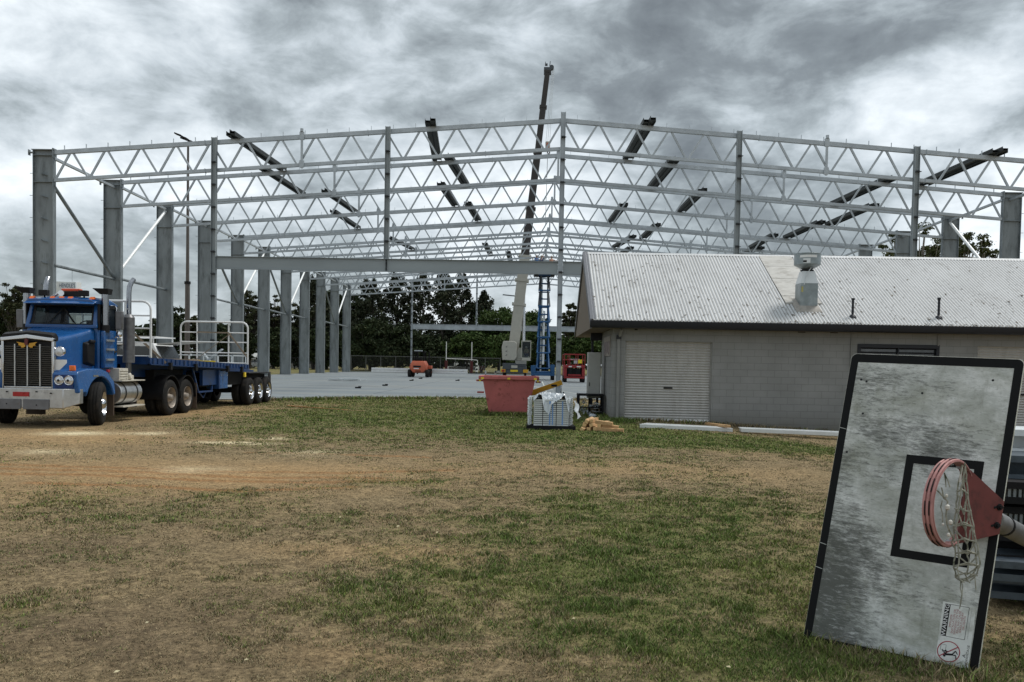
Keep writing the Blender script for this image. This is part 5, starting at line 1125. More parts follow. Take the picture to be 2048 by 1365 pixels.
# blue scissor lift
BY = 88.6; q = G(1085, 762, .04); bx0 = AY(1061, 750, BY)[0]; bx1 = AY(1110, 750, BY)[0]; bc_ = (bx0+bx1)/2
bl = thing('scissor_lift', 'blue scissor lift raised to full height beside the ridge post, three workers on its platform', 'scissor lift', (bc_, BY, SLB))
m = MB(); m.b2(-1.2, 1.2, -1.0, 2.6, .45, .75); m.b2(-1.25, -.75, -1.0, 2.6, .75, 1.5); m.b2(.8, 1.2, -1.0, 2.6, .75, 1.6); m.b2(-.74, .79, -.9, 2.4, .75, .9); m.build('chassis', lift_blue, bl, bevel=.03)
for s in (-1, 1):
    for y in (-.5, 1.9): mwheel(bl, s*1.2-.35 if s > 0 else -1.2, 1.2 if s > 0 else -.85, y, .42)
zt = AY(1090, 549, BY)[2]-SLB; nlev = 6; dz = (zt-1.3)/nlev
for s in (-1, 1):
    for i in range(nlev):
        z0 = 1.2+i*dz; m = MB(); w = .62-.02*i; yo = -.5
        xx = s*(w+.03)
        m.bar((xx, yo, z0), (xx-s*.12, yo+2.2, z0+dz), .16, .13); m.bar((xx-s*.16, yo+2.2, z0), (xx-s*.22, yo, z0+dz), .16, .13); m.build('scissor_arm', lift_blue if i < 4 else crane_gr, bl)
m = MB()
for i in range(nlev+1): z0 = 1.2+i*dz; m.cyl((-.62, -.5, z0), (.62, -.5, z0), .08); m.cyl((-.6, 1.7, z0), (.6, 1.7, z0), .07)
for i in range(nlev): m.cyl((-.6, .6, 1.2+(i+.5)*dz), (.6, .6, 1.2+(i+.5)*dz), .07)
m.build('cross_pins', lift_blue, bl)
m = MB(); m.cyl((.0, .2, 1.6), (.05, .9, 4.2), .12); m.cyl((0, .3, 4.6), (.05, .9, 7.2), .11); m.build('lift_ram', galv_lt, bl)
m = MB(); m.b2(-1.1, 1.05, -1.2, 2.9, zt, zt+.22); m.build('platform', dust_blk, bl, bevel=.02)
m = MB()
for z in (.6, 1.15):
    for a_, b__ in (((-1.05, -1.15), (1.0, -1.15)), ((1.0, -1.15), (1.0, 2.85)), ((1.0, 2.85), (-1.05, 2.85)), ((-1.05, 2.85), (-1.05, -1.15))): m.cyl((*a_, zt+.2+z), (*b__, zt+.2+z), .025, n=6)
for x, y in ((-1.05, -1.15), (0, -1.15), (1, -1.15), (1, .8), (-1.05, .8), (-1.05, 2.85), (1, 2.85)): m.cyl((x, y, zt+.2), (x, y, zt+1.35), .025, n=6)
m.build('guard_rail', galv, bl)
pz = SLB+zt+.22
wk = 'workers standing on the raised blue lift'
for px, sh, tr_, lab, up_ in ((1073, cl_blue, cl_navy, 'worker in a light blue shirt at the left end of the raised lift platform', 0), (1083, cl_navy, cl_navy, 'worker in a navy shirt and white hat in the middle of the lift platform', 1), (1103, cl_or, cl_tan, 'worker in an orange shirt at the right end of the lift platform', 2)):
    x = AY(px, 540, BY+.3)[0]; jj = {1: dict(elR=(.24, -.1, 1.5), wrR=(.2, -.25, 1.75)), 2: dict(elR=(.35, -.12, 1.28), wrR=(.5, -.25, 1.3), elL=(-.3, -.1, 1.2)), 0: dict()}[up_]
    person((x, BY+.2+.3*up_, pz), R((20, -15, 35)[up_]), jj, sh, tr_, hat_w, lab, 1.0, wk)
# red scissor lift
RY_ = 80.5; cxr = AY(1147, 760, RY_)[0]; rl = thing('scissor_lift', 'red scissor lift with its platform lowered, between the ridge post and the shed', 'scissor lift', (cxr, RY_, SLB))
m = MB(); m.b2(-.95, .95, -1.3, 2.2, .35, .55); m.b2(-.98, -.7, -1.32, 2.2, .55, 1.35); m.b2(.7, .98, -1.32, 2.2, .55, 1.35); m.b2(-.6, .6, -1.36, -1.3, .6, .75); m.build('chassis', lift_red, rl, bevel=.03)
m = MB(); m.b2(-.66, .66, -1.2, 2.1, .56, 1.3); m.b2(-.55, -.2, -1.3, -1.2, .75, 1.25); m.b2(.1, .55, -1.3, -1.2, .75, 1.25); m.build('folded_arms', dust_blk, rl, bevel=.02)
for s in (-1, 1):
    for y in (-.9, 1.7): mwheel(rl, .68 if s > 0 else -1.0, 1.0 if s > 0 else -.68, y, .36, rim=dust_blk)
m = MB(); m.b2(-.98, .98, -1.4, 2.4, 1.36, 1.62); m.build('platform', lift_red, rl, bevel=.02)
m = MB()
for z in (2.1, 2.62):
    for a_, b__ in (((-.95, -1.38), (.95, -1.38)), ((.95, -1.38), (.95, 2.38)), ((.95, 2.38), (-.95, 2.38)), ((-.95, 2.38), (-.95, -1.38))): m.cyl((*a_, z), (*b__, z), .035, n=6)
for x in (-.95, -.45, .3, .95):
    for y in (-1.38, 2.38): m.cyl((x, y, 1.6), (x, y, 2.64), .035, n=6)
m.build('guard_rail', lift_red, rl)
m = MB(); m.box((.5, -1.36, 1.95), (.36, .2, .34)); m.build('control_box', yellow_r, rl); m = MB(); m.box((0, -.9, 2.12), (.9, .5, .12), .2); m.box((.2, -.9, 1.9), (.5, .4, .3)); m.build('tool_cover', wrap, rl)
m = MB(); m.b2(-.55, -.25, -1.425, -1.405, 1.42, 1.52); m.b2(.2, .6, -1.425, -1.405, 1.42, 1.52); m.build('side_decals', white_p, rl)
# forklift and the bundle it carries
FY_ = 92.0; fx = AY(838, 750, FY_)[0]; fk = thing('forklift', 'orange rough-terrain forklift seen from behind on the slab, carrying a long bundle', 'forklift', (fx, FY_, SLB))
m = MB(); m.loft([[(-.55, -.9, .5), (.55, -.9, .5), (.55, .2, .5), (-.55, .2, .5)], [(-.82, -1.0, .85), (.82, -1.0, .85), (.82, 1.2, .85), (-.82, 1.2, .85)], [(-.86, -.95, 1.35), (.86, -.95, 1.35), (.86, 1.2, 1.35), (-.86, 1.2, 1.35)], [(-.66, -.7, 1.75), (.66, -.7, 1.75), (.66, 1.2, 1.75), (-.66, 1.2, 1.75)]]); m.build('counterweight', fork_or, fk, bevel=.06)
m = MB(); m.b2(-.5, .3, -1.02, -.9, 1.05, 1.25); m.b2(-.3, .3, -.96, -.85, .62, .75); m.build('rear_grille', black, fk)
m = MB(); m.b2(-.45, .1, -1.01, -.98, .88, .98); m.build('rear_stripe', white_p, fk)
for s in (-1, 1): mwheel(fk, .75 if s > 0 else -1.15, 1.15 if s > 0 else -.75, -.35, .42, rim=dust_blk); mwheel(fk, .7 if s > 0 else -1.2, 1.2 if s > 0 else -.7, 1.6, .55, rim=fork_or)
m = MB(); m.b2(.75, 1.22, 1.0, 2.1, .9, 1.25); m.b2(-1.22, -.75, 1.0, 2.1, .9, 1.15); m.build('front_guard', fork_or, fk, bevel=.05)
m = MB()
for x in (-.62, .5):
    for y in (-.3, 1.1): m.b2(x, x+.09, y, y+.09, 1.55, 2.72)
m.b2(-.65, .62, -.35, 1.25, 2.72, 2.8); m.build('overhead_guard', dust_blk, fk); m = MB(); m.b2(-.4, .3, .1, .6, 1.5, 1.9); m.b2(-.4, .3, .0, .12, 1.9, 2.1); m.build('seat', black, fk); m = MB(); m.b2(-.5, .4, -.34, -.2, 2.81, 2.9); m.build('roof_plate', wrap, fk)
m = MB()
for x in (-.55, .75): m.b2(x, x+.14, 2.15, 2.3, .3, 2.75)
m.b2(-.6, .9, 2.3, 2.38, .5, .9); m.build('mast', dust_blk, fk); m = MB()
for x in (-.45, .5): m.b2(x, x+.12, 2.38, 3.5, .42, .47)
m.build('forks', dust_blk, fk)
xa, xb = AY(744, 740, FY_+2.9)[0], AY(935, 744, FY_+2.9)[0]
m = MB()
for i, (z, y) in enumerate(((.54, 0), (.54, .35), (.80, .05), (.80, .38))): m.bar((0, y, z), (xb-xa, y, z-.02), .3, .23)
o = m.build('beam_bundle', white_p, None, bevel=.02); o.location = (xa, FY_+2.65, SLB); tag(o, 'long white bundle of wrapped purlins held across the forks of the orange forklift', 'beams')
m = MB()
for z, y in ((.54, 0), (.54, .35), (.80, .05), (.80, .38)): m.bar((-.012, y, z), (-.002, y, z), .22, .15)
m.build('open_ends', galv_col, o)
# drums, board and bollard by the crane
def striped(name, label, cat, px, py, wd, ht, diag=False):
    q = G(px, py, .04); k__ = q[1]/F; w_, h_ = wd*k__, ht*k__; n_ = 6; root = thing(name, label, cat, (q[0], q[1], .04)); A_, B_ = MB(), MB()
    if diag:
        A_.b2(-w_/2, w_/2, -.02, .0, h_*.25, h_)
        for i in range(-1, 4):
            x = -w_/2+i*w_*.42; B_.add([(max(-w_/2, min(w_/2, x+a_)), -.024, h_*(.25+.75*b__)) for a_, b__ in ((0, 0), (w_*.2, 0), (w_*.2+w_*.38, 1), (w_*.38, 1))], [(0, 1, 2, 3)])
        C_ = MB(); C_.b2(-.05, .05, .0, .05, 0, h_*.6); C_.build('post', dust_blk, root)
    else:
        for i in range(n_): (A_ if i % 2 else B_).cyl((0, 0, i*h_/n_), (0, 0, (i+1)*h_/n_), w_/2)
    A_.build('panel', white_p, root, fix=False); B_.build('stripes', red_l if diag else black, root, fix=False); return root
striped('hazard_board', 'square board with red and white diagonal stripes standing left of the crane', 'sign', 964, 745, 12, 16, True)
striped('marker_post', 'slim black and white banded post just left of the striped board', 'post', 953, 748, 4, 21)
striped('marker_post', 'short black and white banded post just right of the striped board', 'post', 971, 750, 3, 8)
# ================================================================ BEHIND THE TRUCK
def car(loc, rz, label, col, ute=False, group=None):
    root = thing('parked_ute' if ute else 'parked_car', label, 'ute' if ute else 'car', loc, rz, group)
    lo = [(-2.3, .45), (-2.3, .85), (-2.15, .98), (-1.1, 1.05), (1.9 if ute else 2.1, 1.02), (2.25, .9), (2.3, .5), (1.8, .35), (-1.9, .35)]
    m = MB(); m.prism(lo, lambda u, v, t_: (u, t_, v), -.88, .88); m.build('body', col, root, bevel=.06)
    up = [(-1.2, 1.02), (-.6, 1.55), (.5, 1.58), (.8, 1.02)] if ute else [(-1.2, 1.02), (-.5, 1.5), (1.1, 1.5), (1.9, 1.02)]
    m = MB(); m.prism(up, lambda u, v, t_: (u, t_*(1-.14*(v-1.02)/.5), v), -.80, .80); m.build('windows', dark_glass, root, bevel=.04)
    m = MB(); m.prism([(up[1][0]-.03, 1.53), (up[1][0]+.05, 1.62), (up[2][0]-.05, 1.62), (up[2][0]+.03, 1.53)], lambda u, v, t_: (u, t_, v-(.0 if ute else .05)), -.70, .70); m.build('roof', col, root, bevel=.02)
    for x in (-1.5, 1.5):
        for s in (-1, 1):
            m = MB(); m.lathe([(0, .18), (0, .30), (.03, .33), (.17, .33), (.2, .3), (.2, .18)], (x, s*.89-(.2 if s > 0 else 0), .33), 'y', 20); w_ = m.build('wheel', tyre_m, root); m = MB(); m.lathe([(.02, .001), (.02, .19), (.18, .19), (.18, .001)], (x, s*.89-(.2 if s > 0 else 0), .33), 'y', 14); m.build('rim', chrome, w_)
    return root
# high service ute with rack, seen over the trailer deck
sv = thing('service_truck', 'white service truck with roof racks parked behind the blue trailer deck', 'truck', (-15.6, 33.8, 0))
m = MB(); m.b2(-2.4, 2.6, -.95, .95, .5, 1.15); m.b2(-2.4, .0, -.95, .95, 1.15, 1.5); m.prism([(0.0, 1.15), (.0, 2.15), (.15, 2.22), (.9, 2.2), (1.25, 1.55), (2.3, 1.35), (2.4, 1.15)], lambda u, v, t_: (u, t_, v), -.9, .9); m.build('body', white_p, sv, bevel=.04)
m = MB(); m.prism([(.12, 1.55), (.12, 2.08), (.82, 2.08), (1.10, 1.55)], lambda u, v, t_: (u, t_, v), -.915, .915); m.prism([(.97, 2.1), (1.26, 1.6), (1.22, 1.58), (.93, 2.08)], lambda u, v, t_: (u+.02, t_, v+.01), -.8, .8); m.b2(-2.2, -.15, -.955, .955, 1.52, 1.95); m.build('windows', dark_glass, sv)
m = MB(); m.b2(-2.4, .0, -.97, .97, 2.12, 2.26); m.b2(-2.4, -2.3, -.95, .95, 1.5, 2.12); m.b2(-.1, 0, -.95, .95, 1.5, 2.12); m.b2(-1.3, -1.2, -.95, .95, 1.5, 2.12); m.build('canopy', white_p, sv, bevel=.02)
m = MB()
for z in (2.45,):
    for y in (-.9, .9): m.bar((-2.5, y, z), (1.0, y, z), .05, .05)
for x in (-2.3, -1.2, 0, .9): m.bar((x, -.9, 2.45), (x, .9, 2.45), .05, .05); m.bar((x, -.9, 2.2), (x, -.9, 2.45), .04, .04); m.bar((x, .9, 2.2), (x, .9, 2.45), .04, .04)
m.build('roof_rack', white_p, sv); m = MB(); m.add([(1.0, -.8, 2.2), (2.6, -.8, 2.32), (2.6, .5, 2.32), (1.0, .5, 2.2), (1.0, -.8, 2.14), (2.6, -.8, 2.29), (2.6, .5, 2.29), (1.0, .5, 2.14)], [(0, 1, 2, 3), (7, 6, 5, 4), (0, 4, 5, 1), (1, 5, 6, 2), (2, 6, 7, 3), (3, 7, 4, 0)]); m.build('raised_flap', cab_grey, sv)
for x in (-1.6, 1.8):
    for y in (-.95, .7): m = MB(); m.lathe([(0, .2), (0, .36), (.05, .4), (.2, .4), (.25, .36), (.25, .2)], (x, y, .4), 'y', 20); w_ = m.build('wheel', tyre_m, sv); m = MB(); m.lathe([(.03, .001), (.03, .2), (.2, .2), (.2, .001)], (x, y, .4), 'y', 12); m.build('rim', alu, w_)
# caged tool trailer
q = G(425, 760); ct = thing('cage_trailer', 'galvanised cage trailer with a folded ladder, seen through the rear white gate', 'trailer', (-15.5, 41.0, 0))
m = MB()
for z in (.7, 1.05, 1.45, 1.8):
    for y in (-.9, .9): m.bar((-1.4, y, z), (1.4, y, z), .04, .04)
    for x in (-1.4, 1.4): m.bar((x, -.9, z), (x, .9, z), .04, .04)
for x in (-1.4, -.7, 0, .7, 1.4):
    for y in (-.9, .9): m.bar((x, y, .6), (x, y, 1.82), .04, .04)
m.build('cage', galv_lt, ct); m = MB(); m.b2(-1.45, 1.45, -.95, .95, .5, .62); m.build('tray', galv, ct); m = MB(); m.bar((-1.2, -.2, .7), (.6, -.1, 2.1), .3, .05); m.bar((.6, .1, .7), (-.4, .1, 1.9), .25, .05); m.bar((.2, -.4, .7), (1.0, -.3, 1.5), .2, .08); m.build('ladder', galv, ct)
for y in (-1.1, .9): m = MB(); m.lathe([(0, .18), (0, .3), (.2, .3), (.2, .18)], (0, y, .3), 'y', 18); m.build('wheel', tyre_m, ct)
# flood-light pole
q = AY(370, 700, 75); lp = thing('floodlight_pole', 'tall brown floodlight pole with two lamp arrays behind the left columns', 'light pole', (q[0]+.2, 75, 0)); px0 = q[0]+.2
zj = AY(370, 566, 75)[2]; zt2 = AY(372, 284, 75)[2]
pole_m = mat('pole_brown', (.11, .095, .085), .6, 0, .15)
m = MB(); m.cyl((0, 0, 0), (0, 0, zj), .24, .20); m.build('lower_pole', pole_m, lp); m = MB(); m.cyl((0, 0, zj-.12), (0, 0, zj+.12), .27); m.build('collar', black, lp); m = MB(); m.cyl((0, 0, zj), (0, 0, zt2), .15, .09); m.build('upper_pole', pole_m, lp)
m = MB(); m.bar((-.7, 0, zt2+.35), (.5, 0, zt2-.1), .1, .1); m.build('cross_arm', black, lp)
for dx, dz_ in ((-.85, .55), (-.35, .3), (.15, .02), (.5, -.15)): m = MB(); m.loft([[(dx-.3, -.3, zt2+dz_+.1), (dx+.3, -.3, zt2+dz_-.12), (dx+.3, .3, zt2+dz_-.12), (dx-.3, .3, zt2+dz_+.1)], [(dx-.25, -.3, zt2+dz_+.2), (dx+.3, -.3, zt2+dz_-.0), (dx+.3, .3, zt2+dz_-.0), (dx-.25, .3, zt2+dz_+.2)]]); m.build('floodlight', black, lp)
# far sign box on a building
q = AY(148, 600, 120); q1 = AY(111, 563, 120); wdt = q[0]-q1[0]
hb_ = thing('sign_building', 'white building top with a big lettered sign, far behind the left column', 'building', (q1[0], 120, 0)); m = MB(); m.b2(0, wdt+.2, .2, 1.6, 0, q1[2]); m.build('wall', white_p, hb_)
m = MB(); m.b2(wdt*.30, wdt+.3, -.15, .19, q1[2]-1.3, q1[2]-.1); sg_ = m.build('sign', mat('sign_face', (.62, .66, .7), .5), hb_); m = MB(); add_text(m, "HENDLE'S", .62, lambda u, v: (wdt*.66+u*.86, -.17, q1[2]-.62+v*1.3)); m.build('lettering', mat('sign_blue', (.03, .05, .12), .5), sg_, fix=False, flat=True)
m = MB(); m.cyl((wdt*.8, .5, q1[2]), (wdt*.8, .5, q1[2]+1.6), .04, n=6); m.build('aerial', galv, hb_)
# fence, goal, houses, cars on the far side
def fence(x0, x1, Y, h_, label, n_, solid=False):
    f_ = thing('chain_fence', label, 'fence', (x0, Y, 0)); m = MB(); m.cyl((0, 0, h_), (x1-x0, 0, h_), .05, n=6); m.cyl((0, 0, .3), (x1-x0, 0, .3), .02, n=5); m.build('top_rail', fence_m, f_)
    for i in range(n_+1): x = (x1-x0)*i/n_; m = MB(); m.cyl((x, 0, 0), (x, 0, h_+.1), .06, n=6); m.build('post', fence_m, f_)
    m = MB(); m.add([(0, .02, 0), (x1-x0, .02, 0), (x1-x0, .02, h_), (0, .02, h_)], [(0, 1, 2, 3)]); m.build('wire_mesh', chain, f_, fix=False)
chain = bpy.data.materials.new('chain_wire'); chain.use_nodes = True; t = chain.node_tree; tr_n = t.nodes.new('ShaderNodeBsdfTransparent'); mxn = t.nodes.new('ShaderNodeMixShader'); t.nodes['Principled BSDF'].inputs['Base Color'].default_value = (.035, .037, .037, 1)
co_ = t.nodes.new('ShaderNodeTexCoord'); mp = t.nodes.new('ShaderNodeMapping'); mp.inputs['Rotation'].default_value = (0, R(45), 0); mp.inputs['Scale'].default_value = (14, 14, 14); t.links.new(co_.outputs['Object'], mp.inputs[0]); sp2 = t.nodes.new('ShaderNodeSeparateXYZ'); t.links.new(mp.outputs[0], sp2.inputs[0])
def mth(op, a_, b__=None):
    n_ = t.nodes.new('ShaderNodeMath'); n_.operation = op
    for i, q_ in enumerate((a_, b__)):
        if q_ is None: continue
        if hasattr(q_, 'links'): t.links.new(q_, n_.inputs[i])
        else: n_.inputs[i].default_value = q_
    return n_.outputs[0]
fa = mth('LESS_THAN', mth('FRACT', sp2.outputs[0]), .10); fb = mth('LESS_THAN', mth('FRACT', sp2.outputs[2]), .10); t.links.new(mth('MAXIMUM', fa, fb), mxn.inputs[0]); t.links.new(tr_n.outputs[0], mxn.inputs[1]); t.links.new(t.nodes['Principled BSDF'].outputs[0], mxn.inputs[2]); t.links.new(mxn.outputs[0], t.nodes['Material Output'].inputs[0])
xa = AY(702, 740, 137)[0]; xb = AY(1000, 740, 137)[0]; fence(xa, xb, 137, 2.5, 'dark chain-wire fence beyond the slab, between the last left column and the crane', 10)
xa = AY(380, 740, 150)[0]; xb = AY(690, 740, 150)[0]; fence(xa, xb, 150, 2.0, 'dark chain-wire fence across the lawn behind the left columns', 11)
gx0, gx1 = AY(892, 740, 131)[0], AY(943, 740, 131)[0]
gl = thing('goal_posts', 'white goal frame with dark red padded uprights in front of the far fence', 'goal', (gx0, 131, 0)); W_ = gx1-gx0
m = MB()
for x in (0, W_): m.cyl((x, 0, 0), (x, 0, 4.9), .06, n=6)
m.cyl((0, 0, 2.3), (W_, 0, 2.2), .06, n=6); m.cyl((W_, 0, 2.2), (W_+.9, 0, 2.1), .05, n=6); m.cyl((W_+.9, 0, 2.1), (W_+.9, 0, 0), .05, n=6); m.build('frame', white_p, gl); m = MB()
pad_m = mat('pad_red', (.08, .012, .014), .6)
for x in (0, W_): m = MB(); m.b2(x-.2, x+.2, -.2, .2, 0, 2.0); m.build('padding', pad_m, gl)
def house(px0, px1, pyr, pye, Y, label, wallm, roofm, side=True):
    x0, x1 = AY(px0, 730, Y)[0], AY(px1, 730, Y)[0]; zr = AY((px0+px1)/2, pyr, Y)[2]; ze = AY((px0+px1)/2, pye, Y)[2]; w_ = x1-x0; r_ = thing('house', label, 'house', (x0, Y, 0))
    m = MB(); m.b2(.4, w_-.4, 0, 8, 0, ze); wl = m.build('wall', wallm, r_, flat=True)
    m = MB(); m.loft([[(0, -.5, ze), (w_, -.5, ze), (w_, 8.5, ze), (0, 8.5, ze)], [(w_*.12, 4, zr), (w_*.88, 4, zr), (w_*.88, 4.1, zr), (w_*.12, 4.1, zr)]]); m.build('roof', roofm, r_, flat=True)
    for i in range(3): x = .4+(w_-.8)*(i+.5)/3; m = MB(); m.b2(x-.6, x+.6, -.03, .05, .9, min(ze-.3, 2.0)); m.build('window', dark_glass, r_, flat=True)
rw = mat('far_roof_white', (.62, .64, .66), .5); ww = mat('far_wall', (.32, .31, .29), .8); rr_ = mat('far_roof_red', (.22, .10, .08), .7)
house(562, 604, 712, 720, 175, 'low house with a long white roof seen between the left columns, nearer the trailer', ww, rw); house(608, 648, 713, 720, 178, 'low house with a white roof beyond the fence, right of its neighbour', ww, rw)
house(888, 962, 706, 716, 190, 'small white house half hidden under the trees behind the goal frame', white_p, rr_); house(470, 520, 706, 718, 182, 'grey-roofed house partly hidden behind the rear white gate', ww, cab_grey)
car((AY(924, 742, 150)[0], 150, 0), R(2), 'white car parked beyond the fence, right of the forklift', white_p)
car((AY(520, 742, 158)[0], 158, 0), R(180), 'white car parked beyond the lawn behind the left columns', white_p)
car((AY(552, 742, 160)[0], 160, 0), 0, 'silver car nearest the trailer end, parked beyond the lawn', alu)
# ================================================================ TREES
leaf_mats = {}
for nm, c in (('gum', (.050, .060, .028)), ('dense', (.032, .048, .020)), ('dome', (.050, .085, .022)), ('pine', (.034, .044, .024)), ('rgum', (.072, .090, .032))):
    leaf_mats[nm] = mat('leaf_'+nm, (1, 1, 1), .75, 0, .25, .6, attr='Col', spec=.15); leaf_mats[nm]['c'] = c
bark = mat('bark', (.07, .06, .05), .9, 0, .3, 3); bark_lt = mat('bark_pale', (.22, .20, .17), .8, 0, .3, 2)
def leaf_mesh(name, C, sz, m_, col, rg, parent):
    n = len(C); P = np.zeros((n, 4, 3)); a = rg.normal(size=(n, 3)); a /= np.linalg.norm(a, axis=1)[:, None]; b_ = rg.normal(size=(n, 3)); b_ -= (b_*a).sum(1)[:, None]*a; b_ /= np.linalg.norm(b_, axis=1)[:, None]
    s = (sz*(.6+.8*rg.random(n)))[:, None]; P[:, 0] = C-a*s; P[:, 1] = C-b_*s*.55; P[:, 2] = C+a*s; P[:, 3] = C+b_*s*.55
    me = bpy.data.meshes.new(name); me.vertices.add(n*4); me.vertices.foreach_set('co', P.ravel()); me.loops.add(n*4); me.loops.foreach_set('vertex_index', np.arange(n*4)); me.polygons.add(n); me.polygons.foreach_set('loop_start', np.arange(0, n*4, 4)); me.update(calc_edges=True)
    me.color_attributes.new('Col', 'FLOAT_COLOR', 'POINT').data.foreach_set('color', np.concatenate([np.repeat(col, 4, 0), np.ones((n*4, 1))], 1).ravel())
    me.materials.append(m_); o = bpy.data.objects.new(name, me); COL.objects.link(o); o.parent = parent; return o
def tree(px, ptop, hwpx, Y, kind, label, seed, cat='tree', base=0.12, name='tree', group='trees beyond the building site'):
    rg = np.random.default_rng(seed); p = AY(px, ptop, Y); H = p[2]; w = hwpx*Y/F; x = p[0]
    root = thing(name, label, cat, (x, Y, 0), 0, group); C = []; tr_ = MB(); bm_ = bark_lt if kind in ('rgum',) else bark
    tr_.tube([(0, 0, 0), (rg.normal()*.15, 0, H*.3), (rg.normal()*.3, 0, H*.6), (rg.normal()*.3, 0, H*.93)], [H*.022, H*.017, H*.011, H*.003], 8)
    if kind == 'pine':
        nb = int(70)
        for i in range(nb):
            f = base+(1-base)*((i+rg.random())/nb)**.9; z = H*f; L_ = w*(1.0-((f-.45)/.60)**2 if f > .45 else .75+.25*f/.45)*(.55+.6*rg.random()); L_ = max(L_, .5)
            a = rg.random()*6.283; e = np.array([L_*math.cos(a), L_*math.sin(a), L_*(.25+.25*rg.random())]); tr_.tube([(0, 0, z), tuple(e*.55+[0, 0, z-.1]), tuple(e+[0, 0, z])], [.10*(1.1-f), .06*(1.1-f), .015], 4, caps=False)
            for q_ in (.5, .72, .9, 1.0):
                nn = int(13+18*rg.random()); C.append(e*q_+[0, 0, z]+rg.normal(size=(nn, 3))*[.34*L_/2.4, .34*L_/2.4, .30])
        C = np.concatenate(C); sz = .26
    else:
        ncl = {'gum': 95, 'dense': 110, 'dome': 130, 'rgum': 120}[kind]; zc = H*({'gum': .66, 'rgum': .66}.get(kind, .52)); rz1 = H-zc
        cl = []
        for i in range(ncl):
            while True:
                v = rg.normal(size=3); v /= np.linalg.norm(v); r_ = rg.random()**(.33 if kind in ('dense', 'dome') else .45)
                if kind == 'dome' and v[2] < -.55: continue
                break
            c = np.array([v[0]*w*r_, v[1]*w*.8*r_, zc+v[2]*rz1*r_*(1 if v[2] > 0 else (.95 if kind in ('dense', 'dome') else .6))]); cs = w*({'gum': .17, 'rgum': .15, 'dense': .23, 'dome': .19}[kind])*(.6+.9*rg.random()); cl.append((c, cs))
        for c, cs in cl:
            nn = int({'gum': 70, 'rgum': 130, 'dense': 135, 'dome': 140}[kind]*(.7+.6*rg.random())); q_ = rg.normal(size=(nn, 3)); q_ /= np.linalg.norm(q_, axis=1)[:, None]
            q_ *= (rg.random(nn)**.6*(1+.5*(rg.random(nn) < .15)))[:, None]; C.append(c+q_*cs*[1.15, 1.15, .62])
            if kind in ('gum', 'rgum') or rg.random() < .3: k0 = np.array([0, 0, H*(.25+.3*rg.random())]); mid = (k0+c)/2+rg.normal(size=3)*.3+[0, 0, -.3]; tr_.tube([tuple(k0), tuple(mid), tuple(c)], [H*.008, H*.005, .03], 5, caps=False)
        C = np.concatenate(C); sz = {'gum': .22, 'rgum': .13, 'dense': .24, 'dome': .22}[kind]*(Y/150 if kind != 'rgum' else 1)
        C = C[C[:, 2] > .2]
    n = len(C); c0 = np.array(leaf_mats[kind]['c']); cn = np.floor(C/ (w*.25)).sum(1); tv = .75+.5*vnoise(C[:, 0]+C[:, 1]*.7+seed, C[:, 2], w*.35); col = c0*(tv*(.7+.6*rg.random(n)))[:, None]; col[:, 0] *= (.9+.35*rg.random(n))
    tk = tr_.build('trunk', bm_, root, smooth=80); leaf_mesh('crown', C, sz, leaf_mats[kind], col, rg, root); return root
T = [(28,563,30,150,'gum','tall thin-leaved tree at the left edge behind the truck'),(-14,590,36,152,'dense','dark tree cut by the left edge behind the truck'),(66,640,26,170,'dense','low dark tree just behind the left chrome exhaust stack of the truck'),
 (318,632,26,150,'dense','bushy tree between the second and third left columns'),(348,612,30,146,'dense','rounded dark tree around the foot of the floodlight pole'),(392,632,24,150,'gum','loose tree behind the fourth left column'),(440,652,28,156,'dense','dark tree behind the left mullion above the rear white gate'),
 (500,578,34,150,'gum','open-crowned tree left of the sixth left column'),(478,640,30,144,'dense','dark tree right above the rear white gate'),(548,586,30,158,'gum','open tree between the sixth and seventh left columns'),(545,655,32,148,'dense','low dark tree behind the sixth left column'),
 (590,655,30,156,'dense','dark tree behind the seventh and eighth left columns'),(628,560,32,152,'pine','slender tree rising behind the ninth left column'),(600,600,24,160,'gum','thin tree between the seventh and eighth left columns'),(655,585,34,160,'dense','tall dark tree behind the last left columns'),(640,660,34,150,'dense','low dark tree at the foot of the ninth left column'),
 (705,575,40,162,'dense','tall dark tree just right of the last left column'),(745,562,42,155,'pine','broad pine left of the far mullion'),(795,552,40,160,'pine','pine with see-through crown just left of the far mullion'),(842,548,42,156,'pine','tall pine just right of the far mullion'),(886,545,38,152,'pine','tallest pine, centre of the gap between the two far posts'),(925,553,36,160,'pine','pine just left of the short far post'),(965,590,34,158,'pine','lowest pine leaning right of the short far post'),
 (740,640,56,148,'dense','wide dark tree above the left end of the long white bundle'),(800,648,50,146,'dense','wide dark tree behind the forklift'),(860,672,46,147,'dense','low dark tree right of the forklift'),(700,660,40,150,'dense','dark tree left of the long white bundle above the fence'),
 (1000,614,62,150,'dome','broad green dome-shaped tree behind the crane boom'),(1062,622,48,156,'dome','green dome-shaped tree between boom and blue lift'),(935,668,50,145,'dome','low spreading green tree above the goal frame'),(1010,672,56,144,'dome','low green tree behind the crane body'),
 (1105,664,46,148,'dome','low green tree behind the ridge post'),(1142,606,22,170,'gum','thin tree seen between ridge post and shed gable'),(1165,672,44,150,'dome','green tree above the red lift beside the shed'),(1215,668,40,152,'dome','green tree partly behind the shed gable'),(1075,680,40,146,'dense','dark tree behind the base of the blue lift')]
for i, (px, pt_, hw_, Y, kd, lb) in enumerate(T): tree(px, pt_, hw_, Y, kd, lb, 100+i)
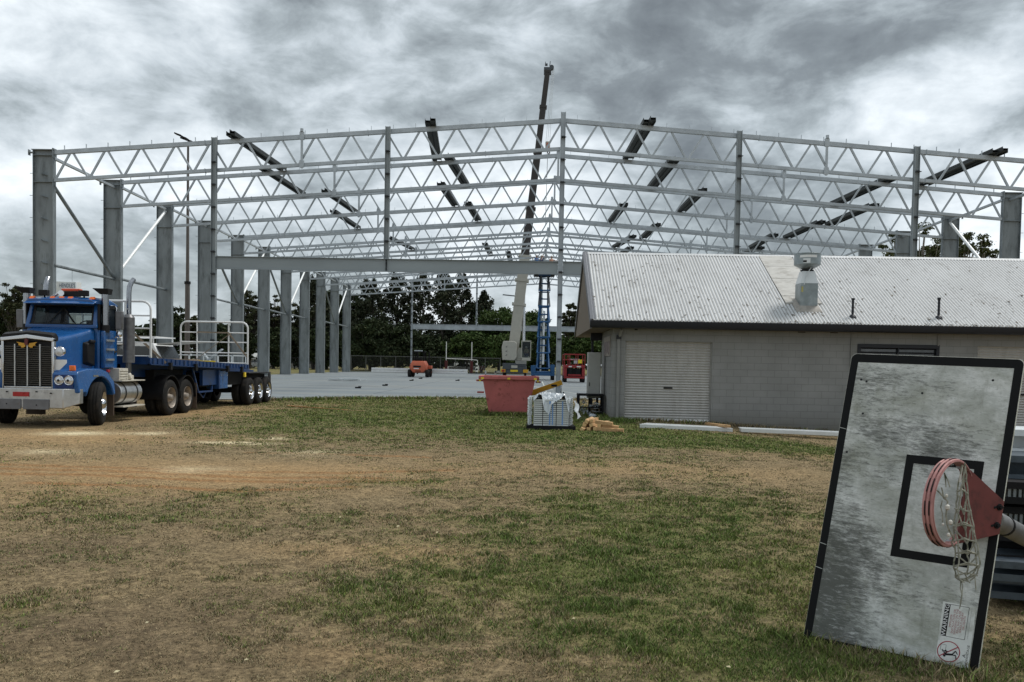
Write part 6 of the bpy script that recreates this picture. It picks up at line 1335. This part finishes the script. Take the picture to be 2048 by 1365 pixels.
T2 = [(1850,441,72,92,'tall gum tree above the shed roof, directly left of the column with the white brace'),(1800,462,56,96,'gum tree above the shed ridge at the left side of the gum group'),(1935,460,56,90,'gum tree right of the white diagonal brace above the shed roof'),(1895,458,56,97,'gum tree behind the column with the white brace'),(1775,490,36,100,'low left gum tree peeping over the shed ridge'),(1985,500,40,94,'low bright gum tree left of the last right-hand column')]
for i, (px, pt_, hw_, Y, lb) in enumerate(T2): tree(px, pt_, hw_, Y, 'rgum', lb, 300+i, group='gum trees behind the shed')
# distant woodland
rg = np.random.default_rng(77); n = 26000; a = np.radians(rg.uniform(-75, 60, n)); rr = 300+rg.random(n)*30; X = rr*np.sin(a); Y = rr*np.cos(a); top = 9+6*fbm(X, Y, 22, 4); Z = top*rg.random(n)**.8
C = np.stack([X, Y, Z], 1); c0 = np.array((.028, .042, .018)); o = leaf_mesh('distant_woodland', C, 1.3, leaf_mats['dense'], c0*(.6+.8*rg.random(n))[:, None], rg, None); tag(o, 'low dark line of distant woodland along the horizon', 'woodland', kind='stuff')
# ================================================================ THE LEANING BACKBOARD
bo = Vector((1.698, 5.183, -.024)); be = Vector((.843, -.538, -.028)).normalized(); bv = (Vector((2.043, 5.447, 1.757))-bo).normalized(); bn = be.cross(bv).normalized()
if bn.y > 0: bn = -bn
BW, BH = .944, 1.833
bd = thing('basketball_backboard', 'weathered grey basketball backboard with a black border leaning on its side at the right', 'backboard', bo)
def bp_(u, v, w=0.0): return be*u+bv*v+bn*w
def rrect(u0, v0, u1, v1, r, n=6):
    P = []
    for cx, cy, a0 in ((u1-r, v1-r, 0), (u0+r, v1-r, 90), (u0+r, v0+r, 180), (u1-r, v0+r, 270)):
        for i in range(n+1): a = R(a0+90*i/n); P.append((cx+r*math.cos(a), cy+r*math.sin(a)))
    return P
mouldy = bpy.data.materials.new('mouldy_board'); mouldy.use_nodes = True; t = mouldy.node_tree; b = t.nodes['Principled BSDF']; b.inputs['Roughness'].default_value = .6
def nd(k, **kw):
    n_ = t.nodes.new(k)
    for a_, v_ in kw.items(): setattr(n_, a_, v_)
    return n_
uvn = nd('ShaderNodeUVMap'); 
def tn(sx_, sy_, sc, det, rough, dist=0, off=(0, 0, 0)):
    mp = nd('ShaderNodeMapping'); mp.inputs['Scale'].default_value = (sx_, sy_, 1); mp.inputs['Location'].default_value = off; t.links.new(uvn.outputs[0], mp.inputs[0]); n_ = nd('ShaderNodeTexNoise'); n_.inputs['Scale'].default_value = sc; n_.inputs['Detail'].default_value = det; n_.inputs['Roughness'].default_value = rough; n_.inputs['Distortion'].default_value = dist; t.links.new(mp.outputs[0], n_.inputs['Vector']); return n_.outputs[0]
def ramp(src, stops):
    r_ = nd('ShaderNodeValToRGB'); setr(r_, stops); t.links.new(src, r_.inputs[0]); return r_.outputs[0]
def mixc(f, a_, b__, bt='MIX'):
    n_ = nd('ShaderNodeMix', data_type='RGBA', blend_type=bt)
    for s_, q_ in ((0, f), (6, a_), (7, b__)):
        if hasattr(q_, 'links'): t.links.new(q_, n_.inputs[s_])
        else: n_.inputs[s_].default_value = q_ if isinstance(q_, (int, float)) else (*q_, 1)
    return n_.outputs[2]
su = nd('ShaderNodeSeparateXYZ'); t.links.new(uvn.outputs[0], su.inputs[0])
base = ramp(tn(1, 1.5, 4.2, 12, .74, .2), [(.3, (.27, .285, .255)), (.48, (.46, .48, .455)), (.64, (.70, .715, .70))])
base = mixc(ramp(tn(1, 1.6, 2.3, 7, .6, .3, (3, 1, 0)), [(.48, (0, 0, 0)), (.7, (.55, .55, .55))]), base, (.19, .20, .13))
# dark mould streaks run along u and gather at the left (once upper) side
lf = nd('ShaderNodeMapRange'); t.links.new(su.outputs[0], lf.inputs[0]); lf.inputs[1].default_value = .75; lf.inputs[2].default_value = .02; lf.inputs[3].default_value = -.10; lf.inputs[4].default_value = .13
st = tn(2.0, 8.0, 6.5, 15, .84, .25, (1, 7, 0)); ad = nd('ShaderNodeMath', operation='ADD'); t.links.new(st, ad.inputs[0]); t.links.new(lf.outputs[0], ad.inputs[1])
pat = tn(1, 1.3, 1.7, 4, .5, 0, (9, 2, 0)); ad2 = nd('ShaderNodeMath', operation='MULTIPLY_ADD'); t.links.new(pat, ad2.inputs[0]); ad2.inputs[1].default_value = .75; ad2.inputs[2].default_value = -.38; ad3 = nd('ShaderNodeMath', operation='ADD'); t.links.new(ad.outputs[0], ad3.inputs[0]); t.links.new(ad2.outputs[0], ad3.inputs[1])
base = mixc(ramp(ad3.outputs[0], [(.50, (0, 0, 0)), (.55, (.45, .45, .45)), (.66, (.9, .9, .9))]), base, (.050, .054, .045))
base = mixc(ramp(tn(1.2, 3.5, 11, 12, .8, .4, (2, 4, 0)), [(.54, (0, 0, 0)), (.66, (.5, .5, .5))]), base, (.66, .68, .67))
base = mixc(ramp(tn(5, 1.3, 3.0, 9, .7, .3, (12, 4, 0)), [(.55, (0, 0, 0)), (.70, (.45, .45, .45))]), base, (.17, .175, .13))
base = mixc(ramp(tn(1, 2.4, 40, 4, .6, 0, (5, 5, 0)), [(.33, (.35, .35, .35)), (.45, (0, 0, 0))]), base, (.13, .135, .12))
t.links.new(base, b.inputs['Base Color']); bpn = nd('ShaderNodeBump'); bpn.inputs['Strength'].default_value = .25; bpn.inputs['Distance'].default_value = .004; t.links.new(st, bpn.inputs['Height']); t.links.new(bpn.outputs[0], b.inputs['Normal'])
def plate(mb, poly, w0, w1, mi=0): mb.prism(poly, lambda u, v, t_: tuple(bp_(u, v, t_)), w0, w1, mi)
def set_uv(o, inv):
    me = o.data; uv = me.uv_layers.new(name='UVMap')
    for l in me.loops: c = me.vertices[l.vertex_index].co; uv.data[l.index].uv = (c.dot(be), c.dot(bv))
edge_m = mat('board_edge', (.60, .60, .52), .7, 0, .12, 8, stain=((.12, .13, .07), 14, .5, .66))
m = MB(); plate(m, rrect(0, 0, BW, BH, .035), -.045, -.001); pnl = m.build('panel', edge_m, bd, bevel=.004)
m = MB(); plate(m, rrect(.002, .002, BW-.002, BH-.002, .034), -.0009, .0005); o = m.build('face', mouldy, pnl, flat=True); set_uv(o, 0)
bl_m = mat('black_band', (.006, .0065, .007), .6, 0, .25, 9, spec=.15, stain=((.05, .05, .04), 16, .68, .85))
def band(mb, o_, i_, w0=.0006, w1=.0016):
    n = len(o_); P = [bp_(u, v, w1) for u, v in o_]+[bp_(u, v, w1) for u, v in i_]+[bp_(u, v, w0) for u, v in o_]+[bp_(u, v, w0) for u, v in i_]
    mb.add([tuple(p) for p in P], [(k, (k+1) % n, (k+1) % n+n, k+n) for k in range(n)]+[(k, k+2*n, (k+1) % n+2*n, (k+1) % n) for k in range(n)]+[(k+n, (k+1) % n+n, (k+1) % n+3*n, k+3*n) for k in range(n)])
m = MB(); band(m, rrect(.003, .003, BW-.003, BH-.003, .034), rrect(.047, .055, .897, 1.777, .003)); m.build('black_border', bl_m, pnl, flat=True)
m = MB(); band(m, rrect(.410, .606, .820, 1.220, .002, 1), rrect(.455, .655, .775, 1.170, .002, 1)); m.build('target_rectangle', bl_m, pnl, flat=True)
# scratches, bolt holes
m = MB(); rnd = random.Random(21)
for i in range(46):
    u, v = rnd.uniform(.06, .85), rnd.uniform(.1, 1.7); l = rnd.uniform(.015, .10); sl = rnd.uniform(-.12, .05); w_ = rnd.uniform(.0008, .0028); m.add([tuple(bp_(u, v, .0009)), tuple(bp_(u+l, v+sl*l, .0009)), tuple(bp_(u+l*.8, v+sl*l+w_, .0009)), tuple(bp_(u+l*.1, v+w_, .0009))], [(0, 1, 2, 3)])
for u, v, s_ in ((.79, 1.36, .05), (.61, .50, .035)): m.add([tuple(bp_(u+s_*math.cos(a), v+s_*.38*math.sin(a)*(1 if a < math.pi else .5), .001)) for a in [i*math.pi/6 for i in range(12)]], [tuple(range(12))])
for v in (.62, .47, 1.35): m.add([tuple(bp_(.004, v, .002)), tuple(bp_(.044, v-.008, .002)), tuple(bp_(.044, v-.005, .002)), tuple(bp_(.004, v+.004, .002))], [(0, 1, 2, 3)])
tag(m.build('scratches', mat('scratch', (.40, .42, .39), .6), pnl, fix=False, flat=True), kind='stuff')
m = MB()
for u, v in ((.115, 1.655), (.082, 1.665), (.44, 1.60), (.80, 1.70), (.125, 1.45), (.07, 1.2)): m = MB(); m.add([tuple(bp_(u+.007*math.cos(a), v+.007*math.sin(a), .001)) for a in [i*math.pi/5 for i in range(10)]], [tuple(range(10))]); m.build('bolt_hole', black, pnl, fix=False, flat=True)
# warning label: written sideways, reading up the board
m = MB(); plate(m, [(.728, .045), (.893, .057), (.889, .398), (.722, .398)], .0006, .0011); stk = m.build('warning_label', mat('label_white', (.62, .64, .62), .5, 0, .1, 7, stain=((.28, .29, .24), 9, .5, .75)), bd, flat=True)
W1 = .0018
m = MB(); m.add([tuple(bp_(u, v, W1-.0004)) for u, v in ((.7355, .208), (.7625, .208), (.7625, .388), (.7355, .388))], [(0, 1, 2, 3)])
for (u0, v0), (u1, v1) in (((.7625, .208), (.856, .208)), ((.856, .208), (.856, .388)), ((.856, .388), (.7625, .388))):
    if u0 == u1: m.add([tuple(bp_(u, v, W1-.0004)) for u, v in ((u0-.0012, v0), (u0+.0012, v0), (u0+.0012, v1), (u0-.0012, v1))], [(0, 1, 2, 3)])
    else: m.add([tuple(bp_(u, v, W1-.0004)) for u, v in ((u0, v0-.0012), (u1, v0-.0012), (u1, v0+.0012), (u0, v0+.0012))], [(0, 1, 2, 3)])
m.build('label_bar', black, stk, fix=False, flat=True)
def tx(mb, s, size, u, v, sx_=1.0): add_text(mb, s, size, lambda a, c: tuple(bp_(u-c, v+a*sx_, W1)))
m = MB(); tx(m, 'WARNING', .030, .7485, .298, 1.22); m.build('warning_word', white_p, stk, fix=False, flat=True)
m = MB()
for i, s in enumerate(('IMPROPER', 'INSTALLATION OR', 'SWINGING ON THE', 'RING MAY CAUSE', 'SERIOUS INJURY', 'OR DEATH')): tx(m, s, .0155, .775+i*.0135, .298, 1.02)
m.build('warning_text', mat('label_red', (.26, .035, .04), .5), stk, fix=False, flat=True)
m = MB(); tx(m, 'ADVANTAGE', .0175, .881, .125, 1.12); m.add([tuple(bp_(u, v, W1)) for u, v in ((.872, .111), (.856, .121), (.872, .131), (.872, .1275), (.862, .121), (.872, .1145))], [(0, 1, 4, 5), (1, 2, 3, 4)]); m.add([tuple(bp_(.868+.0022*math.cos(a), .121+.0022*math.sin(a), W1)) for a in [i*math.pi/4 for i in range(8)]], [tuple(range(8))]); m.build('maker_name', black, stk, fix=False, flat=True)
m = MB()
for v in np.linspace(.215, .37, 26): m.add([tuple(bp_(u_, v_, W1)) for u_, v_ in ((.868, v), (.8705, v), (.8705, v+.003), (.868, v+.003))], [(0, 1, 2, 3)])
for v in np.linspace(.26, .33, 12): m.add([tuple(bp_(u_, v_, W1)) for u_, v_ in ((.861, v), (.863, v), (.863, v+.003), (.861, v+.003))], [(0, 1, 2, 3)])
m.build('small_print', mat('print_grey', (.15, .15, .14), .6), stk, fix=False, flat=True)
cu, cv_ = .787, .127; m = MB(); ro, ri = .058, .053; K = 36
P = [tuple(bp_(cu+ro*math.cos(2*math.pi*k/K), cv_+ro*math.sin(2*math.pi*k/K), W1)) for k in range(K)]+[tuple(bp_(cu+ri*math.cos(2*math.pi*k/K), cv_+ri*math.sin(2*math.pi*k/K), W1)) for k in range(K)]
m.add(P, [(k, (k+1) % K, (k+1) % K+K, k+K) for k in range(K)]); a = R(38); du, dv_ = math.cos(a), math.sin(a); m.add([tuple(bp_(cu+s*du*.054-q_*dv_*.0028, cv_+s*dv_*.054+q_*du*.0028, W1)) for s, q_ in ((-1, -1), (1, -1), (1, 1), (-1, 1))], [(0, 1, 2, 3)])
m.build('prohibition_ring', mat('ring_red', (.30, .02, .04), .5), stk, fix=False, flat=True)
m = MB()
def seg(mb, p, q_, w_): p, q_ = Vector(p), Vector(q_); d = (q_-p).normalized(); n_ = Vector((-d.y, d.x))*w_/2; mb.add([tuple(bp_(cu+c.x, cv_+c.y, W1+.0004)) for c in (p-n_, q_-n_, q_+n_, p+n_)], [(0, 1, 2, 3)])
m.add([tuple(bp_(cu-.018+.007*math.cos(a), cv_-.026+.007*math.sin(a), W1+.0004)) for a in [i*math.pi/5 for i in range(10)]], [tuple(range(10))])
for p, q_, w_ in (((-.014, -.018), (.022, -.012), .011), ((.02, -.012), (.034, .010), .006), ((.034, .010), (.046, -.006), .005), ((.02, -.014), (.038, -.014), .006), ((.038, -.014), (.042, -.034), .005), ((-.014, -.018), (-.024, -.004), .006), ((-.024, -.004), (-.012, .006), .005), ((-.01, -.014), (-.014, .006), .006), ((-.03, .000), (.0, .000), .004), ((-.03, -.006), (-.03, .008), .004)): seg(m, p, q_, w_)
for p, q_ in (((-.042, .004), (-.042, .034)), ((-.042, .034), (-.016, .034)), ((-.016, .034), (-.016, .006)), ((-.042, .004), (-.03, .004))): seg(m, p, q_, .0015)
m.build('figure_pictogram', black, stk, fix=False, flat=True)
# ring, hooks, bracket, net
pink = mat('faded_pink', (.46, .235, .22), .6, 0, .13, 7, spec=.25, stain=((.15, .065, .06), 5, .48, .70)); pink_d = mat('bracket_red', (.155, .038, .035), .55, 0, .15, 6, spec=.3, stain=((.06, .022, .02), 9, .5, .75))
RU, RV, RW, RRR = .716, .930, .375, .228
TL_ = R(19); ra_ = bn*math.cos(TL_)-be*math.sin(TL_); rn_ = be*math.cos(TL_)+bn*math.sin(TL_)
def rp_(a, r, du=0.0): return tuple(bp_(RU, RV, RW)+rn_*du+bv*(r*math.sin(a))+ra_*(r*math.cos(a)))
K = 64; m = MB()
for du, rr_, tr2 in ((-.021, RRR+.004, .0085), (.0, RRR+.006, .0085), (.019, RRR+.004, .0075)): m.tube([rp_(2*math.pi*k/K, rr_, du) for k in range(K)], tr2, 8, closed=True)
ring = m.build('ring', pink, bd)
m = MB(); vs = []; 
for k in range(K): a = 2*math.pi*k/K; vs += [rp_(a, RRR, -.027), rp_(a, RRR, .030), rp_(a, RRR-.004, .030), rp_(a, RRR-.004, -.027)]
m.add(vs, [tuple(((k % K)*4+i, (k % K)*4+(i+1) % 4, ((k+1) % K)*4+(i+1) % 4, ((k+1) % K)*4+i)) for k in range(K) for i in range(4)]); m.build('ring_band', pink, ring)
slot = MB()
for k in range(12):
    a0 = 2*math.pi*(k+.2)/12; a1 = a0+.32
    for du in (-.012, .011): slot.tube([rp_(a0+(a1-a0)*j/4, RRR+.013, du) for j in range(5)], .003, 4)
slot.build('ring_slots', black, ring)
m = MB()
for k in range(12):
    a = 2*math.pi*(k+.5)/12; m.tube([rp_(a-.045, RRR-.006, .012), rp_(a-.05, RRR-.02, .012), rp_(a-.05, RRR-.02, -.012), rp_(a+.05, RRR-.02, -.012), rp_(a+.05, RRR-.02, .012)], .0035, 5)
m.build('net_hooks', galv, ring)
# bracket: two tapering cheeks and a mounting plate near the right-hand edge
m = MB()
c0, c1 = .80, .835
def tri_plate(v0, v1, wv0, wv1):
    a_ = [bp_(.735, v0, RW-.14), bp_(.735, v0, RW-.14)]
bk0, bk1 = .820, 1.005
m.add([tuple(p) for p in (bp_(.925, bk0, .004), bp_(.925, bk1, .004), bp_(.925, bk1, .016), bp_(.925, bk0, .016), bp_(.735, bk0, .004), bp_(.735, bk1, .004), bp_(.735, bk1, .016), bp_(.735, bk0, .016))], [(0, 1, 2, 3), (4, 7, 6, 5), (3, 2, 6, 7), (0, 4, 5, 1), (1, 5, 6, 2), (0, 3, 7, 4)])
def quad3(a_, b__, c_, d_, th):
    n_ = (b__-a_).cross(d_-a_).normalized()*th/2; m.add([tuple(p) for p in (a_-n_, b__-n_, c_-n_, d_-n_, a_+n_, b__+n_, c_+n_, d_+n_)], [(3, 2, 1, 0), (4, 5, 6, 7), (0, 1, 5, 4), (1, 2, 6, 5), (2, 3, 7, 6), (3, 0, 4, 7)])
t0 = rp_(R(118), RRR+.01, .018); t1 = rp_(R(242), RRR+.01, .018); t0, t1 = Vector(t0), Vector(t1)
quad3(bp_(.945, bk1, .01), bp_(.945, bk0, .01), t1, t0, .005)
quad3(bp_(.945, bk1, .012), t0, Vector(rp_(R(118), RRR+.01, -.02)), bp_(.74, bk1, .012), .005)
quad3(bp_(.945, bk0, .012), t1, Vector(rp_(R(242), RRR+.01, -.02)), bp_(.74, bk0, .012), .005)
brk = m.build('bracket', pink_d, bd, flat=True)
qa, qb = bp_(.945, bk1, .01), bp_(.945, bk0, .01); nq = (qb-qa).cross(t0-qa).normalized()
if nq.dot(Vector(CAMP)-bo-qa) < 0: nq = -nq
for v in (.965, .862):
    E_ = bp_(.945, v, .01); D_ = ((t0-qa)+(t1-qb))*.5; P0 = E_+D_*.11+nq*.004
    m = MB(); m.tube([tuple(P0), tuple(P0+nq*.006)], .019, 12); m.tube([tuple(P0+nq*.006), tuple(P0+nq*.016)], .012, 6); m.build('bracket_bolt', dust_blk, brk)
    m = MB(); m.bar(tuple(P0+D_.normalized()*.012), tuple(P0+D_.normalized()*.04-bv*.012), .012, .003, up=tuple(nq)); m.build('keyhole_slot', black, brk)
# net: frayed cords hanging down from the far lower side of the ring
net_m = mat('net_cord', (.30, .295, .24), .9, 0, .25, 30, .3, 200, stain=((.10, .11, .07), 25, .5, .65)); white_c = mat('cord_white', (.62, .60, .54), .9, 0, .1)
def wp(px, py, dw):        # a point at distance dw in front of the board
    d = ray(px, py); s_ = Vector(CAMP); dd = Vector(d); t_ = ((bo+bn*dw-s_).dot(bn))/dd.dot(bn); return s_+dd*t_-bo
rnd = random.Random(4)
def cord(mb, pts, r=.0042, wob=.004):
    out_ = []
    for i in range(len(pts)-1):
        a_, b__ = pts[i], pts[i+1]; n_ = max(2, int((b__-a_).length/.03))
        for k in range(n_): out_.append(a_.lerp(b__, k/n_)+Vector((rnd.uniform(-wob, wob), rnd.uniform(-wob, wob), rnd.uniform(-wob, wob))))
    out_.append(pts[-1]); mb.tube(out_, r, 5)
m = MB()
Lft = [(1924, 930), (1914, 985), (1911, 1020), (1906, 1055), (1908, 1085), (1912, 1110), (1907, 1135), (1912, 1155), (1922, 1162)]
Rgt = [(1930, 925), (1936, 985), (1940, 1020), (1946, 1050), (1952, 1080), (1957, 1105), (1960, 1130), (1955, 1148), (1940, 1162)]
Mid = [(1927, 930), (1926, 990), (1928, 1030), (1931, 1060), (1934, 1088), (1936, 1110), (1938, 1130), (1933, 1150), (1930, 1160)]
dws = [.34, .32, .31, .30, .30, .29, .29, .28, .28]
for Lx, off in ((Lft, 0), (Rgt, .05), (Mid, -.05), ([(x+7, y+3) for x, y in Lft], .07), ([(x-6, y-4) for x, y in Rgt], -.04)):
    cord(m, [wp(x, y, dws[i]+off) for i, (x, y) in enumerate(Lx)])
for i in range(1, 9):
    for o_ in (0, .05): cord(m, [wp(Lft[i][0], Lft[i][1]-2, dws[i]), wp((Lft[i][0]+Rgt[i][0])/2, (Lft[i][1]+Rgt[i][1])/2-4+rnd.uniform(-3, 3), dws[i]+.05), wp(Rgt[i][0], Rgt[i][1]+4, dws[i]+o_)])
for i in range(1, 8):
    cord(m, [wp(*Lft[i], dws[i]), wp(*Mid[i+1], dws[i])]); cord(m, [wp(*Rgt[i], dws[i]), wp(*Mid[i+1], dws[i])])
cord(m, [wp(1932, 930, .2), wp(1944, 965, .18), wp(1936, 990, .17), wp(1934, 1005, .16)]); cord(m, [wp(1945, 985, .15), wp(1959, 1003, .14), wp(1952, 1015, .14), wp(1943, 1022, .14)]); cord(m, [wp(1952, 1015, .14), wp(1958, 1030, .14), wp(1950, 1050, .14)]); cord(m, [wp(1944, 1025, .12), wp(1968, 1032, .1)])
cord(m, [wp(1922, 1160, .27), wp(1922, 1190, .27), wp(1920, 1215, .27)], .003); cord(m, [wp(1924, 1160, .27), wp(1925, 1190, .27), wp(1919, 1218, .27)], .003); cord(m, [wp(1949, 1145, .27), wp(1952, 1180, .27)], .003)
cord(m, [wp(1889, 945, .45), wp(1892, 975, .45)], .0035); cord(m, [wp(1889, 950, .45), wp(1900, 975, .45)], .0035); cord(m, [wp(1874, 982, .5), wp(1886, 992, .48), wp(1893, 1000, .46)], .004); cord(m, [wp(1883, 975, .48), wp(1886, 992, .48)], .004)
cord(m, [wp(1883, 1000, .47), wp(1885, 1045, .47)], .003); cord(m, [wp(1886, 992, .47), wp(1895, 1005, .46), wp(1894, 1030, .45), wp(1898, 1060, .42), wp(1904, 1080, .38), wp(1908, 1095, .34)], .0045, .007)
m.build('net', net_m, ring, smooth=70)
m = MB()
for px, py, dw, r_ in ((1895, 1015, .46, .013), (1893, 992, .46, .008), (1901, 1045, .43, .011), (1897, 1070, .42, .008), (1956, 1134, .28, .010), (1886, 1049, .47, .006)):
    c = wp(px, py, dw); m.tube([tuple(c-Vector((0, 0, r_*1.3))), tuple(c-Vector((0, 0, r_*.6))), tuple(c+Vector((0, 0, r_*.6))), tuple(c+Vector((0, 0, r_*1.3)))], [.002, r_, r_, .002], 8)
cord(m, [wp(1925, 928, .33), wp(1921, 950, .33), wp(1920, 965, .33)], .006, .001); m.build('white_knots', white_c, ring)
# gooseneck pipe behind
P0 = bp_(.90, .90, -.05)+bo; d = Vector((.72, .62, -.30)).normalized(); m = MB(); m.tube([tuple(P0-bo), tuple(P0+d*.25-bo), tuple(P0+d*.9-bo)], .058, 18); pp = m.build('mounting_pipe', mat('pipe_grey', (.20, .20, .20), .5, .5, .2, 8), bd); m = MB(); q_ = P0+d*.16-bo; m.cyl(tuple(q_), tuple(q_+d*.02), .062, n=18); m.build('pipe_ring', black, pp)
m = MB()
for v in (.3, 1.5): m.prism([(.06, v), (.88, v), (.88, v+.04), (.06, v+.04)], lambda u, v_, t_: tuple(bp_(u, v_, t_)), -.085, -.0455)
m.build('rear_battens', galv_col, bd)

# ================================================================ STEEL STACKED BEHIND THE BOARD
blu_g = mat('steel_bluegrey', (.075, .095, .115), .5, .3, .2, 4, stain=((.04, .05, .06), 6, .5, .7))
def steelbeam(name, x0, x1, y, z, w, h, label, ribs=False, m_=blu_g, cat='steel beam', rz=0):
    o = thing(name, label, cat, (x0, y, z), rz, 'steel sections stacked behind the backboard')
    a = MB(); L_ = x1-x0; a.b2(0, L_, -w/2, w/2, h-.012, h); a.b2(0, L_, -w/2, w/2, 0, .012); a.b2(0, L_, w/2-.2*w-.012, w/2-.2*w, .012, h-.012); a.b2(0, L_, -w/2, -w/2+.01, h-.05, h-.012); a.b2(0, L_, -w/2, -w/2+.01, .012, .05); a.build('section', m_, o, flat=True)
    if ribs:
        a = MB(); n_ = int(L_/.035)
        for i in range(n_): a.b2(.01+i*.035, .028+i*.035, -w/2+.01, -w/2+.07, .04, h-.04)
        a.build('rib_plates', galv_col, o, flat=True)
    return o
def at(px, py, Y): q = AY(px, py, Y); return q
Yk = 6.3
rows = [(908, 2016, .20, 'uppermost pale blue-grey steel section of the stack behind the backboard', False, 6.9, galv_lt), (960, 2014, .19, 'blue-grey steel section second from the top of the stack', False, 6.5, blu_g), (1005, 2002, .16, 'steel section with close ribs, third from the top of the stack', True, 6.3, dust_blk), (1062, 2004, .19, 'dark steel section under the ribbed one in the stack', True, 6.35, dust_blk), (1120, 1996, .2, 'blue-grey steel section fifth from the top of the stack', False, 6.2, dust_blk), (1158, 1990, .14, 'blue-grey steel section second from the bottom of the stack', False, 6.05, blu_g), (1196, 1992, .16, 'lowest dark steel section of the stack, just above the grass', False, 6.1, blu_g)]
for py, px, h_, lb, rb, Y, mm in rows:
    q = at(px, py, Y); steelbeam('steel_section', q[0], q[0]+3.2, Y+.2, max(.05, q[2]), .5, h_, lb, rb, mm, rz=R(-14))
m = MB(); q = at(2005, 1215, 6.0)
m = MB(); m.b2(0, 2.8, 0, .8, 0, 1.0); 
o = thing('bearer_stack', 'dark timber bearers propping up the steel stack behind the backboard', 'timber', (3.75, 6.25, 0))
for i, z in enumerate((0.0, .16, .42, .66)): m = MB(); m.b2(0, .22, 0, .9, z, z+.12); m.b2(1.1, 1.3, 0, .9, z, z+.12); m.build('bearer', timber_old, o, flat=True)
# hand-written roadside letter board fragments and leaning roller panel at the far right edge are part of the stack
